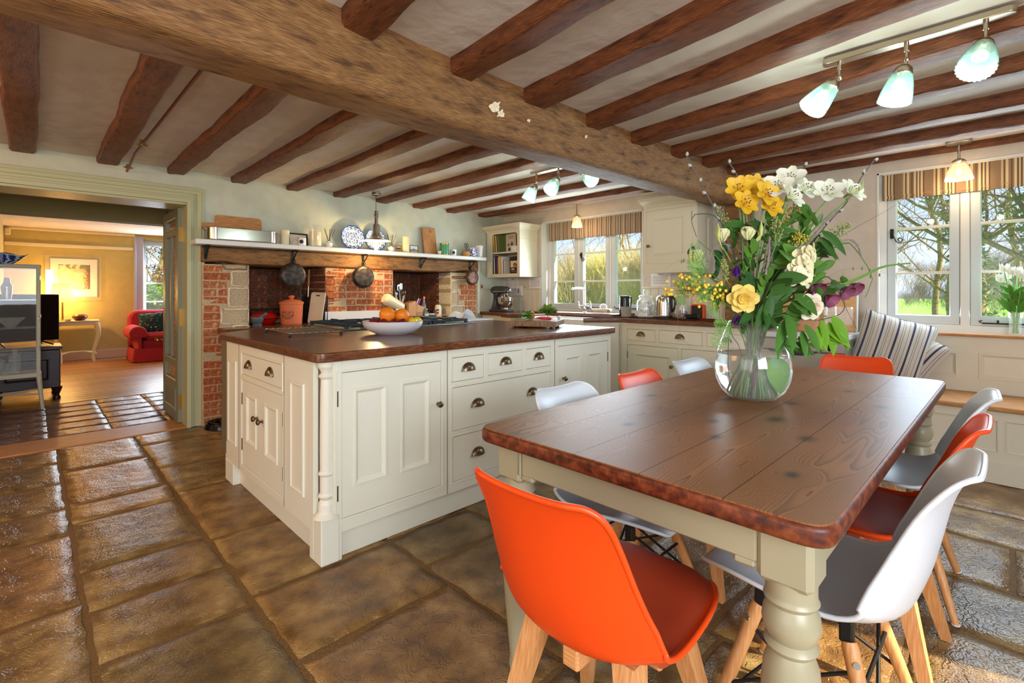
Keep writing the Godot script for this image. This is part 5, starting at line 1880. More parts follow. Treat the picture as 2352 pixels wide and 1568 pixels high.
	var sc = thing("scissors", "scissors with dark looped handles standing in the small woven pot", "scissors", V(x, y + 0.012, -3.998))
	b = nb()
	for s in [-1, 1]:
		b.tube(arc(18, func(u): return V(0.0, 0.135 + sin(u * TAU) * 0.026, s * 0.016 + cos(u * TAU) * 0.012)), 0.004, 6, false)
		b.tube([V(0, 0.108, s * 0.01), V(0, 0.0, -s * 0.012)], 0.004, 6)
	part("loop_handles", b, "dark_grey", sc)
	var j = thing("blue_jar", "small blue and white patterned jar near the right end of the shelf", "jar", V(x, y, -4.108))
	part("jar_body", nb().lathe(pr([0.0, 0.0, 0.05, 0.0, 0.056, 0.02, 0.058, 0.06, 0.056, 0.1, 0.052, 0.118]), 28), "jar_print", j)
	part("jar_rim", nb().lathe(pr([0.052, 0.112, 0.055, 0.118, 0.05, 0.122, 0.044, 0.118, 0.044, 0.08, 0.0, 0.08]), 28), "white_glaze", j)
	b = nb()
	rows = []
	for q in [[0.0, 0.0], [0.034, 0.0], [0.040, 0.02], [0.045, 0.08], [0.052, 0.13], [0.057, 0.155], [0.052, 0.152], [0.036, 0.03], [0.0, 0.02]]:
		var row = []
		for k in 32: row.append(V(cos(-k * TAU / 32) * q[0] * (1.0 + 0.04 * sin(k * TAU / 4.0)), q[1] + (0.006 * sin(k * TAU / 4.0) if q[1] > 0.14 else 0.0), sin(-k * TAU / 32) * q[0] * (1.0 + 0.04 * sin(k * TAU / 4.0))))
		rows.append(row)
	b.grid(rows, true)
	single("white_vase", b, "white_glaze", "small white frilled vase at the right end of the mantel shelf", "vase", V(x, y, -4.222))
	# three pans hanging from the brackets
	hung_pan("black iron frying pan hanging by its ring, leftmost of the three on the lintel", V(-4.87, 1.475, -1.815), 0.125, "pan_iron", 0.05)
	hung_pan("black iron frying pan hanging by its ring in front of the middle brick pier", V(-4.87, 1.475, -2.55), 0.122, "pan_iron", 0.045)
	hung_pan("small brown copper-toned frying pan hanging at the right end of the lintel", V(-4.87, 1.475, -4.06), 0.098, "pan_copper", 0.04)


func pillar_candle(called, label, at, r, h):
	var o = thing(called, label, "candle", at, 0.0, "pillar candles")
	part("wax_body", nb().lathe(pr([0.0, 0.0, r, 0.0, r, h - 0.003, r - 0.004, h, 0.008, h - 0.006, 0.0, h - 0.006]), 24), "wax", o)
	part("wick", nb().tube([V(0, h - 0.007, 0), V(0.002, h + 0.006, 0)], 0.0012, 5), "black_plastic", o)


func candle_pot(called, label, at, r, h):
	var o = thing(called, label, "candle", at, -PI / 4 * 0.0, "candle pots")
	part("pot", nb().lathe(pr([0.0, 0.0, r * 0.93, 0.0, r * 0.97, 0.004, r, h, r - 0.004, h, r - 0.006, h - 0.012, 0.0, h - 0.012]), 24), "white_glaze", o)
	var b = nb()
	b.at(V(r * 0.82, h * 0.5, r * 0.54), Basis(Vector3.UP, 1.0) * Basis(Vector3.RIGHT, PI / 2))
	b.lathe(pr([0.0, -0.001, 0.019, -0.001, 0.019, 0.002, 0.0, 0.002]), 20)
	part("badge", b, "print_ink", o)


func diffuser(label, at):
	var o = thing("reed_diffuser", label, "diffuser", at, 0.0, "reed diffusers")
	part("pot", nb().lathe(pr([0.0, 0.0, 0.032, 0.0, 0.034, 0.004, 0.034, 0.048, 0.030, 0.053, 0.014, 0.055, 0.013, 0.068, 0.0, 0.068]), 24), "white_glaze", o)
	part("collar", nb().lathe(pr([0.0145, 0.056, 0.0145, 0.07, 0.008, 0.071]), 18), "steel", o)
	for q in [[-0.055, 0.01], [-0.03, -0.02], [0.012, 0.02], [0.035, -0.01], [0.058, 0.015], [0.02, -0.03]]:
		part("reed", nb().tube([V(0, 0.05, 0), V(q[1], 0.195, -q[0])], 0.0022, 5), "black_plastic", o)


func plate(label, at, r):
	var o = thing("blue_plate", label, "plate", at, 0.0, "blue plates")
	var b = nb()
	b.lathe(pr([0.0, -0.006, r * 0.5, -0.006, r * 0.55, -0.01, r * 0.6, -0.004, r * 0.98, 0.016, r, 0.019, r * 0.985, 0.021, r * 0.62, 0.003, r * 0.56, 0.0, 0.0, 0.0]), 40)
	for k in b.v.size(): b.uv[k] = Vector2(0.5 - b.v[k].z / (2 * r), 0.5 + b.v[k].x / (2 * r))
	var p = part("dish", b, "plate_print", o, V(0, r, 0))
	# stands up facing the room, leaning back
	p.basis = Basis(Vector3.BACK, -PI / 2 + 0.14)


func framed(called, label, at, w, h, e, frame, print):
	var o = thing(called, label, "picture", at, PI / 2)
	var b = nb()
	b.board(w, h, 0.01, [[e, e, w - e, h - e]], [Vector2(0, 0), Vector2(0.001, 0.002), Vector2(0.002, -0.004)], false)
	var f = part("frame", b, frame, o, V(-w / 2, 0.002, 0), V(-0.12, 0, 0))
	var q = nb()
	q.quad(V(e, e, -0.004), V(w - e, e, -0.004), V(w - e, h - e, -0.004), V(e, h - e, -0.004))
	q.quad(V(w - e, e, -0.006), V(e, e, -0.006), V(e, h - e, -0.006), V(w - e, h - e, -0.006))
	part("picture_print", q, print, f)


func hung_pan(label, at, r, matname, depth):
	var o = thing("frying_pan", label, "frying pan", at, 0.0, "pans hung along the lintel")
	var b = nb()
	b.at(V(0.0, -r - 0.01, 0), Basis(Vector3.BACK, -PI / 2))
	b.lathe(pr([r * 0.985, -depth * 0.5, r, -depth * 0.42, r * 0.97, depth * 0.1, r * 0.88, depth * 0.42, r * 0.72, depth * 0.5, r * 0.3, depth * 0.53, r * 0.27, depth * 0.57, r * 0.2, depth * 0.55, 0.0, depth * 0.55]), 36)
	b.lathe(pr([0.0, depth * 0.48, r * 0.7, depth * 0.45, r * 0.86, depth * 0.36, r * 0.955, -depth * 0.4, r * 0.985, -depth * 0.5]), 36)
	part("pan_body", b, matname, o)
	part("hanging_ring", nb().tube(arc(20, func(u): return V(-0.005, 0.008 + sin(u * TAU) * 0.022, cos(u * TAU) * 0.022)), 0.004, 6, false).bar(V(-0.012, -0.03, -0.01), V(0.0, -0.012, 0.01), 0.003), "black_iron", o)


# ---------------------------------------------------------------- in the hearth recess
func build_hearth_things():
	var y = 0.86
	var t = thing("bread_crock", "tall terracotta bread crock with a knobbed lid and an oval stamp", "crock", V(-5.08, y, -1.875))
	part("crock_body", nb().lathe(pr([0.0, 0.0, 0.094, 0.0, 0.098, 0.006, 0.108, 0.19, 0.108, 0.196, 0.113, 0.2, 0.113, 0.212, 0.1, 0.212]), 40), "terracotta", t)
	part("crock_lid", nb().lathe(pr([0.116, 0.212, 0.116, 0.218, 0.104, 0.228, 0.07, 0.242, 0.03, 0.249, 0.017, 0.252, 0.015, 0.258, 0.026, 0.266, 0.028, 0.276, 0.02, 0.286, 0.0, 0.289]), 40), "terracotta", t)
	var face = 0.83
	var m = part("stamp", wrap_ring(0.1045, 0.11, 0.062, 0.056), "print_ink", t, Vector3.ZERO, V(0, face, 0))
	text("lettering", "BREAD", 0.026, "print_ink", m, V(0, 0.122, 0.1045), V(0.05, 0, 0), "Droid Serif")
	for i in 4: text("small_lettering", ["FRESH BAKED", "LOAVES AND ROLLS KEPT HERE", "KEEP IN A COOL PLACE", "STONEWARE"][i], 0.0085, "print_ink", m, V(0, 0.103 - i * 0.012, 0.1035), V(0.05, 0, 0), "Droid Serif")
	# mortar with its pestle, red casserole, wire basket
	lathed("mortar", [0.0, 0.0, 0.044, 0.0, 0.046, 0.012, 0.036, 0.022, 0.05, 0.04, 0.058, 0.065, 0.057, 0.082, 0.05, 0.082, 0.046, 0.06, 0.0, 0.035], "granite", "grey granite mortar at the left of the hearth recess", "mortar", V(-5.02, y, -1.535))
	single("pestle", nb().tube([V(0.0, 0.06, 0.0), V(0.005, 0.085, -0.03), V(0.012, 0.118, -0.085)], [0.016, 0.013, 0.017], 12), "granite", "grey granite pestle resting in the mortar", "pestle", V(-5.02, y, -1.535))
	var c = thing("casserole", "shallow red enamel casserole dish behind the mortar", "casserole", V(-5.22, y, -1.66))
	part("dish", nb().lathe(pr([0.0, 0.0, 0.075, 0.0, 0.085, 0.006, 0.128, 0.055, 0.13, 0.06, 0.12, 0.06]), 36), "red_enamel", c)
	part("lid", nb().lathe(pr([0.133, 0.06, 0.132, 0.066, 0.11, 0.1, 0.09, 0.118, 0.05, 0.124, 0.0, 0.125]), 36), "red_enamel", c)
	part("rim", nb().lathe(pr([0.131, 0.056, 0.135, 0.061, 0.131, 0.066]), 36), "black_plastic", c)
	for s in [-1, 1]: part("handle", nb().bar(V(-0.03, 0.05, s * 0.15 - 0.022), V(0.03, 0.06, s * 0.15 + 0.022), 0.004), "red_enamel", c)
	var w = thing("wire_basket", "dark wire basket standing behind the red casserole", "basket", V(-5.46, y, -1.70))
	var b = nb()
	for k in 3: b.tube(arc(4, func(u): return V([-0.13, 0.13, 0.13, -0.13, -0.13][int(u * 4)], 0.05 + k * 0.045, [-0.18, -0.18, 0.18, 0.18, -0.18][int(u * 4)])), 0.003, 5)
	for k in 19:
		b.tube([V(0.13, 0.0, -0.18 + k * 0.02), V(0.13, 0.14, -0.18 + k * 0.02)], 0.0016, 4)
	for s in [-1, 1]: b.tube([V(0.1, 0.14, s * 0.12), V(-0.02, 0.25, s * 0.02)], 0.002, 4)
	b.bar(V(-0.13, 0.0, -0.18), V(0.13, 0.006, 0.18))
	part("wires", b, "black_iron", w)
	part("wicker_lining", nb().bar(V(0.105, 0.006, -0.17), V(0.12, 0.07, 0.17), 0.004), "wicker", w)
	# boards leaning against the side of the middle pier, and a long handled peel
	var q = single("plastic_board", nb().slab(round_rect(-0.075, 0, 0.075, 0.325, 0.02, 5), -0.008, 0.008, 0.003), "grey_board", "tall pale beige chopping board leaning in the hearth recess beside the bread crock", "chopping board", V(-5.0, y, -2.075))
	q.rotation = V(-0.22, 0.75, -0.04)
	part("hand_slot", nb().slab(round_rect(-0.022, 0.283, 0.022, 0.298, 0.007, 4), -0.009, 0.009, 0.001), "dark_grey", q)
	q = single("dark_board", nb().slab(round_rect(-0.085, 0, 0.085, 0.29, 0.02, 5), -0.005, 0.005, 0.002), "dark_grey", "thin dark chopping board standing behind the pale beige one", "chopping board", V(-5.05, y, -2.155))
	q.rotation = V(-0.06, 0.55, 0)
	var p = thing("peel", "long wooden handled oven peel leaning upright in the corner of the recess", "peel", V(-5.3, y, -2.13))
	part("shaft", nb().tube([V(0, 0.27, 0), V(0, 0.40, -0.005)], 0.006, 8), "steel", p)
	part("wooden_handle", nb().tube([V(0, 0.38, -0.004), V(0, 0.56, -0.012)], 0.012, 10), "oak_y", p)
	part("blade", nb().slab(round_rect(-0.09, 0, 0.09, 0.29, 0.04, 6), -0.002, 0.002, 0.001), "steel", p, Vector3.ZERO, V(0, PI / 2, 0))
	# right of the middle pier: tilted cream canister, crock of utensils, blocks, bottles
	b = nb()
	b.at(V(0, 0, 0), Basis(Vector3.RIGHT, 1.12))
	b.lathe(pr([0.0, -0.12, 0.045, -0.12, 0.05, -0.115, 0.058, -0.03, 0.062, 0.04, 0.064, 0.045, 0.068, 0.10, 0.062, 0.125, 0.048, 0.14, 0.0, 0.14]), 32)
	single("cream_canister", b, "cream_glaze", "cream cylindrical canister lying tilted against the wall above the fruit bowl", "canister", V(-5.04 + 0.12, 1.055, -2.945))
	single("canister_stand", nb().lathe(pr([0.0, 0.0, 0.04, 0.0, 0.042, 0.004, 0.036, 0.14, 0.0, 0.142]), 24), "steel", "polished steel stand under the tilted cream canister", "stand", V(-4.92, y, -2.99))
	var u = thing("utensil_pot", "copper-sided steel pot crowded with kitchen utensils", "pot", V(-5.1, y, -3.145))
	part("pot", nb().lathe(pr([0.0, 0.0, 0.052, 0.0, 0.054, 0.004, 0.054, 0.185, 0.05, 0.186, 0.05, 0.02, 0.0, 0.02]), 28), "nickel", u)
	rng.seed = 17
	for i in 9:
		var a = rng.randf() * TAU
		var lean = V(cos(a) * 0.05, 0, sin(a) * 0.085)
		var top = V(0, 0.27 + rng.randf() * 0.10, 0) + lean
		var s = thing("utensil", ["steel ladle", "steel whisk", "black spatula", "white handled spoon", "steel slotted spoon", "steel masher", "steel fish slice", "copper spoon", "steel tongs"][i] + " standing in the crowded utensil pot", "utensil", u.position, 0.0, "utensils in the pot")
		part("handle", nb().tube([V(lean.x * -0.3, 0.03, lean.z * -0.3), top], 0.0045, 6), "black_plastic" if i == 2 else "white_plastic" if i == 3 else "steel", s)
		b = nb()
		if i == 1:
			for k in 5: b.tube(arc(12, func(v): return top + V(sin(v * PI) * 0.022 * cos(k * PI / 5), v * 0.09 if v < 0.99 else 0.09, sin(v * PI) * 0.022 * sin(k * PI / 5))), 0.0012, 4)
		elif i in [2, 5, 6]: b.slab(round_rect(-0.026, 0, 0.026, 0.075, 0.014, 4), -0.0015, 0.0015, 0.0006)
		else: b.ball(V(0, 0.03, 0), V(0.024, 0.034, 0.009), 14, 8)
		if i == 1: part("head", b, "steel", s)
		else: part("head", b, "black_plastic" if i == 2 else "copper" if i == 7 else "steel", s, top - V(0, 0.008, 0), V(0, PI / 2 + a, 0))
	var k1 = thing("knife_block", "tall pale wooden block beside the utensil pot", "knife block", V(-5.1, y, -3.262))
	part("block", nb().prism([Vector2(-0.05, 0), Vector2(0.05, 0), Vector2(0.05, 0.215), Vector2(-0.05, 0.19)], -0.07, 0.07), "beech_y", k1, Vector3.ZERO, V(0, PI / 2, 0))
	var k2 = thing("slotted_block", "slotted pale wooden knife block holding a few coloured knives", "knife block", V(-5.1, y, -3.372))
	b = nb()
	b.prism([Vector2(-0.052, 0), Vector2(0.052, 0), Vector2(0.052, 0.09), Vector2(0.075, 0.135), Vector2(-0.04, 0.18), Vector2(-0.052, 0.1)], -0.05, 0.05)
	part("block", b, "beech_z", k2, Vector3.ZERO, V(0, PI / 2, 0))
	for i in 6: part("slot", nb().bar(V(0.0, 0.002, -0.0015), V(0.003, 0.075, 0.0015)), "cream_gap", k2, V(0.049, 0.005, 0.044 - i * 0.0175))
	for q2 in [[0.0, "purple_plastic", "purple handled knife"], [0.022, "white_plastic", "white handled knife"], [0.045, "black_plastic", "black handled knife"]]:
		var kn = thing("kitchen_knife", q2[2] + " pushed into the slotted wooden block", "knife", V(-5.08 - q2[0], y + 0.135, -3.36 + q2[0] * 0.4), 0.0, "knives in the slotted block")
		part("grip", nb().tube([V(0, 0.0, 0.0), V(-0.0, 0.045, -0.02), V(0, 0.105, -0.05)], [0.008, 0.011, 0.009], 8), q2[1], kn)
	bottle("oil_bottle", "clear oil bottle with a pourer in the right hearth recess", V(-5.14, y, -3.50), 0.03, 0.27, "tint_glass", "brass")
	bottle("dark_bottle", "dark brown bottle standing in the right hearth recess", V(-5.25, y, -3.58), 0.03, 0.25, "smoke_glass", "black_plastic")
	bottle("sauce_bottle", "slender dark bottle at the back of the right hearth recess", V(-5.4, y, -3.53), 0.028, 0.28, "smoke_glass", "black_plastic")
	bottle("small_bottle", "small clear bottle with a white cap and label beside the knife block", V(-5.03, y, -3.465), 0.025, 0.12, "clear_glass", "white_plastic")
	lathed("pepper_mill", [0.0, 0.0, 0.024, 0.0, 0.024, 0.012, 0.016, 0.05, 0.018, 0.07, 0.022, 0.078, 0.022, 0.095, 0.012, 0.105, 0.0, 0.106], "copper", "small copper coloured pepper mill in front of the dark bottle", "mill", V(-5.06, y, -3.60))
	var tub = thing("plastic_tub", "small clear plastic tub with a blue label beside the pepper mill", "tub", V(-5.02, y, -3.525))
	part("tub_body", nb().lathe(pr([0.0, 0.0, 0.036, 0.0, 0.045, 0.056, 0.047, 0.06, 0.0, 0.061]), 24), "white_plastic", tub)
	part("label", nb().lathe(pr([0.0385, 0.012, 0.0435, 0.046]), 24), "blue_label", tub)
	var salt = thing("salt_bottle", "white plastic salt bottle with a dark cap in the hearth recess", "bottle", V(-5.08, y, -3.672))
	part("bottle_body", nb().lathe(pr([0.0, 0.0, 0.042, 0.0, 0.044, 0.005, 0.043, 0.12, 0.036, 0.15, 0.028, 0.164, 0.0, 0.165]), 28), "cream_glaze", salt)
	part("cap", nb().lathe(pr([0.029, 0.162, 0.029, 0.178, 0.0, 0.18]), 20), "dark_grey", salt)
	part("label_mark", nb().prism([Vector2(-0.02, 0.088), Vector2(0.02, 0.088), Vector2(0.012, 0.104), Vector2(0, 0.112), Vector2(-0.012, 0.104)], 0.042, 0.0445), "print_ink", salt, Vector3.ZERO, V(0, 0.85, 0))
	part("label_mark", nb().bar(V(-0.012, 0.05, 0.0425), V(0.012, 0.075, 0.0447)), "red_enamel", salt, Vector3.ZERO, V(0, 0.85, 0))
	b = nb()
	b.tube(arc(14, func(v): return V(0, 0.012 + sin(v * PI) * 0.03, -v * 0.24)), [0.016, 0.015, 0.012, 0.010, 0.009, 0.009, 0.009, 0.009, 0.009, 0.009, 0.012, 0.018, 0.024, 0.024, 0.012], 10, true, 0.5)
	single("wooden_spoon", b, "beech_z", "curved wooden spoon lying along the hearth counter", "spoon", V(-4.86, y + 0.004, -3.50), -0.15)
	# black plastic dog bowl on the floor by the doorway
	var d = thing("pet_bowl", "black plastic pet bowl on the floor beside the doorway", "pet bowl", V(-4.86, 0.0, -1.22), 0.2)
	part("bowl_body", nb().lathe(pr([0.0, 0.0, 0.15, 0.0, 0.155, 0.006, 0.145, 0.045, 0.138, 0.05, 0.125, 0.045, 0.115, 0.018, 0.0, 0.018]), 36), "black_gloss", d)
	for i in 7: part("ridge", nb().tube([V(cos(i * TAU / 7) * 0.03, 0.022, sin(i * TAU / 7) * 0.03), V(cos(i * TAU / 7 + 0.6) * 0.115, 0.036, sin(i * TAU / 7 + 0.6) * 0.115)], 0.008, 6), "black_gloss", d)
	var sh = single("black_boot", nb().ball(V(0, 0.07, 0), V(0.05, 0.075, 0.06), 16, 10), "black_plastic", "rounded black object half hidden behind the island corner near the hearth", "shoe", V(-4.93, 0.0, -1.47))
	sh.name = "black_shoe"


func wrap_ring(r, cy, a, h):
	# elliptical ring bent round a cylinder facing +z
	var b = nb()
	for k in [1.0, 0.86]:
		b.tube(arc(48, func(u): return V(sin(sin(u * TAU) * a * k / r) * r, cy + cos(u * TAU) * h * k, cos(sin(u * TAU) * a * k / r) * r)), 0.0012, 4, false)
	return b


func bottle(called, label, at, r, h, matname, cap):
	var o = thing(called, label, "bottle", at)
	part("glass_body", nb().lathe(pr([0.0, 0.0, r, 0.0, r, h * 0.55, r * 0.85, h * 0.63, r * 0.4, h * 0.72, r * 0.36, h * 0.92, 0.0, h * 0.92]), 22), matname, o)
	part("cap", nb().lathe(pr([r * 0.42, h * 0.88, r * 0.42, h * 0.97, r * 0.2, h, 0.0, h]), 16), cap, o)
	if h < 0.2: part("label", nb().lathe(pr([r * 1.01, h * 0.12, r * 1.01, h * 0.45]), 22), "paper", o)


# ---------------------------------------------------------------- on the island
func build_island_things():
	var y = 0.921
	var r = thing("cooling_rack", "wire cooling rack of parallel bars on the near left corner of the island worktop", "rack", V(-3.14, y, -1.20), 0.0)
	var b = nb()
	for i in 9:
		var z = 0.115 - i * 0.036
		b.tube([V(-0.27, 0.022, z), V(0.25, 0.022, z)], 0.0032, 6)
	part("bars", b, "steel", r)
	part("end_rail", nb().tube([V(0.235, 0.019, 0.13), V(0.235, 0.019, -0.2)], 0.004, 6).tube([V(-0.25, 0.019, 0.13), V(-0.25, 0.019, -0.2)], 0.004, 6), "steel", r)
	for q in [[0.235, 0.12], [0.235, -0.18], [-0.25, 0.12], [-0.25, -0.18]]: part("foot", nb().ball(V(q[0], 0.008, q[1]), V(0.008, 0.008, 0.012), 10, 6), "black_plastic", r)
	r.rotation.y = -0.06
	var bw = thing("fruit_bowl", "wide white ribbed ceramic fruit bowl on the island worktop", "bowl", V(-2.70, y, -1.61))
	var prof = [0.0, 0.0, 0.098, 0.0, 0.103, 0.004]
	for i in 13:
		var u = i / 12.0
		prof.append_array([0.103 + 0.08 * sin(u * PI / 2) + (0.0006 if i % 2 == 0 else -0.0006), 0.004 + 0.075 * u * (0.6 + 0.4 * u)])
	prof.append_array([0.184, 0.081, 0.18, 0.082, 0.17, 0.068, 0.12, 0.026, 0.0, 0.018])
	part("bowl_body", nb().lathe(pr(prof), 56), "bowl_glaze", bw)
	fruit("orange", "large orange piled at the front of the fruit bowl", V(-2.725, y + 0.118, -1.585), 0.05, "orange_peel")
	fruit("orange", "large orange piled behind and right of the front one in the fruit bowl", V(-2.70, y + 0.112, -1.672), 0.046, "orange_peel")
	fruit("mandarin", "small orange mandarin low at the right of the fruit bowl", V(-2.665, y + 0.07, -1.715), 0.036, "orange_peel")
	var k = 0
	for q in [[-2.80, -1.53], [-2.765, -1.525], [-2.70, -1.545], [-2.665, -1.60], [-2.625, -1.635], [-2.84, -1.60], [-2.81, -1.68], [-2.75, -1.72]]:
		k += 1
		fruit("plum", "dark red plum resting in the fruit bowl among the oranges", V(q[0], y + 0.07, q[1]), 0.028, "plum", "plums in the fruit bowl")
	fruit("lemon", "yellow lemon at the right rim of the fruit bowl", V(-2.60, y + 0.075, -1.69), 0.029, "lemon", "", 1.2)
	fruit("lemon", "yellow lemon behind the front one at the right rim of the fruit bowl", V(-2.62, y + 0.078, -1.735), 0.027, "lemon", "", 1.2)
	# chopping board with salad vegetables
	var cb = thing("chopping_block", "thick end-grain wooden chopping board on dark feet near the island's far corner", "chopping board", V(-2.43, y, -2.70))
	cb.rotation.y = 0.0
	b = nb()
	b.at(Vector3.ZERO, Basis(Vector3.RIGHT, -PI / 2))
	var co = [Vector2(-0.14, -0.25), Vector2(0.17, -0.05), Vector2(-0.03, 0.36), Vector2(-0.34, 0.16)]
	var ins = []
	for p in [[-2.585, -2.49], [-2.265, -2.655], [-2.47, -2.99], [-2.80, -2.83]]: ins.append(Vector2(p[0] + 2.43, -(p[1] + 2.70)))
	b.slab(rounded_poly(ins, 0.006), 0.012, 0.05, 0.003)
	part("block", b, "chopping_side", cb)
	for p in [[-2.55, -2.545], [-2.315, -2.665], [-2.49, -2.93], [-2.72, -2.81]]: part("foot", nb().bar(V(p[0] + 2.43 - 0.012, 0, p[1] + 2.7 - 0.012), V(p[0] + 2.43 + 0.012, 0.013, p[1] + 2.7 + 0.012), 0.002), "black_plastic", cb)
	var ty = y + 0.05
	lettuce(V(-2.53, ty, -2.865))
	rng.seed = 12
	var ba = thing("basil", "bunch of fresh green basil leaves lying on the chopping board", "basil", V(-2.505, ty, -2.60))
	b = nb()
	for i in 26:
		var a = rng.randf() * TAU
		leaf_blade(b, V(cos(a) * 0.045 * rng.randf(), 0.012 + rng.randf() * 0.05, sin(a) * 0.07 * rng.randf()), V(cos(a), 0.25 + rng.randf() * 0.6, sin(a)).normalized(), 0.035 + rng.randf() * 0.02, 0.016, 0.4, Color.WHITE, 4)
	for i in 3: b.tube([V(0, 0.012, 0.0), V(-0.07 - i * 0.01, 0.006, 0.05 + i * 0.01)], 0.002, 5)
	part("leaves", b, "basil", ba)
	for q in [["red chilli pepper lying nearest the edge of the chopping board", V(-2.425, ty + 0.012, -2.715), 0.9], ["red chilli pepper lying behind the front one on the chopping board", V(-2.47, ty + 0.014, -2.73), 1.05]]:
		var c = thing("chilli", q[0], "chilli", q[1], q[2], "chillies on the chopping board")
		part("pod", nb().tube(arc(8, func(v): return V(0.05 - v * 0.10, sin(v * 3.0) * 0.004, 0)), [0.005, 0.011, 0.012, 0.012, 0.011, 0.010, 0.008, 0.005, 0.001], 10), "chilli", c)
		part("stalk", nb().tube([V(0.05, 0, 0), V(0.062, 0.004, 0.002)], 0.0025, 6), "basil", c)
	fruit("onion", "round brown onion behind the basil on the chopping board", V(-2.575, ty + 0.034, -2.72), 0.034, "onion")
	fruit("garlic_bulb", "small white garlic bulb beside the lettuce at the right of the chopping board", V(-2.475, ty + 0.014, -2.935), 0.014, "white_glaze")
	# white board with a folded cloth behind the hob
	single("white_board", nb().bar(V(-0.13, 0, -0.23), V(0.13, 0.012, 0.23), 0.004), "white_plastic", "thin white chopping board lying at the far back corner of the island worktop", "chopping board", V(-3.52, y, -2.86), 0.1)
	var cl = nb()
	var rows = []
	for i in 13:
		var v = i / 12.0
		var row = []
		for j in 13:
			var u2 = j / 12.0
			row.append(V((v - 0.5) * 0.16 + sin(u2 * 9.0) * 0.01, 0.004 + sin(u2 * PI) * (0.075 + 0.02 * sin(v * 7.0)) * (0.6 + 0.4 * v), 0.12 - u2 * 0.24 + sin(v * 5.0) * 0.015))
		rows.append(row)
	cl.grid(rows, false, false)
	single("tea_towel", cl, "linen_white", "crumpled white tea towel humped on the white board", "towel", V(-3.60, y + 0.013, -2.85), 0.3)


func fruit(called, label, at, r, matname, group = "", long = 1.0):
	var o = thing(called, label, "fruit" if called not in ["onion", "garlic_bulb"] else "vegetable", at, at.x * 40.0, group)
	var b = nb()
	if long > 1.0: b.lathe(pr([0.0, -r * 1.35, r * 0.2, -r * 1.28, r * 0.62, -r * 0.9, r * 0.97, -r * 0.3, r, 0.0, r * 0.97, r * 0.3, r * 0.62, r * 0.9, r * 0.2, r * 1.28, 0.0, r * 1.35]), 22)
	else: b.lathe(pr([0.0, -r * 0.93, r * 0.35, -r * 0.9, r * 0.72, -r * 0.68, r * 0.96, -r * 0.28, r, 0.06 * r, r * 0.92, r * 0.42, r * 0.66, r * 0.76, r * 0.3, r * 0.93, r * 0.1, r * 0.93, 0.0, r * 0.88]), 26)
	part("flesh", b, matname, o, Vector3.ZERO, V(0.3, 0, 1.2 if long > 1.0 else 0.2))
	if called == "orange" or called == "mandarin": part("stalk_end", nb().ball(V(0, r * 0.93, 0), V(r * 0.1, r * 0.05, r * 0.1), 8, 5), "onion", o, Vector3.ZERO, V(0.3, 0, 0.2))
	return o


# one curved leaf blade: base, direction, length, half width, droop
func leaf_blade(b, base, dirv, len, hw, droop, color, n = 6, fold = 0.25, up = Vector3.UP, tip = 1.0):
	var side = dirv.cross(up)
	if side.length() < 0.1: side = dirv.cross(Vector3.RIGHT)
	side = side.normalized()
	var nor = side.cross(dirv).normalized()
	b.col = color
	var rows = []
	for i in n + 1:
		var u = float(i) / n
		var c = base + dirv * len * u * (1.0 - 0.15 * droop * u) - Vector3.UP * len * droop * u * u * 0.5
		var w = hw * pow(sin(PI * clampf(pow(u, 0.8 * tip) * 0.97 + 0.03, 0, 1)), 0.8)
		rows.append([c - side * w + nor * w * fold, c, c + side * w + nor * w * fold])
	b.grid(rows)


func lettuce(at):
	var o = thing("lettuce", "frilly green lettuce head on the chopping board", "lettuce", at)
	rng.seed = 71
	for k in 26:
		var b = nb()
		var a = k * 2.4
		var lay2 = k / 26.0
		var rows = []
		var tilt = lerpf(0.2, 1.25, lay2)
		b.col = Color(0.30, 0.46, 0.09).lerp(Color(0.13, 0.30, 0.045), lay2 * rng.randf())
		for i in 7:
			var u = i / 6.0
			var row = []
			for j in 11:
				var t = (j - 5) / 5.0
				var rr = 0.075 * u
				var fr = sin(j * 2.7 + k) * 0.012 * u * u
				var p = V(sin(tilt * (0.35 + 0.65 * u)) * rr * 1.1, cos(tilt * (0.35 + 0.65 * u)) * rr * 1.35 + fr, 0)
				var aa = a + t * 0.75
				row.append(V(cos(aa) * p.x + cos(aa) * fr, p.y, sin(aa) * p.x + sin(aa) * fr))
			rows.append(row)
		b.grid(rows)
		part("lettuce_leaf", b, "lettuce", o, V(0, 0.014, 0))


# ---------------------------------------------------------------- on the worktops, walls and window seat
func blind(label, x0, x1, y0, y1, z, matname):
	var o = thing("roman_blind", label, "blind", V((x0 + x1) / 2, y1, z))
	var b = nb()
	var w = x1 - x0
	var n = 60
	for side in 2:
		var rows = []
		for i in 9:
			var u = i / 8.0
			var row = []
			for j in n + 1:
				var x = -w / 2 + w * j / n
				var fold = 0.004 * sin(x * 60.0) + 0.014 * sin(u * PI) * 0.5
				row.append(V(x, -(y1 - y0) * (1.0 - u), fold - side * 0.012))
			rows.append(row)
		b.grid(rows, false, side == 1)
	part("cloth", b, matname, o)
	var f = nb()
	for j in 30:
		var x = -w / 2 + w * (j + 0.5) / 30
	f.bar(V(-w / 2, -(y1 - y0) + 0.012, -0.016), V(w / 2, -(y1 - y0) + 0.034, 0.004), 0.004)
	part("hem_bar", f, matname, o)
	part("head_rail", nb().bar(V(-w / 2, -0.002, -0.03), V(w / 2, 0.014, 0.012), 0.003), "white_paint", o)


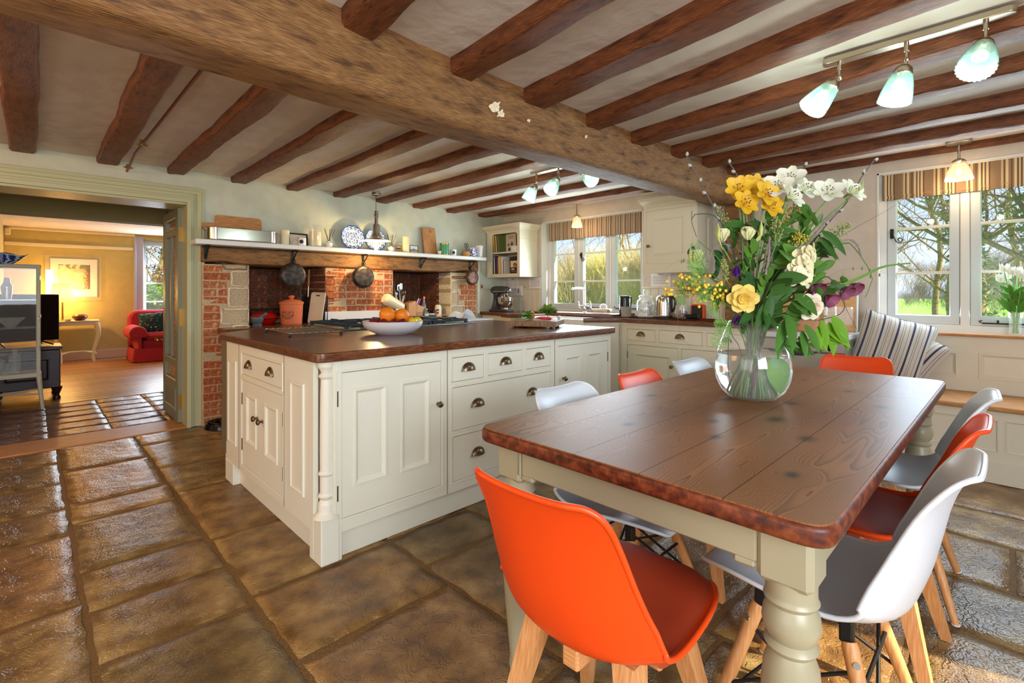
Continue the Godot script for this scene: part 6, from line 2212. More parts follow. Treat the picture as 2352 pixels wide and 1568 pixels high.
func notice(label, x0, y0, x1, y1, k):
	var o = thing("paper_notice", label, "notice", V(x0, y0, ZW + 0.002), 0.0, "")
	var b = nb()
	b.quad(V(0, 0, 0.0015), V(x1 - x0, 0, 0.0015), V(x1 - x0, y1 - y0, 0.0015), V(0, y1 - y0, 0.0015))
	part("printed_face", b, "notice_%d" % k, o)
	part("sheet", nb().bar(V(0, 0, 0), V(x1 - x0, y1 - y0, 0.001)), "paper", o)


func book(called, label, at, w, h, d, cover, lean = 0.0, yaw = 0.0, group = "cookery books"):
	# spine faces +z, width along x
	var o = thing(called, label, "book", at, yaw, group)
	part("cover", nb().bar(V(0, 0, -d), V(0.0025, h, 0)).bar(V(w - 0.0025, 0, -d), V(w, h, 0)).bar(V(0, 0, -0.0025), V(w, h, 0.0005), 0.001), cover, o)
	part("pages", nb().bar(V(0.0022, 0.004, -d + 0.004), V(w - 0.0022, h - 0.004, -0.002)), "paper", o)
	o.rotation.z = lean
	return o


func build_counter_things():
	blind("brown and cream striped roman blind drawn up at the top of the wide right-hand window", -0.728, 0.70, 1.90, 2.10, -4.815, "blind_wide")
	blind("finely striped taupe roman blind drawn up at the top of the sink window", -4.27, -2.87, 1.845, 2.078, -4.86, "blind_sink")
	notice("printed notice taped above the stand mixer, partly behind its motor head", -4.975, 1.24, -4.765, 1.372, 0)
	notice("printed notice taped to the wall left of the sink window", -4.553, 1.230, -4.343, 1.372, 1)
	notice("printed notice taped to the wall right of the sink window above the kettle", -2.742, 1.240, -2.517, 1.386, 2)
	var so = thing("cooker_switch", "white cooker switch box with a red rocker on the boarding behind the mixer", "switch", V(-4.70, 1.2, ZW + 0.014))
	part("switch_box", nb().bar(V(-0.055, -0.07, 0), V(0.05, 0.07, 0.045), 0.006), "white_plastic", so)
	part("rocker", nb().bar(V(-0.012, -0.03, 0.043), V(0.006, 0.03, 0.051), 0.002), "red_enamel", so)
	var dk = thing("double_socket", "white double wall socket left of the cooker switch", "socket", V(-4.80, 1.17, ZW + 0.014))
	part("plate", nb().bar(V(-0.045, -0.045, 0), V(0.045, 0.045, 0.01), 0.003), "white_plastic", dk)
	for k in 2: part("rocker", nb().bar(V(-0.03 + k * 0.04, 0.012, 0.009), V(-0.018 + k * 0.04, 0.03, 0.014), 0.001), "white_plastic", dk)
	# figure on the boarding cap
	var fg = thing("small_figurine", "tiny blue and red painted figurine on the boarding cap beside the fireplace", "figurine", V(-5.045, 1.232, -4.373))
	part("figurine_body", nb().lathe(pr([0.0, 0.0, 0.012, 0.0, 0.013, 0.015, 0.008, 0.024, 0.0, 0.026]), 12), "red_enamel", fg)
	part("figurine_head", nb().ball(V(0, 0.034, 0), V(0.011, 0.013, 0.011), 12, 8), "blue_glaze", fg)
	part("figurine_face", nb().ball(V(0.006, 0.032, 0.004), V(0.007, 0.008, 0.007), 10, 6), "terracotta_pale", fg)
	# stand mixer: bowl to the right, head along x
	var m = thing("stand_mixer", "dark grey stand mixer with a polished steel bowl in the corner", "mixer", V(-4.80, 0.921, -4.50))
	var b = nb()
	b.at(Vector3.ZERO, Basis(Vector3.RIGHT, -PI / 2))
	b.slab(rounded_poly([Vector2(-0.17, -0.09), Vector2(0.2, -0.075), Vector2(0.2, 0.075), Vector2(-0.17, 0.09)], [0.05, 0.07, 0.07, 0.05]), 0.0, 0.028, 0.010)
	part("base", b, "dark_grey", m)
	b = nb()
	var rows = []
	for q in [[0.02, -0.165, -0.02, 0.085], [0.06, -0.15, -0.05, 0.065], [0.12, -0.135, -0.065, 0.05], [0.18, -0.125, -0.05, 0.05], [0.235, -0.13, -0.02, 0.055]]:
		var row = []
		for k in 20:
			var a = -TAU * k / 20
			row.append(V((q[1] + q[2]) / 2 + cos(a) * (q[2] - q[1]) / 2, q[0], sin(a) * q[3]))
		rows.append(row)
	b.grid(rows, true)
	part("pedestal", b, "dark_grey", m)
	b = nb()
	rows = []
	for i in 19:
		var u = i / 18.0
		var x = lerpf(-0.185, 0.165, u)
		var e = pow(1.0 - pow(absf(u * 2.0 - 1.0), 5.0), 0.5)
		var hy = lerpf(0.058, 0.05, u) * maxf(e, 0.02); var hz = lerpf(0.062, 0.052, u) * maxf(e, 0.02)
		var row = []
		for k in 24:
			var a = TAU * k / 24
			row.append(V(x, 0.286 + signf(sin(a)) * pow(absf(sin(a)), 0.8) * hy, signf(cos(a)) * pow(absf(cos(a)), 0.8) * hz))
		rows.append(row)
	b.grid(rows, true)
	part("motor_head", b, "dark_grey", m)
	part("trim_band", nb().tube(arc(24, func(u): return V(-0.01 + cos(u * TAU) * 0.165, 0.268, sin(u * TAU) * 0.062)), 0.007, 6, false), "chrome", m)
	part("attachment_cap", nb().tube([V(0.155, 0.288, 0), V(0.178, 0.288, 0)], 0.019, 16), "chrome", m)
	part("tool_shaft", nb().tube([V(0.09, 0.25, 0), V(0.09, 0.20, 0)], [0.034, 0.024], 18), "chrome", m)
	part("bowl", nb().lathe(pr([0.05, 0.03, 0.05, 0.034, 0.035, 0.04, 0.034, 0.05, 0.06, 0.058, 0.09, 0.088, 0.108, 0.13, 0.113, 0.19, 0.117, 0.194, 0.112, 0.194, 0.104, 0.13, 0.06, 0.064, 0.0, 0.06]), 40, V(0.09, 0, 0)), "chrome", m)
	part("speed_lever", nb().tube([V(-0.02, 0.235, 0.05), V(-0.02, 0.235, 0.075)], 0.006, 8), "chrome", m)
	# tap over the sink
	var t = thing("kitchen_tap", "tall chrome bridge tap with cross handles and a swan spout over the sink", "tap", V(-3.49, 0.942, -4.60))
	b = nb()
	b.lathe(pr([0.0, 0.0, 0.026, 0.0, 0.026, 0.008, 0.014, 0.014, 0.013, 0.06, 0.018, 0.066, 0.018, 0.082, 0.012, 0.09, 0.011, 0.27, 0.0, 0.272]), 20)
	b.tube([V(0, 0.25, 0), V(0, 0.272, 0.005), V(-0.01, 0.285, 0.03), V(-0.03, 0.287, 0.10), V(-0.045, 0.28, 0.17), V(-0.045, 0.262, 0.176)], 0.011, 12)
	b.tube([V(-0.085, 0.075, 0), V(0.085, 0.075, 0)], 0.010, 10)
	part("tap_body", b, "chrome", t)
	for s in [-1, 1]: part("lever", nb().tube([V(s * 0.082, 0.055, 0), V(s * 0.082, 0.07, 0.0), V(s * 0.085, 0.13, 0.01)], [0.014, 0.010, 0.006], 10), "chrome", t)
	var br = thing("bath_brush_rack", "cream enamel sink tidy rack with a white scrubbing pad behind the tap", "rack", V(-3.29, 0.942, -4.66))
	part("tray", nb().slab(round_rect(-0.13, 0.02, 0.12, 0.05, 0.012, 4), -0.03, 0.03, 0.006), "cream_glaze", br)
	part("wire_legs", nb().tube(arc(14, func(u): return V(0.115 + cos(u * TAU) * 0.013, 0.025 + sin(u * TAU) * 0.013, 0.036)), 0.004, 6, false).tube([V(-0.13, 0.01, 0.036), V(0.115, 0.01, 0.036)], 0.004, 6).tube([V(-0.12, 0.004, 0.03), V(-0.12, 0.03, 0.03)], 0.005, 6), "bronze", br)
	single("scrubbing_pad", nb().ball(V(0, 0.0, 0), V(0.05, 0.045, 0.022), 20, 10), "white_plastic", "rounded white scrubbing pad propped on the cream sink tidy", "sponge", V(-3.275, 1.005, -4.665))
	# jug, pot, biscuit jar, kettle, garlic bowl, radio
	var j = thing("water_jug", "tall smoked glass water jug with a handle behind the grey pot", "jug", V(-2.965, 0.921, -4.62))
	part("jug_body", nb().lathe(pr([0.0, 0.0, 0.056, 0.0, 0.059, 0.01, 0.056, 0.1, 0.052, 0.195, 0.057, 0.212, 0.054, 0.212, 0.048, 0.19, 0.05, 0.015, 0.0, 0.012]), 28), "smoke_glass", j)
	part("lid_rim", nb().lathe(pr([0.053, 0.205, 0.06, 0.212, 0.058, 0.22, 0.0, 0.222]), 28), "dark_grey", j)
	part("handle", nb().tube([V(0.05, 0.20, 0), V(0.085, 0.20, 0), V(0.088, 0.17, 0), V(0.07, 0.09, 0), V(0.05, 0.07, 0)], 0.007, 8), "black_plastic", j)
	lathed("grey_pot", [0.0, 0.0, 0.047, 0.0, 0.05, 0.004, 0.058, 0.1, 0.06, 0.104, 0.055, 0.104, 0.046, 0.02, 0.0, 0.02], "grey_pot", "small tapered grey pot at the worktop edge in front of the smoked jug", "pot", V(-2.895, 0.921, -4.54))
	var g = thing("biscuit_jar", "large clear glass jar with a knobbed lid full of pale packets", "jar", V(-2.735, 0.921, -4.66))
	part("glass_jar", nb().lathe(pr([0.0, 0.0, 0.08, 0.0, 0.088, 0.008, 0.09, 0.14, 0.084, 0.168, 0.062, 0.19, 0.06, 0.205, 0.056, 0.205, 0.06, 0.185, 0.082, 0.16, 0.085, 0.012, 0.0, 0.008]), 36), "clear_glass", g)
	part("glass_lid", nb().lathe(pr([0.066, 0.205, 0.07, 0.21, 0.066, 0.222, 0.05, 0.228, 0.018, 0.232, 0.012, 0.24, 0.0, 0.24]), 32).ball(V(0, 0.262, 0), 0.026, 18, 10), "tint_glass", g)
	rng.seed = 9
	for i in 11:
		var pk = thing("wrapped_packet", "small pale crumpled packet inside the glass jar", "packet", g.position + V(rng.randf_range(-0.035, 0.035), 0.035 + i * 0.0115, rng.randf_range(-0.035, 0.035)), rng.randf() * TAU, "packets in the glass jar")
		var c = nb()
		c.ball(Vector3.ZERO, V(0.038, 0.022, 0.028), 9, 6)
		for q in c.v.size(): c.v[q] += V(sin(c.v[q].y * 200.0 + i), cos(c.v[q].x * 150.0), sin(c.v[q].z * 170.0)) * 0.003
		part("packet_body", c, ["grey_lilac", "paper", "grey_board"][i % 3], pk)
	var kt = thing("kettle", "brushed steel electric kettle with a black handle on the window worktop", "kettle", V(-2.50, 0.921, -4.62))
	part("kettle_body", nb().lathe(pr([0.0, 0.006, 0.086, 0.006, 0.088, 0.02, 0.088, 0.03, 0.086, 0.034, 0.082, 0.15, 0.076, 0.205, 0.062, 0.225, 0.03, 0.232, 0.0, 0.233]), 36), "steel", kt)
	part("power_base", nb().lathe(pr([0.0, 0.0, 0.088, 0.0, 0.09, 0.006, 0.088, 0.014]), 36), "black_plastic", kt)
	part("handle", nb().tube([V(0.06, 0.215, 0), V(0.10, 0.21, 0), V(0.125, 0.175, 0), V(0.12, 0.11, 0), V(0.09, 0.065, 0), V(0.07, 0.06, 0)], [0.012, 0.014, 0.013, 0.012, 0.012, 0.010], 10), "black_plastic", kt)
	part("back_strip", nb().bar(V(0.058, 0.05, -0.02), V(0.086, 0.225, 0.02), 0.006), "black_plastic", kt)
	for i in 6: part("level_mark", nb().bar(V(-0.055, 0.08 + i * 0.017, 0.0625), V(-0.05, 0.088 + i * 0.017, 0.072)), "dark_grey", kt)
	var gb = thing("garlic_bowl", "round clear glass bowl holding brown nuts or bulbs beside the kettle", "bowl", V(-2.30, 0.921, -4.62))
	part("glass_bowl", nb().lathe(pr([0.0, 0.0, 0.05, 0.0, 0.072, 0.02, 0.08, 0.06, 0.07, 0.11, 0.072, 0.13, 0.069, 0.13, 0.066, 0.11, 0.076, 0.06, 0.068, 0.022, 0.0, 0.004]), 32), "clear_glass", gb)
	for i in 14:
		var a = i * 2.4
		var r = 0.045 if i < 9 else 0.022
		var bu = thing("small_bulb", "small brown bulb heaped in the round glass bowl", "bulb", gb.position + V(cos(a) * r, 0.03 + (i / 7) * 0.03, sin(a) * r), a, "bulbs in the glass bowl")
		part("bulb_body", nb().lathe(pr([0.0, -0.016, 0.012, -0.013, 0.018, 0.0, 0.012, 0.012, 0.004, 0.02, 0.0, 0.024]), 12), ["onion_brown", "terracotta_pale", "mahogany"][i % 3], bu, Vector3.ZERO, V(a, 0, a * 0.7))
	var ra = thing("radio", "small orange radio with a dark mesh front half hidden by the flowers", "radio", V(-2.15, 0.921, -4.66))
	part("case", nb().bar(V(-0.075, 0, -0.03), V(0.06, 0.14, 0.03), 0.012), "orange_chair", ra)
	part("speaker_mesh", nb().bar(V(-0.062, 0.012, 0.028), V(0.046, 0.128, 0.034), 0.004), "black_plastic", ra)
	single("glasses_case", nb().prism([Vector2(-0.05, 0), Vector2(0.06, 0), Vector2(0.06, 0.05), Vector2(-0.07, 0.045)], -0.03, 0.03), "black_gloss", "small glossy black dish standing in front of the orange radio", "dish", V(-2.16, 0.921, -4.55))
	# on the dishwasher
	var cr = thing("terracotta_pot", "pale terracotta lidded crock with small handles on the dishwasher", "crock", V(-1.2, 0.861, -4.53))
	part("crock_body", nb().lathe(pr([0.0, 0.0, 0.08, 0.0, 0.086, 0.008, 0.103, 0.1, 0.104, 0.135, 0.098, 0.155, 0.09, 0.165, 0.092, 0.185, 0.097, 0.188, 0.0, 0.188]), 40), "terracotta_pale", cr)
	part("crock_lid", nb().lathe(pr([0.096, 0.188, 0.096, 0.196, 0.07, 0.208, 0.045, 0.222, 0.02, 0.226, 0.0, 0.227]), 36), "terracotta_pale", cr)
	for s in [-1, 1]: part("ear", nb().tube([V(s * 0.098, 0.16, 0.03), V(s * 0.118, 0.155, 0.015), V(s * 0.118, 0.15, -0.015), V(s * 0.098, 0.15, -0.03)], 0.009, 8), "terracotta_pale", cr)
	var tr = thing("trifle_bowl", "footed clear glass trifle bowl on the dishwasher beside the cushion", "bowl", V(-0.952, 0.861, -4.46))
	part("glass_bowl", nb().lathe(pr([0.0, 0.012, 0.06, 0.008, 0.066, 0.0, 0.07, 0.0, 0.04, 0.014, 0.014, 0.022, 0.012, 0.03, 0.026, 0.042, 0.012, 0.056, 0.014, 0.062, 0.086, 0.068, 0.092, 0.074, 0.098, 0.205, 0.094, 0.205, 0.087, 0.08, 0.0, 0.072]), 40), "clear_glass", tr)
	var lb = thing("leaning_board", "large rectangular wooden board leaning on the wall behind the dishwasher", "board", V(-1.14, 0.861, -4.70))
	part("board", nb().bar(V(-0.34, 0, -0.012), V(0.255, 0.40, 0.012), 0.003), "board_pale", lb, Vector3.ZERO, V(-0.08, 0, 0))
	part("sunlit_edge", nb().bar(V(0.255, 0, -0.013), V(0.268, 0.40, 0.013), 0.002), "white_paint", lb, Vector3.ZERO, V(-0.08, 0, 0))  # white strip: sunlight on the board edge put into the colour
	lathed("white_bowl", [0.0, 0.0, 0.04, 0.0, 0.06, 0.03, 0.072, 0.075, 0.068, 0.075, 0.05, 0.02, 0.0, 0.015], "white_glaze", "white bowl on the dishwasher just behind the bouquet's vase", "bowl", V(-1.31, 0.861, -4.42))
	# books
	var z = -4.475
	var y1 = 1.378 + 0.334; var y0 = 1.378 + 0.046
	var x = -4.925
	var k = 0
	for q in [[0.026, 0.225, "b_yellow", "yellow"], [0.012, 0.215, "b_dark", "black and grey"], [0.016, 0.225, "b_cream", "cream spined"], [0.012, 0.222, "b_red", "dark red"], [0.034, 0.235, "b_green", "thick olive green"]]:
		book("cookery_book", q[3] + " book standing on the upper shelf of the bookcase cupboard", V(x, y1, z), q[0], q[1], 0.19, q[2], 0.06)
		x += q[0] + 0.004
	var cv = book("cookery_book", "large pale cookery book facing out on the upper shelf of the bookcase cupboard", V(-4.81, y1, -4.60), 0.19, 0.245, 0.02, "b_cream", 0.03)
	var cq = nb()
	cq.quad(V(0.003, 0.003, 0.001), V(0.187, 0.003, 0.001), V(0.187, 0.242, 0.001), V(0.003, 0.242, 0.001))
	part("cover_print", cq, "cover_pale", cv)
	single("oval_dish", nb().lathe(pr([0.0, 0.0, 0.085, 0.0, 0.095, 0.012, 0.102, 0.066, 0.108, 0.072, 0.1, 0.072, 0.088, 0.014, 0.0, 0.01]), 36, Vector3.ZERO, 1.0, 0.7), "white_glaze", "oval white oven dish on the upper shelf of the bookcase cupboard", "dish", V(-4.575, y1, -4.57))
	x = -4.93
	for q in [[0.012, 0.235, "b_dark", "thin dark"], [0.016, 0.225, "b_cream", "cream and brown"], [0.02, 0.24, "b_navy", "navy blue"], [0.014, 0.23, "b_plum", "slim plum coloured"], [0.018, 0.225, "b_wine", "wine red"], [0.016, 0.22, "b_mint", "mint green"], [0.034, 0.232, "b_pink", "thick pale pink"], [0.014, 0.215, "b_yellow", "yellow striped"], [0.026, 0.225, "b_white", "white spined"], [0.014, 0.18, "b_blue", "small bright blue"], [0.012, 0.175, "b_cream", "small sand coloured"]]:
		book("cookery_book", q[3] + " book standing on the lower shelf of the bookcase cupboard", V(x, y0, z), q[0], q[1], 0.19, q[2], 0.03 + 0.004 * k)
		x += q[0] + 0.003
		k += 1
	cv = book("cookery_book", "dark cookery book facing out at the right of the lower shelf", V(-4.655, y0, -4.53), 0.165, 0.17, 0.025, "b_dark", 0.0)
	cq = nb()
	cq.quad(V(0.002, 0.002, 0.001), V(0.163, 0.002, 0.001), V(0.163, 0.168, 0.001), V(0.002, 0.168, 0.001))
	part("cover_print", cq, "cover_dark", cv)
	book("cookery_book", "tall dark book leaning behind the face-out one on the lower shelf", V(-4.70, y0, -4.57), 0.17, 0.225, 0.02, "b_dark", 0.05)
	book("cookery_book", "small striped red book at the right end of the lower shelf", V(-4.488, y0, z), 0.02, 0.13, 0.15, "b_red", 0.0)
	# cushions on the window seat
	cushion("striped_cushion", "big linen cushion with navy stripes propped in the corner of the window seat", "cushion_cloth", V(-0.64, 0.75, -4.545), 0.46, 0.52, 0.13, V(-0.22, 0.30, -0.30))
	cushion("striped_cushion", "linen cushion with navy stripes leaning over behind the front striped one", "cushion_cloth", V(-0.60, 0.70, -4.635), 0.46, 0.44, 0.11, V(-0.25, -0.15, -0.50))
	# tulips on the wide window's board
	var tv = thing("tulip_vase", "clear glass cylinder vase of white tulips on the wide window's sill", "vase", V(0.005, 0.889, -4.755))
	part("glass", nb().lathe(pr([0.0, 0.0, 0.030, 0.0, 0.031, 0.004, 0.033, 0.155, 0.030, 0.155, 0.028, 0.012, 0.0, 0.010]), 28), "clear_glass", tv)
	rng.seed = 23
	for i in 9:
		var a = i * 2.4
		var top = V(cos(a) * (0.05 + 0.02 * (i % 3)), 0.36 + 0.045 * ((i * 7) % 4) * 0.5, sin(a) * 0.03 + 0.015)
		var tu = thing("tulip", "white tulip with broad green leaves in the glass cylinder on the sill", "flower", tv.position, 0.0, "white tulips on the sill")
		b = nb()
		b.col = Color(0.22, 0.42, 0.10)
		var base = V(cos(a + 2.0) * 0.015, 0.012, sin(a + 2.0) * 0.015)
		b.tube([base, V(top.x * 0.3, 0.16, top.z * 0.3), top * 0.8 + V(0, 0.02, 0), top], 0.0032, 7)
		part("stem", b, "stem", tu)
		b = nb()
		for p in 3: leaf_blade(b, V(top.x * 0.3, 0.15 + p * 0.05, top.z * 0.3), V(cos(a + p * 1.9), 1.9 - p * 0.4, sin(a + p * 1.9) * 0.6).normalized(), 0.17, 0.013, 0.5, Color(0.09, 0.24, 0.03), 7, 0.35, V(0.1, 0.2, 1.0))
		part("leaf", b, "leaf", tu)
		b = nb()
		for p in 6:
			var pa = p * TAU / 6
			leaf_blade(b, top + V(cos(pa) * 0.006, 0, sin(pa) * 0.006), V(cos(pa) * 0.35, 1.0, sin(pa) * 0.35).normalized(), 0.055, 0.018, -0.25, Color(0.86, 0.87, 0.74), 6, 0.5, V(cos(pa), 0, sin(pa)))
		part("petals", b, "petal", tu)


func cushion(called, label, matname, at, w, h, t, rot):
	var b = nb()
	for side in 2:
		var rows = []
		for i in 17:
			var v = -1.0 + i / 8.0
			var row = []
			for j in 17:
				var u = -1.0 + j / 8.0
				var pin = 1.0 - 0.07 * (1.0 - absf(u)) * 0.0
				var x = u * w / 2 * (1.0 - 0.06 * (1.0 - v * v) * absf(u)); var y = v * h / 2 * (1.0 - 0.06 * (1.0 - u * u) * absf(v))
				var z = t * pow(maxf(0.0, (1.0 - pow(absf(u), 2.6)) * (1.0 - pow(absf(v), 2.6))), 0.6)
				z += 0.006 * sin(u * 9.0 + v * 4.0) * (1.0 - u * u)
				row.append(V(x, y, z if side == 0 else -z))
			rows.append(row)
		b.grid(rows, false, side == 1)
	var o = single(called, b, matname, label, "cushion", at, 0.0, "striped cushions")
	o.rotation = rot


# ---------------------------------------------------------------- the bouquet: every stem its own thing, standing in the vase
const VASE = Vector3(-0.724, 0.763, -2.038)
const TURN = 0.7957


func stem_thing(called, label, group = "", cat = "flower"):
	return thing(called, label, cat, VASE, TURN, group)


func stem_path(head, bend = 0.0):
	# from the vase floor through the neck to the head
	var f = V(head.x, 0, head.z)
	var foot = V(-clampf(head.x * 0.28, -0.055, 0.055) + rng.randf_range(-0.03, 0.03), 0.014, rng.randf_range(-0.045, 0.045))
	var neck = V(clampf(head.x * 0.16, -0.05, 0.05) + rng.randf_range(-0.018, 0.018), 0.285, clampf(head.z * 0.25, -0.045, 0.045) + rng.randf_range(-0.015, 0.015))
	var pts = []
	for i in 6: pts.append(foot.lerp(neck, i / 6.0))
	for i in 9:
		var u = i / 8.0
		var p = neck.lerp(head, u)
		p += V(-f.x * 0.25, absf(head.x) * 0.12 + bend, -f.z * 0.2) * sin(u * PI) * 0.6
		pts.append(p)
	return pts


func stem(o, head, r = 0.003, color = Color(0.16, 0.30, 0.07), bend = 0.0, called = "stem"):
	var b = nb()
	b.col = color
	var p = stem_path(head, bend)
	b.tube(p, r, 7)
	part(called, b, "stem", o)
	return p


func frame_of(d):
	var z = d.normalized()
	var x = Vector3.UP.cross(z)
	if x.length() < 0.1: x = Vector3.RIGHT
	x = x.normalized()
	return Basis(x, z.cross(x), z)


# open six-petalled flower facing direction d
func lily_head(o, at, d, size, col, throat, fleck):
	var b = nb()
	var fr = frame_of(d)
	for i in 6:
		var a = i * TAU / 6 + 0.3
		var rad = fr.x * cos(a) + fr.y * sin(a)
		var wide = i % 2 == 0
		petal(b, at, (rad * 0.75 + fr.z * 0.75).normalized(), fr.z, size * (1.0 if wide else 0.95), size * (0.40 if wide else 0.30), col if wide else col.lerp(throat, 0.25), 0.55)
	part("petals", b, "petal", o)
	var s = nb()
	for i in 5:
		var a = i * TAU / 5
		s.col = throat
		s.tube([at, at + (fr.z * 0.8 + (fr.x * cos(a) + fr.y * sin(a)) * 0.22) * size * 0.75], 0.0009, 4)
		s.col = fleck
		s.ball(at + (fr.z * 0.8 + (fr.x * cos(a) + fr.y * sin(a)) * 0.22) * size * 0.78, 0.0028, 6, 4)
		# dark flecks on the upper petals
		for k in 2:
			var pp = at + (fr.z * 0.50 + (fr.x * cos(a + 0.3) + fr.y * sin(a + 0.3)) * 0.40) * size * (0.55 + 0.16 * k)
			s.tube([pp, pp + (fr.z * 0.4 + fr.x * cos(a + 0.3) + fr.y * sin(a + 0.3)) * size * 0.09], 0.0009, 4)
	part("stamens", s, "stem", o)
	var c = nb()
	c.col = Color(0.2, 0.34, 0.08)
	c.tube([at - fr.z * size * 0.35, at], [0.003, 0.005], 7)
	part("calyx", c, "stem", o)


func petal(b, base, dirv, up, len, hw, col, curl):
	var side = dirv.cross(up).normalized()
	var nor = side.cross(dirv).normalized()
	b.col = col
	var rows = []
	for i in 7:
		var u = i / 6.0
		var c = base + dirv * len * u + nor * (-len * curl * u * u * 0.6)
		var w = hw * pow(maxf(sin(PI * clampf(0.05 + pow(u, 1.35) * 0.86, 0, 1)), 0.0), 0.65)
		rows.append([c - side * w + nor * w * 0.25, c - side * w * 0.5, c, c + side * w * 0.5, c + side * w + nor * w * 0.25])
	b.grid(rows)


func leaves_on(o, pts, n, len, hw, col, from = 0.45, droop = 0.5, called = "leaf"):
	for i in n:
		var k = int(lerpf(pts.size() * from, pts.size() - 2, (i + rng.randf()) / n))
		var a = rng.randf() * TAU
		var b = nb()
		leaf_blade(b, pts[k], V(cos(a), 0.55 + rng.randf() * 0.5, sin(a)).normalized(), len * rng.randf_range(0.75, 1.2), hw * rng.randf_range(0.8, 1.2), droop, col.lerp(col * 1.5, rng.randf() * 0.6) * 0.7, 7, 0.3)
		part(called, b, "leaf", o)


func plume(o, pts, r, col, col2):
	# bristly grass head along a curve
	var b = nb()
	for i in 150:
		var u = rng.randf()
		var f = u * (pts.size() - 1)
		var k = mini(int(f), pts.size() - 2)
		var p = pts[k].lerp(pts[k + 1], f - k)
		var t = (pts[k + 1] - pts[k]).normalized()
		var a = rng.randf() * TAU
		var s = t.cross(V(0.3, 0.2, 1)).normalized()
		var d = (s * cos(a) + t.cross(s) * sin(a)) * 0.8 + t * 0.75
		var l = r * (0.5 + rng.randf() * 0.7) * (0.4 + 0.6 * sin(PI * clampf(u * 0.9 + 0.08, 0, 1)))
		var w = s.cross(d).normalized() * 0.0007
		b.col = col.lerp(col2, rng.randf())
		b.tri(p - w, p + w, p + d * l)
		b.tri(p + w * 0.3 + t * 0.001, p - w * 0.3 - t * 0.001, p + d * l)
	b.col = col.lerp(col2, 0.3)
	b.tube(pts, r * 0.14, 6)
	part("seed_head", b, "stem", o)
	o.get_child(o.get_child_count() - 1).set_meta("kind", "stuff")


func seedy(o, pts, r, n, col, col2):
	var b = nb()
	for i in n:
		var u = rng.randf()
		var f = u * (pts.size() - 1)
		var k = mini(int(f), pts.size() - 2)
		var p = pts[k].lerp(pts[k + 1], f - k)
		b.col = col.lerp(col2, rng.randf())
		b.ball(p + V(rng.randf_range(-1, 1), rng.randf_range(-1, 1), rng.randf_range(-1, 1)) * r * (0.35 + 0.65 * sin(PI * u)), 0.0026 + rng.randf() * 0.0012, 6, 4)
	b.col = col * 0.8
	b.tube(pts, 0.0016, 5)
	part("seed_head", b, "stem", o)
	o.get_child(o.get_child_count() - 1).set_meta("kind", "stuff")


func willow(label, pts):
	var o = stem_thing("willow_stem", label, "", "branch")
	var b = nb()
	b.col = Color(0.075, 0.06, 0.045)
	b.tube(pts, arc(pts.size() - 1, func(u): return lerpf(0.004, 0.0022, u)), 7)
	part("twig", b, "stem", o)
	var n = 11
	for i in n:
		var f = (0.42 + 0.57 * i / (n - 1.0)) * (pts.size() - 1)
		var k = mini(int(f), pts.size() - 2)
		var p = pts[k].lerp(pts[k + 1], f - k)
		var t = (pts[k + 1] - pts[k]).normalized()
		var s = V(1, 0, 0) * (1.0 if i % 2 == 0 else -1.0)
		var c = nb()
		c.col = Color(0.42, 0.42, 0.37)
		c.at(p + s * 0.006 + t * 0.006, frame_of(t + s * 0.5) * Basis(Vector3.RIGHT, PI / 2))
		c.ball(Vector3.ZERO, V(0.0062, 0.0095, 0.0062), 10, 7)
		var cat = part("catkin", c, "stem", o)
		c = nb()
		c.col = Color(0.06, 0.045, 0.035)
		c.at(p + s * 0.005, frame_of(t + s * 0.5) * Basis(Vector3.RIGHT, PI / 2))
		c.ball(Vector3.ZERO, V(0.005, 0.006, 0.005), 8, 5)
		part("bud_scale", c, "stem", cat)


func blade(label, pts, w, col, called = "grass_blade"):
	var o = stem_thing(called, label, "", "grass")
	var b = nb()
	b.col = col
	var rows = []
	for i in pts.size():
		var u = float(i) / (pts.size() - 1)
		var t = (pts[mini(i + 1, pts.size() - 1)] - pts[maxi(i - 1, 0)]).normalized()
		var s = t.cross(V(0.25, 0.1, 1)).normalized()
		var ww = w * (1.0 - u * 0.75)
		rows.append([pts[i] - s * ww, pts[i] + V(0, 0, ww * 0.5), pts[i] + s * ww])
	b.grid(rows)
	part("blade", b, "leaf", o)
	return o


# points in the bouquet: right, up, towards the room (metres from the vase foot)
func curve_of(list, n = 18):
	var c = Curve3D.new()
	var m = list.size()
	for i in m:
		var t = (list[mini(i + 1, m - 1)] - list[maxi(i - 1, 0)]) * 0.18
		c.add_point(list[i], -t, t)
	var r = []
	for i in n + 1: r.append(c.sample_baked(c.get_baked_length() * i / n, true))
	return r


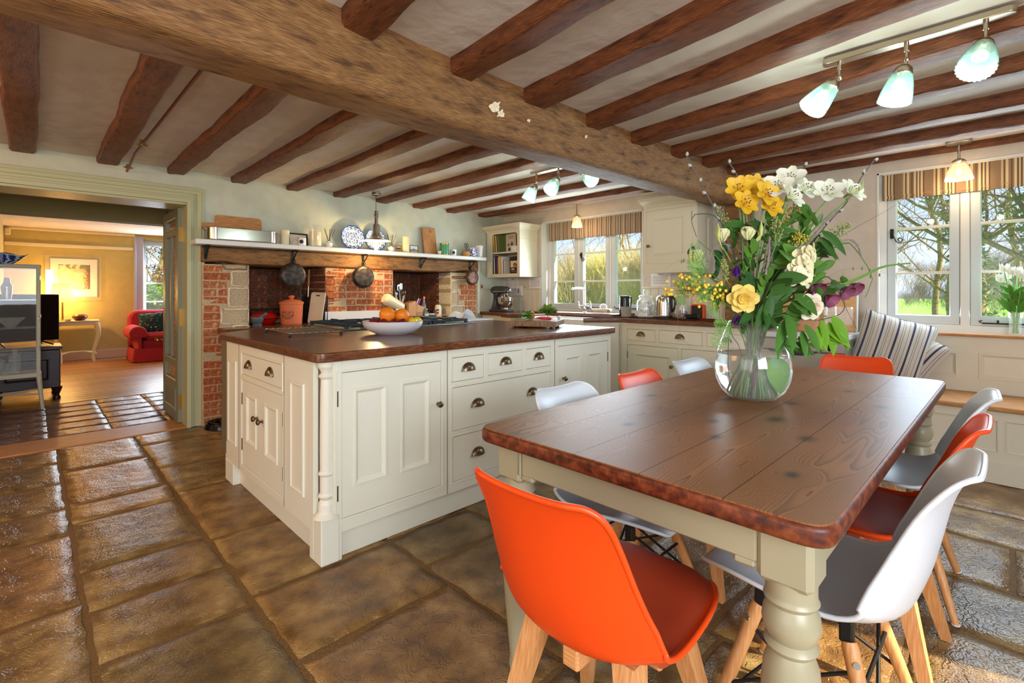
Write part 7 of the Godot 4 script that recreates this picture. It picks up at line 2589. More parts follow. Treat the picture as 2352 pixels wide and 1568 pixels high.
func build_bouquet():
	var v = thing("flower_vase", "big clear rounded glass vase half full of water on the dining table", "vase", VASE, TURN)
	part("glass_wall", nb().lathe(pr([0.0, 0.0, 0.07, 0.0, 0.086, 0.004, 0.115, 0.032, 0.134, 0.075, 0.140, 0.11, 0.138, 0.145, 0.130, 0.185, 0.115, 0.228, 0.099, 0.27, 0.086, 0.302]), 56), "clear_glass", v)
	part("rim", nb().tube(arc(40, func(u): return V(cos(u * TAU) * 0.0855, 0.302, sin(u * TAU) * 0.0855)), 0.0018, 6, false), "clear_glass", v)
	part("water", nb().lathe(pr([0.0, 0.008, 0.066, 0.008, 0.083, 0.012, 0.1115, 0.037, 0.1305, 0.078, 0.1365, 0.11, 0.1345, 0.145, 0.1285, 0.176, 0.0, 0.176]), 56), "water", v)
	rng.seed = 808
	var yellow = Color(0.80, 0.50, 0.02); var white = Color(0.80, 0.82, 0.70); var green = Color(0.10, 0.24, 0.04)
	var k = 0
	for q in [[-0.066, 0.815, 0.02, "topmost left"], [0.008, 0.785, 0.07, "front"], [-0.022, 0.825, -0.02, "upright back"], [0.030, 0.84, -0.05, "highest right"], [-0.060, 0.752, 0.05, "lower left"], [0.028, 0.742, 0.06, "lowest right"]]:
		var o = stem_thing("yellow_alstroemeria", "bright yellow alstroemeria in the upper left of the bouquet, %s of its cluster" % q[3], "yellow alstroemerias")
		var h = V(q[0], q[1], q[2])
		var p = stem(o, h - V(0, 0.02, 0), 0.003)
		lily_head(o, h, V(q[0] * 4 + rng.randf_range(-0.4, 0.4), 0.35, 1.0 + rng.randf() * 0.3), 0.058, yellow, Color(0.7, 0.36, 0.02), Color(0.16, 0.05, 0.01))
		leaves_on(o, p, 3, 0.10, 0.014, green, 0.62)
	for q in [[0.137, 0.85, 0.02, "tallest upright"], [0.067, 0.81, 0.06, "speckled front left"], [0.19, 0.81, 0.01, "half turned middle"], [0.27, 0.795, 0.04, "wide middle right"], [0.365, 0.80, 0.02, "outermost right"], [0.10, 0.77, 0.07, "lower left"]]:
		var o = stem_thing("white_alstroemeria", "white alstroemeria along the top of the bouquet, the %s one" % q[3], "white alstroemerias")
		var h = V(q[0], q[1], q[2])
		var p = stem(o, h - V(0, 0.02, 0), 0.003)
		lily_head(o, h, V(rng.randf_range(-0.6, 0.6), 0.5, 0.8), 0.062, white, Color(0.6, 0.66, 0.3), Color(0.2, 0.06, 0.06))
		leaves_on(o, p, 4, 0.10, 0.013, Color(0.13, 0.30, 0.05), 0.7, 0.2)
		for j in 2:
			var b = nb()
			b.col = Color(0.42, 0.50, 0.2)
			var bp = h + V(rng.randf_range(-0.04, 0.05), rng.randf_range(-0.01, 0.03), rng.randf_range(-0.03, 0.03))
			b.tube([h - V(0, 0.02, 0), bp, bp + V(0.004, 0.03, 0)], [0.0015, 0.006, 0.001], 7)
			part("bud", b, "stem", o)
	# cream stock spike
	var st = stem_thing("cream_stock", "dense cream stock flower spike at the centre front of the bouquet", "")
	var sp = stem(st, V(0.115, 0.56, 0.15), 0.004)
	for i in 22:
		var u = i / 21.0
		var a = i * 2.4
		var c = V(0.085 + 0.045 * u, 0.45 + 0.125 * u, 0.14) + V(cos(a) * 0.036, sin(a * 1.3) * 0.014, absf(sin(a)) * 0.036) * (1.1 - 0.5 * u)
		var b = nb()
		var fr = frame_of(c - V(0.10, c.y - 0.01, 0.10))
		for j in 4:
			var pa = j * TAU / 4 + a
			petal(b, c, (fr.x * cos(pa) + fr.y * sin(pa) + fr.z * 0.35).normalized(), fr.z, 0.021, 0.013, Color(0.84, 0.74, 0.42).lerp(Color(0.9, 0.86, 0.62), rng.randf()), 0.3)
		b.col = Color(0.5, 0.5, 0.15)
		b.ball(c + fr.z * 0.002, 0.003, 6, 4)
		part("floret", b, "petal", st)
	# double daffodils
	daffodil("peach centred cream double daffodil hanging over the vase rim", V(0.128, 0.366, 0.16), Color(0.88, 0.80, 0.62), Color(0.86, 0.38, 0.16), V(0.1, -0.15, 1.0), 0.052)
	daffodil("ruffled yellow double daffodil at the left front of the bouquet", V(-0.118, 0.395, 0.17), Color(0.86, 0.66, 0.16), Color(0.90, 0.60, 0.05), V(-0.3, -0.05, 1.0), 0.055)
	# hellebores
	for q in [[0.158, 0.443, 0.13, "nearest the vase"], [0.297, 0.432, 0.08, "upper one leaning out over the board"], [0.352, 0.446, 0.05, "outermost, furthest right"], [0.194, 0.405, 0.15, "lowest, hanging under the others"]]:
		var o = stem_thing("hellebore", "dusky purple hellebore on the right of the bouquet, %s" % q[3], "purple hellebores")
		var h = V(q[0], q[1], q[2])
		stem(o, h + V(-0.012, 0.012, -0.01), 0.0028, Color(0.16, 0.05, 0.06), 0.02)
		var b = nb()
		var d = V(0.25, -0.55, 0.75)
		var fr = frame_of(d)
		for j in 5:
			var a = j * TAU / 5
			petal(b, h, ((fr.x * cos(a) + fr.y * sin(a)) * 0.8 + fr.z * 0.75).normalized(), fr.z, 0.046, 0.024, Color(0.17, 0.035, 0.07).lerp(Color(0.36, 0.10, 0.20), rng.randf()), -0.25)
		part("petals", b, "petal", o)
		b = nb()
		leaf_blade(b, h - V(0.02, 0.0, 0), V(-0.3, 0.6, 0.2).normalized(), 0.05, 0.014, 0.3, green, 6)
		part("leaf", b, "leaf", o)
	# lisianthus, pale greenish yellow
	for q in [[-0.143, 0.61, 0.06, "upper left"], [-0.064, 0.612, 0.10, "centre left"], [-0.242, 0.53, 0.05, "outermost left"], [0.19, 0.62, -0.06, "pale back right"], [0.25, 0.66, -0.05, "high back right"], [0.285, 0.60, -0.07, "far back right"]]:
		var o = stem_thing("lisianthus", "pale lime yellow lisianthus in the bouquet, the %s one" % q[3], "pale yellow lisianthus")
		var h = V(q[0], q[1], q[2])
		var p = stem(o, h - V(0, 0.02, 0), 0.003)
		var b = nb()
		var c1 = Color(0.72, 0.70, 0.24) if q[0] < 0.1 else Color(0.74, 0.76, 0.52)
		for j in 7:
			var a = j * 2.4
			petal(b, h, V(cos(a) * 0.5, 1.0, sin(a) * 0.5).normalized(), V(-cos(a), 0.2, -sin(a)), 0.052, 0.026, c1.lerp(Color(0.80, 0.80, 0.5), rng.randf()), -0.15)
		part("petals", b, "petal", o)
		for j in 2:
			b = nb()
			b.col = Color(0.50, 0.55, 0.16)
			var bp = h + V(rng.randf_range(-0.03, 0.04), rng.randf_range(0.02, 0.06), rng.randf_range(-0.02, 0.03))
			b.tube([h - V(0, 0.03, 0), bp - V(0, 0.02, 0), bp, bp + V(0, 0.032, 0)], [0.0014, 0.005, 0.008, 0.001], 8)
			part("bud", b, "stem", o)
		leaves_on(o, p, 4, 0.075, 0.016, Color(0.12, 0.27, 0.06), 0.5)
	# purple bells
	for q in [[-0.252, 0.595, 0.05, "drooping at the far left"], [-0.108, 0.515, 0.11, "tucked in the leaves left of centre"], [-0.13, 0.335, 0.17, "hanging low at the left over the vase"]]:
		var o = stem_thing("purple_bell", "small deep violet bell flower %s" % q[3], "violet bell flowers")
		var h = V(q[0], q[1], q[2])
		stem(o, h + V(0.02, 0.02, 0), 0.002, green, 0.03)
		var b = nb()
		for j in 5:
			var a = j * TAU / 5
			petal(b, h, V(cos(a) * 0.3 - 0.25, -1.0, sin(a) * 0.3).normalized(), V(cos(a), 0, sin(a)), 0.04, 0.013, Color(0.09, 0.015, 0.19), 0.1)
		part("petals", b, "petal", o)
	# mimosa with ferny leaves
	for q in [[-0.30, 0.425, 0.03, "outermost left"], [-0.26, 0.45, 0.08, "upper left"], [-0.215, 0.39, 0.10, "lower left"], [-0.225, 0.425, 0.13, "front left"]]:
		var o = stem_thing("mimosa", "mimosa spray with tiny yellow pompoms and ferny leaves, %s" % q[3], "mimosa sprays")
		var h = V(q[0], q[1], q[2])
		var p = stem(o, h, 0.0022, Color(0.18, 0.22, 0.08), 0.03)
		var b = nb()
		for j in 34:
			b.col = Color(0.82, 0.52, 0.03).lerp(Color(0.9, 0.68, 0.08), rng.randf())
			b.ball(h + V(rng.randf_range(-0.055, 0.06), rng.randf_range(-0.03, 0.035), rng.randf_range(-0.03, 0.03)), 0.0062, 8, 5)
		part("pompoms", b, "stem", o)
		o.get_child(o.get_child_count() - 1).set_meta("kind", "stuff")
		for j in 3: fern(o, h + V(0.02, 0.01, 0), V(rng.randf_range(-1, 0.2), rng.randf_range(-0.7, 0.5), rng.randf_range(-0.4, 0.5)).normalized(), 0.095, Color(0.12, 0.24, 0.05))
	for q in [[-0.215, 0.50, 0.08, "upright left"], [-0.15, 0.295, 0.16, "low front left"], [-0.20, 0.46, 0.02, "back left"]]:
		var o = stem_thing("fern_sprig", "feathery green fern sprig, %s of the bouquet" % q[3], "fern sprigs", "foliage")
		var h = V(q[0], q[1], q[2])
		stem(o, h, 0.002)
		fern(o, h, V(-0.5, 0.7 if q[1] > 0.4 else -0.35, 0.3).normalized(), 0.13, Color(0.10, 0.25, 0.04))
		fern(o, h, V(-0.8, 0.1, 0.5).normalized(), 0.11, Color(0.12, 0.28, 0.05))
	# grasses and seed heads
	var mauve = Color(0.16, 0.11, 0.14); var buff = Color(0.46, 0.40, 0.30)
	var gh = [["drooping purple-grey fountain grass head at the left", [V(-0.10, 0.56, 0.06), V(-0.15, 0.61, 0.07), V(-0.19, 0.575, 0.08), V(-0.21, 0.505, 0.08)]],
		["thick purple-grey fountain grass head hanging at the centre front", [V(0.0, 0.62, 0.13), V(-0.012, 0.595, 0.15), V(-0.018, 0.55, 0.16), V(-0.03, 0.48, 0.16)]],
		["long purple-grey fountain grass head leaning to the upper right", [V(0.16, 0.57, 0.06), V(0.20, 0.63, 0.07), V(0.25, 0.69, 0.07), V(0.305, 0.735, 0.06)]],
		["thin dark grass head nodding at the far right", [V(0.33, 0.615, 0.02), V(0.37, 0.622, 0.02), V(0.40, 0.60, 0.02), V(0.415, 0.56, 0.02)]]]
	for i in 4:
		var o = stem_thing("fountain_grass", gh[i][0], "", "grass")
		stem(o, gh[i][1][0], 0.0018, Color(0.26, 0.27, 0.12))
		plume(o, curve_of(gh[i][1], 14), [0.017, 0.028, 0.022, 0.012][i], mauve, buff)
	var so = [["upright green millet head near the left willow twig", V(-0.165, 0.75, 0.04), V(-0.105, 0.655, 0.05), 0.017], ["green millet head hanging left of centre", V(0.047, 0.70, 0.09), V(0.045, 0.61, 0.10), 0.018], ["bushy green millet spray reaching right", V(0.38, 0.685, 0.0), V(0.27, 0.60, 0.02), 0.026], ["speckled green seed head at the lower left", V(-0.165, 0.54, 0.12), V(-0.16, 0.46, 0.13), 0.012]]
	for q in so:
		var o = stem_thing("millet", q[0], "", "grass")
		stem(o, q[2], 0.002, Color(0.2, 0.30, 0.08))
		seedy(o, [q[2], q[2].lerp(q[1], 0.5), q[1]], q[3], 130, Color(0.14, 0.22, 0.05), Color(0.40, 0.42, 0.14))
	for q in [[0.128, 0.70, -0.02, "centre"], [0.185, 0.735, -0.03, "higher right"], [0.15, 0.62, 0.05, "lower centre"]]:
		var o = stem_thing("solidago", "mustard yellow solidago cluster behind the white flowers, %s" % q[3], "solidago clusters")
		var h = V(q[0], q[1], q[2])
		stem(o, h - V(0, 0.03, 0), 0.002)
		var b = nb()
		for j in 70:
			var a = rng.randf() * TAU
			b.col = Color(0.46, 0.36, 0.03).lerp(Color(0.62, 0.52, 0.06), rng.randf())
			b.ball(h + V(cos(a) * 0.04 * rng.randf(), rng.randf_range(-0.02, 0.025), sin(a) * 0.03 * rng.randf()), 0.0042, 6, 4)
		part("flower_cluster", b, "stem", o)
		o.get_child(o.get_child_count() - 1).set_meta("kind", "stuff")
	# willow twigs with catkins
	willow("pussy willow twig rising at the far left, against the main beam", curve_of([V(-0.03, 0.02, 0.03), V(-0.03, 0.30, 0.04), V(-0.105, 0.58, 0.05), V(-0.155, 0.71, 0.05), V(-0.215, 0.83, 0.04), V(-0.275, 0.955, 0.03)], 24))
	willow("pussy willow twig rising above the yellow flowers", curve_of([V(-0.01, 0.02, -0.03), V(-0.01, 0.30, -0.02), V(-0.03, 0.57, -0.03), V(-0.022, 0.72, -0.04), V(-0.03, 0.86, -0.04), V(-0.075, 0.948, -0.05)], 24))
	willow("short pussy willow tip rising above the white flowers", curve_of([V(0.02, 0.02, -0.04), V(0.03, 0.30, -0.04), V(0.14, 0.6, -0.06), V(0.20, 0.76, -0.06), V(0.22, 0.85, -0.05), V(0.235, 0.938, -0.05)], 24))
	willow("pussy willow twig arching far to the upper right", curve_of([V(-0.02, 0.02, 0.0), V(0.02, 0.30, -0.01), V(0.19, 0.54, -0.02), V(0.31, 0.69, -0.02), V(0.39, 0.78, -0.02), V(0.445, 0.875, -0.02), V(0.50, 0.948, -0.02)], 24))
	# blades
	var dg = Color(0.045, 0.06, 0.03); var lg = Color(0.16, 0.30, 0.06)
	blade("dark grass blade looping over at the left of the bouquet", curve_of([V(-0.03, 0.3, 0.05), V(-0.117, 0.60, 0.07), V(-0.174, 0.70, 0.08), V(-0.25, 0.712, 0.08), V(-0.27, 0.69, 0.08), V(-0.25, 0.625, 0.08)], 26), 0.0045, dg)
	blade("long thin grass stem reaching far right past the window frame", curve_of([V(0.05, 0.3, 0), V(0.27, 0.585, 0.0), V(0.38, 0.655, 0.0), V(0.58, 0.765, -0.01)], 20), 0.0016, dg)
	blade("broad green blade reaching out right over the wooden board", curve_of([V(0.05, 0.3, 0.05), V(0.22, 0.405, 0.08), V(0.38, 0.475, 0.07), V(0.48, 0.515, 0.05), V(0.60, 0.53, 0.03)], 22), 0.010, lg)
	blade("bent green blade kinking down at the far right", curve_of([V(0.06, 0.3, 0.0), V(0.28, 0.56, 0.0), V(0.36, 0.61, 0.0), V(0.40, 0.595, 0.0), V(0.47, 0.49, 0.0), V(0.465, 0.442, 0.0), V(0.445, 0.395, 0.0)], 26), 0.006, Color(0.10, 0.2, 0.05))
	blade("dark bent stem curling back under the hellebores", curve_of([V(0.06, 0.3, 0.08), V(0.215, 0.475, 0.12), V(0.262, 0.40, 0.13), V(0.277, 0.372, 0.13), V(0.258, 0.335, 0.13), V(0.165, 0.31, 0.13)], 26), 0.004, dg)
	blade("thin dark stem hanging down to the dishwasher panel", curve_of([V(0.06, 0.3, 0.08), V(0.2, 0.44, 0.10), V(0.275, 0.40, 0.10), V(0.315, 0.33, 0.10), V(0.347, 0.263, 0.10), V(0.33, 0.232, 0.10)], 24), 0.002, dg)
	blade("dark grass blade hanging from the vase rim to the table at the left", curve_of([V(-0.03, 0.28, 0.06), V(-0.10, 0.365, 0.13), V(-0.155, 0.295, 0.16), V(-0.166, 0.20, 0.16), V(-0.162, 0.105, 0.16), V(-0.145, 0.03, 0.16)], 24), 0.0025, dg)
	blade("second dark blade curving over the left of the vase", curve_of([V(-0.03, 0.28, 0.06), V(-0.12, 0.36, 0.14), V(-0.155, 0.275, 0.16), V(-0.13, 0.225, 0.165), V(-0.115, 0.18, 0.16)], 20), 0.0035, Color(0.06, 0.07, 0.04))
	blade("hair-thin grass strand drooping at the far left over the drawers", curve_of([V(-0.05, 0.3, 0.05), V(-0.25, 0.45, 0.05), V(-0.31, 0.39, 0.05), V(-0.302, 0.255, 0.05), V(-0.265, 0.215, 0.05), V(-0.215, 0.212, 0.05)], 26), 0.0011, Color(0.16, 0.13, 0.07))
	for q in [[[V(-0.05, 0.3, 0.0), V(-0.2, 0.5, 0.03), V(-0.29, 0.545, 0.03), V(-0.355, 0.50, 0.03)], "quaking grass strand with seed drops at the far left"], [[V(0.06, 0.3, 0.0), V(0.33, 0.5, 0.02), V(0.46, 0.505, 0.02), V(0.57, 0.47, 0.02)], "quaking grass strand with seed drops at the far right"]]:
		var pts = curve_of(q[0], 20)
		var o = blade(q[1], pts, 0.0008, Color(0.2, 0.22, 0.1), "quaking_grass")
		for j in 6:
			var p = pts[12 + j] + V(rng.randf_range(-0.015, 0.015), rng.randf_range(-0.03, 0.0), 0.005)
			var b = nb()
			b.col = Color(0.12, 0.22, 0.04)
			b.ball(p, V(0.0028, 0.0075, 0.0028), 8, 5)
			b.tube([pts[12 + j], p], 0.0004, 3)
			part("seed", b, "stem", o)
	# big leaves on stems of their own
	var n = 0
	for q in [[0.0, 0.455, 0.15, 0.5, 0.25, 0.115, 0.040], [0.03, 0.335, 0.17, -0.2, -0.9, 0.13, 0.032], [0.20, 0.33, 0.15, 0.35, -0.7, 0.12, 0.038], [0.155, 0.315, 0.16, 0.1, -1.0, 0.09, 0.024], [0.24, 0.655, 0.03, 0.5, -0.75, 0.12, 0.030], [0.20, 0.70, 0.02, -0.4, 0.55, 0.12, 0.034], [0.06, 0.60, 0.08, 0.35, -0.45, 0.12, 0.036], [-0.02, 0.64, 0.08, -0.7, 0.55, 0.13, 0.028], [-0.075, 0.675, 0.06, -0.9, 0.1, 0.11, 0.024], [0.05, 0.66, 0.02, 0.85, 0.1, 0.12, 0.018],
		[-0.06, 0.56, 0.1, -0.4, 0.9, 0.11, 0.028], [-0.10, 0.47, 0.13, -0.5, -0.6, 0.10, 0.026], [-0.03, 0.40, 0.17, -0.3, -0.8, 0.12, 0.03], [0.06, 0.41, 0.16, 0.4, -0.5, 0.10, 0.036], [0.10, 0.50, 0.10, 0.7, 0.5, 0.11, 0.03], [0.14, 0.40, 0.08, 0.8, 0.3, 0.1, 0.03], [-0.08, 0.35, 0.15, -0.8, -0.2, 0.11, 0.026], [0.09, 0.30, 0.17, 0.3, -0.9, 0.10, 0.026], [0.23, 0.50, 0.03, 0.6, 0.6, 0.09, 0.026], [0.02, 0.52, 0.05, 0.1, 0.95, 0.12, 0.03],
		[-0.04, 0.50, 0.06, -0.6, 0.7, 0.12, 0.026], [0.12, 0.58, -0.02, 0.3, 0.9, 0.12, 0.03], [0.18, 0.55, -0.02, 0.6, 0.7, 0.12, 0.03], [-0.13, 0.56, 0.02, -0.5, 0.8, 0.10, 0.024], [0.02, 0.37, 0.12, 0.2, 0.6, 0.12, 0.04], [0.16, 0.48, 0.05, 0.5, 0.5, 0.11, 0.03], [-0.02, 0.46, 0.12, -0.2, 0.9, 0.10, 0.03], [0.07, 0.47, 0.02, 0.1, 1.0, 0.12, 0.03], [0.22, 0.42, 0.08, 0.7, 0.4, 0.09, 0.024], [-0.16, 0.42, 0.10, -0.8, 0.4, 0.10, 0.02], [0.08, 0.34, 0.10, 0.5, 0.4, 0.12, 0.036], [-0.06, 0.42, 0.1, -0.3, 0.8, 0.12, 0.03]]:
		var o = stem_thing("leafy_stem", "%s leafy stem in the %s %s of the bouquet, %s" % [["dark green", "mid green", "bright green", "deep bottle green"][n % 4], "upper" if q[1] > 0.55 else "middle" if q[1] > 0.40 else "lower", "left" if q[0] < -0.03 else "right" if q[0] > 0.10 else "centre", ["leaning forward", "drooping", "half hidden", "pointing up", "beside the daffodils", "behind the stock spike", "near the grasses", "close to the vase rim"][int(n / 4.0)]], "leafy green stems", "foliage")
		var h = V(q[0], q[1], q[2])
		stem(o, h, 0.0026, Color(0.15, 0.28, 0.06))
		var c = [Color(0.06, 0.17, 0.03), Color(0.10, 0.26, 0.04), Color(0.16, 0.36, 0.05), Color(0.05, 0.14, 0.035)][n % 4]
		if n in [2, 3]: c = Color(0.22, 0.48, 0.03)
		for j in 5:
			var b = nb()
			var tilt = j * 0.7 - 1.3
			leaf_blade(b, h - V(0.008 * (j - 2), 0.022 * j, 0.006 * j), V(q[3] + tilt * 0.5 * float(j > 0), q[4] + 0.2 * float(j), 0.35 + 0.3 * sin(n * 2.0 + j)).normalized(), q[5] * (1.0 - 0.09 * j), q[6] * (0.66 - 0.06 * j), 0.45, c.lerp(c * 1.6, rng.randf() * 0.5) * 0.62, 9, 0.3, V(0.1, 0.25, 1.0))
			part("leaf", b, "leaf", o)
		n += 1
	# the broad leaf that has slipped under water
	var w = stem_thing("sunken_leaf", "broad bright green leaf under water at the right inside the vase", "", "foliage")
	var b2 = nb()
	leaf_blade(b2, V(0.045, 0.165, 0.04), V(0.25, -1.0, 0.1).normalized(), 0.14, 0.04, 0.0, Color(0.18, 0.42, 0.03), 9, 0.2, V(0, 0.1, 1))
	part("leaf", b2, "leaf", w)


func daffodil(label, at, col, heart, d, size):
	var o = stem_thing("daffodil", label, "")
	stem(o, at - d.normalized() * 0.03 + V(0, 0.0, 0), 0.0035, Color(0.18, 0.34, 0.06), 0.02)
	var fr = frame_of(d)
	for lay2 in 3:
		for i in 6:
			var a = i * TAU / 6 + lay2 * 0.45
			var b = nb()
			petal(b, at + fr.z * lay2 * 0.004, ((fr.x * cos(a) + fr.y * sin(a)) * (1.0 - 0.25 * lay2) + fr.z * (0.25 + 0.35 * lay2)).normalized(), fr.z, size * (1.0 - 0.2 * lay2), size * 0.42 * (1.0 - 0.15 * lay2), col.lerp(heart, 0.12 * lay2 * rng.randf()), 0.2 + 0.1 * sin(i * 3.0))
			part("petal", b, "petal", o)
	var c = nb()
	for i in 14:
		var a = i * 2.4
		petal(c, at + fr.z * 0.012, ((fr.x * cos(a) + fr.y * sin(a)) * (0.25 + 0.35 * (i % 3)) + fr.z).normalized(), -(fr.x * cos(a) + fr.y * sin(a)), size * 0.36, size * 0.16, heart.lerp(col, rng.randf() * 0.6), 0.5)
	part("ruffled_heart", c, "petal", o)


func fern(o, at, d, len, col):
	var b = nb()
	b.col = col
	var s = d.cross(V(0.1, 0.2, 1)).normalized()
	b.tube([at, at + d * len], [0.0014, 0.0005], 5)
	for i in 13:
		var u = (i + 1) / 14.0
		for sg in [-1, 1]:
			leaf_blade(b, at + d * len * u, (s * sg + d * 0.7 + V(0, 0, rng.randf_range(-0.2, 0.2))).normalized(), len * 0.36 * sin(PI * (0.12 + u * 0.85)), 0.0015, 0.1, col.lerp(col * 1.6, rng.randf()), 3, 0.1, V(0, 0.1, 1))
	part("fern_leaf", b, "leaf", o)


# ---------------------------------------------------------------- the lounge beyond the doorway
func build_lounge():
	# floor: threshold, tiled passage, boards
	part("threshold", nb().bar(V(-5.44, -0.05, -1.0), V(-5.06, 0.004, 0.72), 0.004), "oak_z", struct_root("trim_5"))
	var fl = struct_root("floor_lounge")
	part("grout", nb().bar(V(-7.1, -0.06, -1.12), V(-5.42, -0.008, 1.2)), "grout", fl)
	rng.seed = 55
	var x = -7.08
	var k = 0
	while x < -5.45:
		var x1 = minf(x + 0.272, -5.44)
		var z = -1.11 - (0.2 if k % 2 == 0 else 0.0)
		while z < 1.15:
			var a = maxf(z, -1.11)
			k += 1
			if z + 0.40 - a > 0.08: lay(fl, "floor_tile", x, x1, a, z + 0.40, "lounge_tile", [Color(0.9, 0.8, 0.78), Color(0.75, 0.7, 0.72), Color(1.1, 0.85, 0.75), Color(0.85, 0.85, 0.9)][rng.randi() % 4], 700 + k, 0.006)
			z += 0.40
		x += 0.272
		k += 1
	x = -7.08
	k = 0
	while x > -11.5:
		k += 1
		var b = nb()
		var tone = rng.randf_range(0.6, 1.05)
		b.col = Color(tone, tone * 0.97, tone * 0.94)
		b.bar(V(x - 0.146, -0.05, -2.85), V(x, 0.0, 1.9), 0.004)
		part("plank", b, "floorboard", fl)
		x -= 0.15
	# walls
	struct("wall_lounge_back", nb().bar(V(-11.75, 0, -1.38), V(-11.4, 2.5, 0.4)).bar(V(-11.75, 0, -3.1), V(-11.4, 0.72, -1.38)).bar(V(-11.75, 2.17, -3.1), V(-11.4, 2.5, -1.38)).bar(V(-11.75, 0, -3.1), V(-11.4, 2.5, -2.5)), "lounge_wall")
	struct("wall_lounge_side", nb().bar(V(-11.7, 0, 0.305), V(-8.6, 2.5, 0.5)).bar(V(-8.6, 0, 0.305), V(-8.4, 2.5, 2.0)).bar(V(-8.6, 0, 1.85), V(-5.3, 2.5, 2.05)), "lounge_wall")
	struct("wall_lounge_far", nb().bar(V(-11.7, 0, -3.1), V(-6.75, 2.5, -2.85)), "lounge_wall")
	struct("wall_passage", nb().bar(V(-6.92, 0, -1.45), V(-6.0, 2.5, -1.115)).bar(V(-6.92, 0, -3.0), V(-6.75, 2.5, -1.2)), "mortar")
	struct("ceiling_lounge", nb().bar(V(-11.75, 2.25, -3.1), V(-6.9, 2.5, 2.05)).bar(V(-6.95, 2.115, -1.2), V(-5.36, 2.5, 2.05)), "ceiling_plaster")
	struct("lintel_passage", nb().bar(V(-6.96, 1.945, -1.11), V(-6.74, 2.26, 1.9)), "lounge_dark")
	var bw = struct_root("brick_jamb")
	lay_bricks(bw, V(-6.92, 0.0, -1.11), 0.0, 0.93, 1.93, 0, 44)
	part("picture_rail", nb().bar(V(-11.4, 1.945, -1.36), V(-11.375, 2.0, 0.3), 0.006), "lounge_trim", struct_root("trim_6"))
	part("coving", nb().bar(V(-11.4, 2.205, -1.38), V(-11.36, 2.25, 0.305), 0.008), "lounge_trim", struct_root("trim_7"))
	part("skirting", nb().bar(V(-11.4, 0, -1.38), V(-11.375, 0.155, 0.305), 0.005), "lounge_skirting", struct_root("baseboard_lounge"))
	# sash window with its shutter case
	var w = struct_root("window_3")
	var b2 = nb()
	b2.board(1.05, 1.45, 0.08, [[0.06, 0.02, 0.99, 1.36]], [Vector2(0, 0), Vector2(0.006, -0.01), Vector2(0.006, -0.08)], false)
	part("window_frame", b2, "frame_paint", w, V(-11.55, 0.72, -1.51), V(0, PI / 2, 0))
	for y in [0.997, 1.353, 1.712]: part("glazing_bar", nb().bar(V(-11.60, y - 0.011, -2.5), V(-11.565, y + 0.011, -1.57), 0.003), "white_paint", w)
	part("glazing_bar", nb().bar(V(-11.60, 0.74, -1.97), V(-11.565, 2.07, -1.95), 0.003), "white_paint", w)
	var ys = [0.74, 0.997, 1.353, 1.712, 2.075]
	for i in 4:
		for q in [[-2.48, -1.965], [-1.955, -1.575]]: part("pane", nb().bar(V(-11.59, ys[i], q[0]), V(-11.585, ys[i + 1], q[1])), "pane", w)
	part("shutter_case", nb().bar(V(-11.56, 0.16, -1.515), V(-11.385, 2.21, -1.375), 0.006).bar(V(-11.40, 0.16, -1.40), V(-11.365, 2.24, -1.37), 0.004), "grey_lilac", w)
	part("window_board", nb().bar(V(-11.56, 0.66, -2.5), V(-11.36, 0.73, -1.4), 0.004), "grey_lilac", w)
	# glazed door leaf folded back into the passage
	var d = struct_root("door_1", V(-5.24, 0.012, -0.985))
	var lf = nb()
	lf.board(0.68, 1.925, 0.04, [[0.10, 0.55, 0.58, 1.70], [0.10, 0.36, 0.58, 0.50], [0.10, 1.74, 0.58, 1.85]], [Vector2(0, 0), Vector2(0.006, -0.008), Vector2(0.012, -0.008), Vector2(0.012, -0.04)], false)
	part("leaf", lf, "sage_paint", d, V(-0.68, 0, 0.04))
	b2 = nb()
	b2.board(0.56, 0.24, 0.004, [[0.02, 0.02, 0.54, 0.22]], PANEL)
	part("lower_panel", b2, "sage_paint", d, V(-0.62, 0.07, 0.043))
	part("pane", nb().bar(V(-0.58, 0.36, 0.018), V(-0.10, 1.86, 0.022)), "pane", d)
	part("glazing_bar", nb().bar(V(-0.36, 0.55, 0.01), V(-0.335, 1.70, 0.035), 0.003), "sage_paint", d)
	for y in [0.12, 1.62]: part("brass_hinge", nb().bar(V(-0.002, y, 0.006), V(0.002, y + 0.13, 0.034), 0.001), "brass", d)
	part("lock_plate", nb().bar(V(-0.002, 0.86, 0.008), V(0.003, 1.02, 0.032), 0.001), "brass", d)
	part("door_knob", nb().tube([V(-0.64, 0.70, 0.04), V(-0.64, 0.70, 0.075)], 0.008, 10).ball(V(-0.64, 0.70, 0.09), 0.024, 14, 8), "brass", d)
	# picture: white mount in a clear frame
	var p = thing("framed_picture", "large picture of soft peach tones in a white mount and clear frame on the lounge wall", "picture", V(-11.395, 1.03, -0.54))
	part("clear_frame", nb().bar(V(0, 0, -0.36), V(0.03, 0.77, 0.36), 0.004), "clear_glass", p)
	part("mount", nb().bar(V(0.008, 0.07, -0.31), V(0.014, 0.725, 0.30)), "paper", p)
	b2 = nb()
	b2.quad(V(0.0155, 0.20, 0.205), V(0.0155, 0.20, -0.215), V(0.0155, 0.625, -0.215), V(0.0155, 0.625, 0.205))
	part("art_print", b2, "art_print", p)
	# side table with bowed legs
	var t = thing("side_table", "small cream side table with bowed cabriole legs against the lounge wall", "table", V(-11.12, 0, -0.57))
	part("table_top", nb().bar(V(-0.2, 0.68, -0.29), V(0.17, 0.703, 0.29), 0.006), "lounge_trim", t)
	part("apron", nb().bar(V(-0.17, 0.62, -0.25), V(0.14, 0.682, 0.25), 0.006), "lounge_trim", t)
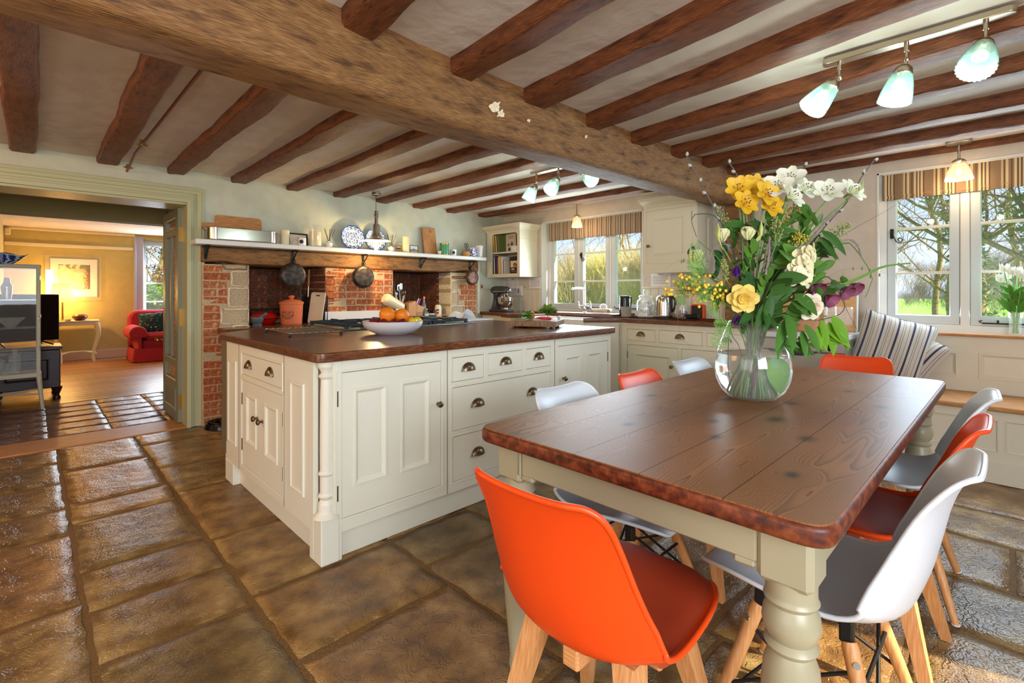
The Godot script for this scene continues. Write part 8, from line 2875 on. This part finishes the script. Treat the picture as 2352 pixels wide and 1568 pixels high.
	for q in [[0.13, 0.24], [0.13, -0.24], [-0.16, 0.24], [-0.16, -0.24]]:
		part("leg", nb().tube(arc(12, func(u): return V(q[0] + signf(q[0]) * 0.02 * sin(u * TAU), 0.68 * (1.0 - u), q[1] + signf(q[1]) * (0.035 * sin(u * PI * 1.7)))), [0.03, 0.03, 0.029, 0.027, 0.024, 0.021, 0.018, 0.016, 0.015, 0.015, 0.016, 0.019, 0.021], 10), "lounge_trim", t)
	part("stretcher", nb().tube([V(0.13, 0.13, 0.25), V(0.0, 0.17, 0.1), V(0.0, 0.17, -0.1), V(0.13, 0.13, -0.25)], 0.013, 8).tube([V(-0.16, 0.13, 0.25), V(0.0, 0.17, 0.1), V(0.0, 0.17, -0.1), V(-0.16, 0.13, -0.25)], 0.013, 8), "lounge_trim", t)
	var l = thing("table_lamp", "brass table lamp with a pleated cream shade glowing on the lounge side table", "lamp", V(-11.08, 0.704, -0.385))
	part("stem", nb().lathe(pr([0.0, 0.0, 0.06, 0.0, 0.062, 0.008, 0.02, 0.018, 0.013, 0.03, 0.012, 0.36, 0.0, 0.36]), 20), "brass", l)
	var sh = nb()
	var rows = []
	for i in 6:
		var u = i / 5.0
		var row = []
		for j in 96:
			var a = -TAU * j / 96
			var r = lerpf(0.157, 0.117, u) + (0.0022 if j % 2 == 0 else -0.0022)
			row.append(V(cos(a) * r, 0.315 + 0.31 * u, sin(a) * r))
		rows.append(row)
	sh.grid(rows, true)
	part("lamp_shade", sh, "shade_cloth", l)
	part("bulb", nb().ball(V(0, 0.45, 0), 0.032, 14, 8), "bulb_warm", l)
	part("flex", nb().tube([V(0.0, 0.02, 0.06), V(-0.06, 0.0, 0.16), V(-0.2, -0.35, 0.18), V(-0.24, -0.7, 0.17)], 0.003, 5), "wicker", l)
	omni(l.position + V(0, 0.45, 0), Color(1.0, 0.80, 0.5), 0.5, 0.03)
	lathed("wooden_bowl", [0.0, 0.0, 0.06, 0.0, 0.095, 0.03, 0.105, 0.055, 0.095, 0.085, 0.06, 0.105, 0.0, 0.108], "turned_wood", "round dark turned wooden lidded bowl on the lounge side table", "bowl", V(-11.05, 0.704, -0.60))
	lathed("small_dish", [0.0, 0.0, 0.03, 0.0, 0.05, 0.03, 0.046, 0.03, 0.028, 0.006, 0.0, 0.006], "white_glaze", "small pale dish at the foot of the lamp", "dish", V(-10.98, 0.704, -0.45))
	single("alarm_sensor", nb().box(Vector3.ZERO, V(0.06, 0.11, 0.07), 0.012), "lounge_trim", "small cream alarm sensor high in the lounge corner", "sensor", V(-11.34, 2.16, 0.26))
	armchair()
	# television on its dark cabinet
	var tc = thing("tv_cabinet", "dark mahogany low cabinet on short carved feet under the television", "cabinet", V(-7.62, 0, 0.06))
	part("cabinet_body", nb().bar(V(-0.24, 0.13, -0.30), V(0.24, 0.55, 0.22), 0.008), "mahogany", tc)
	part("cabinet_top", nb().bar(V(-0.255, 0.55, -0.315), V(0.255, 0.585, 0.23), 0.006), "mahogany", tc)
	b2 = nb()
	b2.board(0.45, 0.34, 0.01, [[0.05, 0.05, 0.40, 0.29]], PANEL)
	part("cabinet_door", b2, "mahogany", tc, V(0.245, 0.17, 0.19), V(0, PI / 2, 0))
	for q in [[0.21, -0.27], [0.21, 0.19], [-0.21, -0.27], [-0.21, 0.19]]: part("foot", nb().lathe(pr([0.0, 0.0, 0.03, 0.0, 0.036, 0.02, 0.022, 0.05, 0.04, 0.10, 0.05, 0.135]), 14, V(q[0], 0, q[1])), "mahogany", tc)
	var tv = thing("television", "black flat television seen edge-on on the dark cabinet", "television", V(-7.64, 0.586, 0.05), 0.35)
	part("screen", nb().bar(V(-0.02, 0.05, -0.30), V(0.03, 0.57, 0.48), 0.008), "tv_black", tv)
	part("stand", nb().tube([V(0.14, 0.008, -0.2), V(0.0, 0.05, -0.14), V(-0.12, 0.008, -0.2)], 0.008, 8).tube([V(0.14, 0.008, 0.2), V(0.0, 0.05, 0.2), V(-0.12, 0.008, 0.2)], 0.008, 8), "tv_black", tv)
	display_cabinet()


func armchair():
	var c = thing("armchair", "red loose-covered armchair with rolled arms by the lounge window", "armchair", V(-10.62, 0, -1.66))
	part("seat_base", nb().bar(V(-0.4, 0.14, -0.30), V(0.30, 0.36, 0.30), 0.02), "red_cloth", c)
	part("seat_cushion", nb().box(V(0.04, 0.42, 0), V(0.6, 0.14, 0.52), 0.05), "red_cloth", c)
	var b = nb()
	b.slab(round_rect(-0.42, 0.15, 0.42, 0.86, 0.16, 8), -0.1, 0.1, 0.05)
	part("back", b, "red_cloth", c, V(-0.38, 0, 0), V(-0.12, PI / 2, 0))
	for s in [-1, 1]:
		var a = nb()
		var o = []
		for i in 19: o.append(Vector2(cos(-0.6 + i * 0.245) * 0.125 + s * 0.37, 0.485 + sin(-0.6 + i * 0.245) * 0.125))
		a.prism(rounded_poly([Vector2(s * 0.30 - 0.02, 0.14), Vector2(s * 0.40 + 0.04, 0.14), Vector2(s * 0.40 + 0.03, 0.5), Vector2(s * 0.30 - 0.02, 0.5)], 0.01), -0.36, 0.36)
		a.slab(o, -0.36, 0.40, 0.03)
		part("arm", a, "red_cloth", c, Vector3.ZERO, V(0, PI / 2, 0))
	var sk = nb()
	var rows = []
	for i in 5:
		var u = i / 4.0
		var row = []
		for j in 64:
			var an = -TAU * j / 64
			var sq = V(clampf(cos(an) * 1.35, -1, 1) * 0.39, 0.015 + 0.22 * u, clampf(sin(an) * 1.35, -1, 1) * 0.43)
			var fl = 1.0 + (1.0 - u) * (0.05 + 0.02 * sin(j * 2.4))
			row.append(V(sq.x * fl, sq.y, sq.z * fl))
		rows.append(row)
	sk.grid(rows, true)
	part("skirt", sk, "red_cloth", c)
	cushion("patterned_cushion", "dark teal patterned cushion on the red armchair", "cushion_print", c.position + V(0.0, 0.63, 0.12), 0.42, 0.40, 0.09, V(-0.25, 1.15, 0.1))


func display_cabinet():
	var c = thing("display_cabinet", "cream metal glass-fronted display cabinet on splayed legs beyond the doorway", "cabinet", V(-7.03, 0, 0.26))
	var x0 = -0.17; var x1 = 0.17; var z0 = -0.32; var z1 = 0.32
	for x in [x0, x1]:
		for z in [z0, z1]:
			part("post", nb().bar(V(x - 0.016, 0.33, z - 0.016), V(x + 0.016, 1.45, z + 0.016), 0.005), "lounge_trim", c)
			var sx = signf(x); var sz = signf(z)
			part("leg", nb().tube([V(x, 0.36, z), V(x + sx * 0.015, 0.012, z + sz * 0.03)], [0.022, 0.014], 12).ball(V(x + sx * 0.015, 0.008, z + sz * 0.03), V(0.016, 0.008, 0.016), 10, 6), "lounge_trim", c)
	part("top_rail", nb().bar(V(x0 - 0.02, 1.42, z0 - 0.02), V(x1 + 0.02, 1.455, z1 + 0.02), 0.008), "lounge_trim", c)
	part("base_rail", nb().bar(V(x0 - 0.02, 0.33, z0 - 0.02), V(x1 + 0.02, 0.375, z1 + 0.02), 0.006), "lounge_trim", c)
	part("cross_stretcher", nb().tube([V(x1, 0.16, z0), V(x0, 0.16, z1)], 0.009, 8).tube([V(x0, 0.16, z0), V(x1, 0.16, z1)], 0.009, 8), "lounge_trim", c)
	part("glass_pane", nb().bar(V(x1 - 0.002, 0.375, z0 + 0.016), V(x1 + 0.002, 1.42, z1 - 0.016)), "pane", c)
	part("glass_pane", nb().bar(V(x0 + 0.016, 0.375, z0 - 0.002), V(x1 - 0.016, 1.42, z0 + 0.002)), "pane", c)
	for y in [0.82, 1.10]: part("glass_shelf", nb().bar(V(x0 + 0.012, y, z0 + 0.012), V(x1 - 0.012, y + 0.006, z1 - 0.012)), "tint_glass", c)
	part("lock", nb().bar(V(x0 + 0.04, 0.91, z0 - 0.022), V(x0 + 0.055, 0.95, z0 - 0.014), 0.001), "steel", c)
	part("cabinet_key", nb().tube(arc(10, func(u): return V(x1 + 0.022, 0.925 + sin(u * TAU) * 0.012, z0 + cos(u * TAU) * 0.012)), 0.002, 5, false).tube([V(x1 + 0.022, 0.912, z0), V(x1 + 0.022, 0.885, z0)], 0.003, 5), "steel", c)
	for y in [1.30, 0.60]: part("hinge", nb().tube([V(x1 + 0.018, y, z0 - 0.01), V(x1 + 0.018, y + 0.045, z0 - 0.01)], 0.006, 8), "steel", c)
	# what stands in and on it
	var b = nb()
	var rows = []
	for q in [[0.3, 0.0], [0.55, 0.03], [0.9, 0.085], [1.0, 0.10], [0.95, 0.10], [0.5, 0.035], [0.0, 0.012]]:
		var row = []
		for j in 32:
			var a = -TAU * j / 32
			row.append(V(cos(a) * 0.12 * q[0], q[1] + (0.012 * cos(a * 4.0) if q[1] > 0.08 else 0.0), sin(a) * 0.19 * q[0]))
		rows.append(row)
	b.grid(rows, true)
	single("blue_bowl", b, "jar_print", "blue and white boat-shaped bowl on top of the glass display cabinet", "bowl", V(-7.0, 1.456, 0.19))
	lathed("cocktail_shaker", [0.0, 0.0, 0.03, 0.0, 0.034, 0.01, 0.042, 0.12, 0.043, 0.13, 0.028, 0.16, 0.024, 0.185, 0.024, 0.2, 0.018, 0.215, 0.0, 0.218], "chrome", "polished steel cocktail shaker on the upper glass shelf of the display cabinet", "shaker", V(-6.98, 1.107, 0.165))
	lathed("glass_dish", [0.0, 0.0, 0.03, 0.0, 0.06, 0.04, 0.115, 0.10, 0.11, 0.10, 0.052, 0.036, 0.0, 0.01], "tint_glass", "wide grey glass dish on the lower glass shelf of the display cabinet", "dish", V(-6.98, 0.827, 0.14))
	for q in [["square clear decanter with a stopper at the bottom of the display cabinet", 0.11, 0.045, 0.24], ["rounded clear bottle at the left in the bottom of the display cabinet", 0.24, 0.05, 0.20], ["small clear stoppered bottle between the two larger ones in the display cabinet", 0.185, 0.03, 0.14]]:
		var o = thing("decanter", q[0], "bottle", V(-6.98, 0.376, q[1]), 0.0, "bottles in the display cabinet")
		part("glass_body", nb().lathe(pr([0.0, 0.0, q[2], 0.0, q[2], q[3] * 0.68, q[2] * 0.8, q[3] * 0.74, q[2] * 0.35, q[3] * 0.78, q[2] * 0.38, q[3] * 0.88, 0.0, q[3] * 0.88]), 24), "tint_glass", o)
		part("stopper", nb().lathe(pr([0.0, q[3] * 0.88, q[2] * 0.45, q[3] * 0.9, q[2] * 0.5, q[3] * 0.97, 0.0, q[3]]), 16), "tint_glass", o)


# ---------------------------------------------------------------- the garden
func build_garden():
	struct("lawn", nb().bar(V(-90, -0.5, -120), V(90, -0.05, -5.2)), "grass").set_meta("kind", "structure")
	struct("side_lawn", nb().bar(V(-90, -0.5, -5.2), V(-11.9, -0.05, 40)), "grass")
	rng.seed = 404
	var twig = twig_mesh()
	# scrub behind the sink window: a belt of bare willowy shrubs
	var n = 0
	for i in 26:
		var u = i / 25.0
		var row2 = i % 2
		var p = V(-19.0 + u * 14.5 + rng.randf_range(-0.4, 0.4), -0.05, -13.0 - row2 * 2.4 + rng.randf_range(-0.5, 0.5))
		shrub("shrub", "bare yellow-green shrub in the tangled belt outside the sink window", p, rng.randf_range(1.9, 2.6), 1.2, twig, [Color(0.72, 0.62, 0.20), Color(0.80, 0.70, 0.26), Color(0.62, 0.50, 0.24), Color(0.50, 0.52, 0.14)][i % 4], 26, "scrub outside the sink window")
	shrub("evergreen_bush", "dark evergreen bush in the scrub outside the sink window", V(-12.9, -0.05, -12.2), 1.2, 0.6, leaf_clump(), Color(0.06, 0.13, 0.02), 80, "")
	for q in [[-13.4, -15.0, 6.5], [-11.2, -14.2, 8.0], [-10.4, -16.5, 8.5], [-9.3, -14.6, 7.5], [-16.5, -16.0, 6.5], [-18.5, -15.5, 6.0], [-8.0, -17.5, 9.0], [-12.2, -18.5, 9.0]]:
		n += 1
		tree("bare_tree", "slender bare yellow-barked tree rising out of the scrub outside the sink window", V(q[0], -0.05, q[1]), q[2], 0.055, Color(1.0, 0.95, 0.62), 0.0, "bare trees outside the sink window", n)
	# ivy-clad trees on the lawn outside the wide window
	tree("ivy_tree", "ivy-clad bare tree on the lawn, in the left casement of the wide window", V(-0.62, -0.05, -14.2), 9.0, 0.15, Color(0.8, 0.8, 0.5), 3.3, "", 31)
	tree("ivy_tree", "thickly ivy-clad tree outside the right casement of the wide window", V(0.55, -0.05, -12.2), 9.0, 0.17, Color(0.85, 0.8, 0.5), 5.0, "", 32)
	for q in [[-2.6, -16.5, 8.5], [-1.6, -19.0, 9.5], [0.0, -18.0, 9.0], [1.8, -17.0, 9.0], [-3.6, -21.0, 10.0], [1.0, -22.0, 10.0], [-0.8, -12.5, 7.5]]:
		n += 1
		tree("bare_tree", "bare spreading tree on the lawn outside the wide window", V(q[0], -0.05, q[1]), q[2], 0.075, Color(0.8, 0.72, 0.5), 0.0, "bare trees outside the wide window", n)
	for i in 22:
		shrub("hedgerow_bush", "bare brown hedgerow bush far across the lawn outside the wide window", V(-14.0 + i * 1.35, -0.05, -34.0 + rng.randf_range(-1.5, 1.5)), rng.randf_range(2.6, 4.2), 1.6, twig, Color(0.36, 0.27, 0.15).lerp(Color(0.30, 0.27, 0.10), rng.randf()), 24, "far hedgerow")
	# by the lounge window
	shrub("laurel_bush", "bright green leafy bush outside the lounge window", V(-14.6, -0.05, -2.3), 1.6, 1.0, leaf_clump(), Color(0.20, 0.36, 0.03), 170, "")
	shrub("copper_bush", "reddish brown bush above the green one outside the lounge window", V(-17.0, -0.05, -2.9), 3.4, 1.3, leaf_clump(), Color(0.34, 0.15, 0.07), 160, "")
	tree("bare_tree", "bare tree behind the bushes outside the lounge window", V(-19.5, -0.05, -3.0), 7.0, 0.1, Color(0.9, 0.8, 0.6), 0.0, "", 77)


func twig_mesh():
	var b = nb()
	for i in 46:
		var p = V(rng.randf_range(-0.25, 0.25), rng.randf_range(-0.3, 0.1), rng.randf_range(-0.25, 0.25))
		var d = V(rng.randf_range(-0.6, 0.6), 1.0, rng.randf_range(-0.6, 0.6)).normalized()
		var l = rng.randf_range(0.3, 0.75)
		var q = p + d * l * 0.5 + V(rng.randf_range(-0.06, 0.06), 0, rng.randf_range(-0.06, 0.06))
		b.tube([p, q, p + d * l], [0.006, 0.0045, 0.002], 3, false)
		for k in 3:
			var c = q.lerp(p + d * l, rng.randf())
			var e = (d + V(rng.randf_range(-1, 1), rng.randf_range(-0.4, 0.6), rng.randf_range(-1, 1))).normalized()
			b.tube([c, c + e * l * 0.3], [0.003, 0.0015], 3, false)
	return b.mesh()


func leaf_clump():
	var b = nb()
	for i in 40:
		var d = V(rng.randf_range(-1, 1), rng.randf_range(-0.6, 1), rng.randf_range(-1, 1)).normalized()
		leaf_blade(b, d * rng.randf_range(0.02, 0.14), (d + V(0, 0.2, 0)).normalized(), rng.randf_range(0.06, 0.1), 0.022, 0.3, Color.WHITE.lerp(Color(0.6, 0.7, 0.4), rng.randf()), 3)
	return b.mesh()


func shrub(called, label, at, h, r, piece, color, n, group):
	var o = thing(called, label, "shrub", at, 0.0, group)
	var mm = MultiMesh.new()
	mm.transform_format = MultiMesh.TRANSFORM_3D
	mm.use_colors = true
	mm.mesh = piece
	mm.instance_count = n
	for i in n:
		var y = pow(rng.randf(), 0.8)
		var a = rng.randf() * TAU
		var q = r * sqrt(rng.randf()) * (1.0 - 0.45 * y)
		mm.set_instance_transform(i, Transform3D(Basis(Vector3.UP, rng.randf() * TAU) * Basis(Vector3.RIGHT, rng.randf_range(-0.5, 0.5)) * Basis.from_scale(Vector3.ONE * rng.randf_range(0.75, 1.3)), V(cos(a) * q, 0.25 + y * (h - 0.45), sin(a) * q)))
		mm.set_instance_color(i, color * rng.randf_range(0.7, 1.25))
	var m = MultiMeshInstance3D.new()
	m.name = "twigs" if h > 0 else "leaves"
	m.multimesh = mm
	m.material_override = M["ivy"] if n > 60 else M["twig"]
	m.set_meta("kind", "stuff")
	o.add_child(m, true)


func grow(b, p, d, len, r, depth, spots):
	var pts = [p]
	var q = p
	var dd = d
	var rr = []
	var steps = 4
	for i in steps:
		dd = (dd + V(rng.randf_range(-0.2, 0.2), rng.randf_range(-0.05, 0.14), rng.randf_range(-0.2, 0.2))).normalized()
		q += dd * len / steps
		pts.append(q)
	for i in steps + 1: rr.append(lerpf(r, r * 0.6, float(i) / steps))
	b.tube(pts, rr, 6 if depth > 2 else 4 if depth > 0 else 3, false)
	for i in steps + 1: spots.append([pts[i], depth])
	if depth == 0: return
	var n = 3 if depth > 1 else 4
	for i in n:
		var a = rng.randf() * TAU
		var base = pts[steps] if i == 0 else pts[rng.randi_range(2, steps)]
		var side = dd.cross(V(cos(a), 0.3, sin(a))).normalized()
		var nd = (dd * (1.0 if i == 0 else 0.62) + side * (0.25 if i == 0 else 0.8)).normalized()
		grow(b, base, nd, len * rng.randf_range(0.62, 0.82), r * (0.62 if i == 0 else 0.5), depth - 1, spots)


func tree(called, label, at, h, r, color, ivy, group, sd):
	rng.seed = 900 + sd
	var o = thing(called, label, "tree", at, 0.0, group)
	var b = nb()
	b.col = color
	var pts = []
	var rr = []
	for i in 9:
		pts.append(V(sin(i * 1.3 + sd) * 0.05 * i * r * 8.0, h * 0.62 * i / 8.0, cos(i * 1.7 + sd) * 0.04 * i * r * 8.0))
		rr.append(r * lerpf(1.15, 0.4, i / 8.0))
	b.tube(pts, rr, 9, false)
	part("trunk", b, "bark", o)
	var spots = []
	var c = nb()
	c.col = color
	for i in 14:
		var k = 2 + int(i * 0.45)
		var a = i * 2.4 + sd
		grow(c, pts[mini(k, 8)], V(cos(a), rng.randf_range(0.45, 1.3), sin(a)).normalized(), h * rng.randf_range(0.11, 0.20), rr[mini(k, 8)] * 0.34, 3 if i % 3 == 0 else 2, spots)
	part("branches", c, "bark", o)
	o.get_child(1).set_meta("kind", "stuff")
	if ivy > 0.0:
		var mm = MultiMesh.new()
		mm.transform_format = MultiMesh.TRANSFORM_3D
		mm.use_colors = true
		mm.mesh = leaf_clump()
		mm.instance_count = 240
		for i in 240:
			var y = pow(rng.randf(), 1.25) * ivy
			var f = clampf(y / (h * 0.62) * 8.0, 0, 7.99)
			var p = pts[int(f)].lerp(pts[int(f) + 1], f - int(f))
			var a = rng.randf() * TAU
			var q = r + 0.16 * rng.randf() + 0.15 * maxf(0.0, 1.0 - absf(y - ivy * 0.55) / ivy) * rng.randf()
			if i % 5 == 0 and spots.size() > 0:
				p = spots[rng.randi() % spots.size()][0]
				if p.y > ivy + 0.8: p = pts[3]
				q = 0.05
			mm.set_instance_transform(i, Transform3D(Basis(Vector3.UP, a) * Basis.from_scale(Vector3.ONE * rng.randf_range(0.7, 1.2)), p + V(cos(a) * q, 0, sin(a) * q)))
			mm.set_instance_color(i, Color(0.09, 0.17, 0.03).lerp(Color(0.22, 0.32, 0.06), rng.randf()))
		var m = MultiMeshInstance3D.new()
		m.name = "ivy_leaves"
		m.multimesh = mm
		m.material_override = M["ivy"]
		m.set_meta("kind", "stuff")
		o.add_child(m, true)
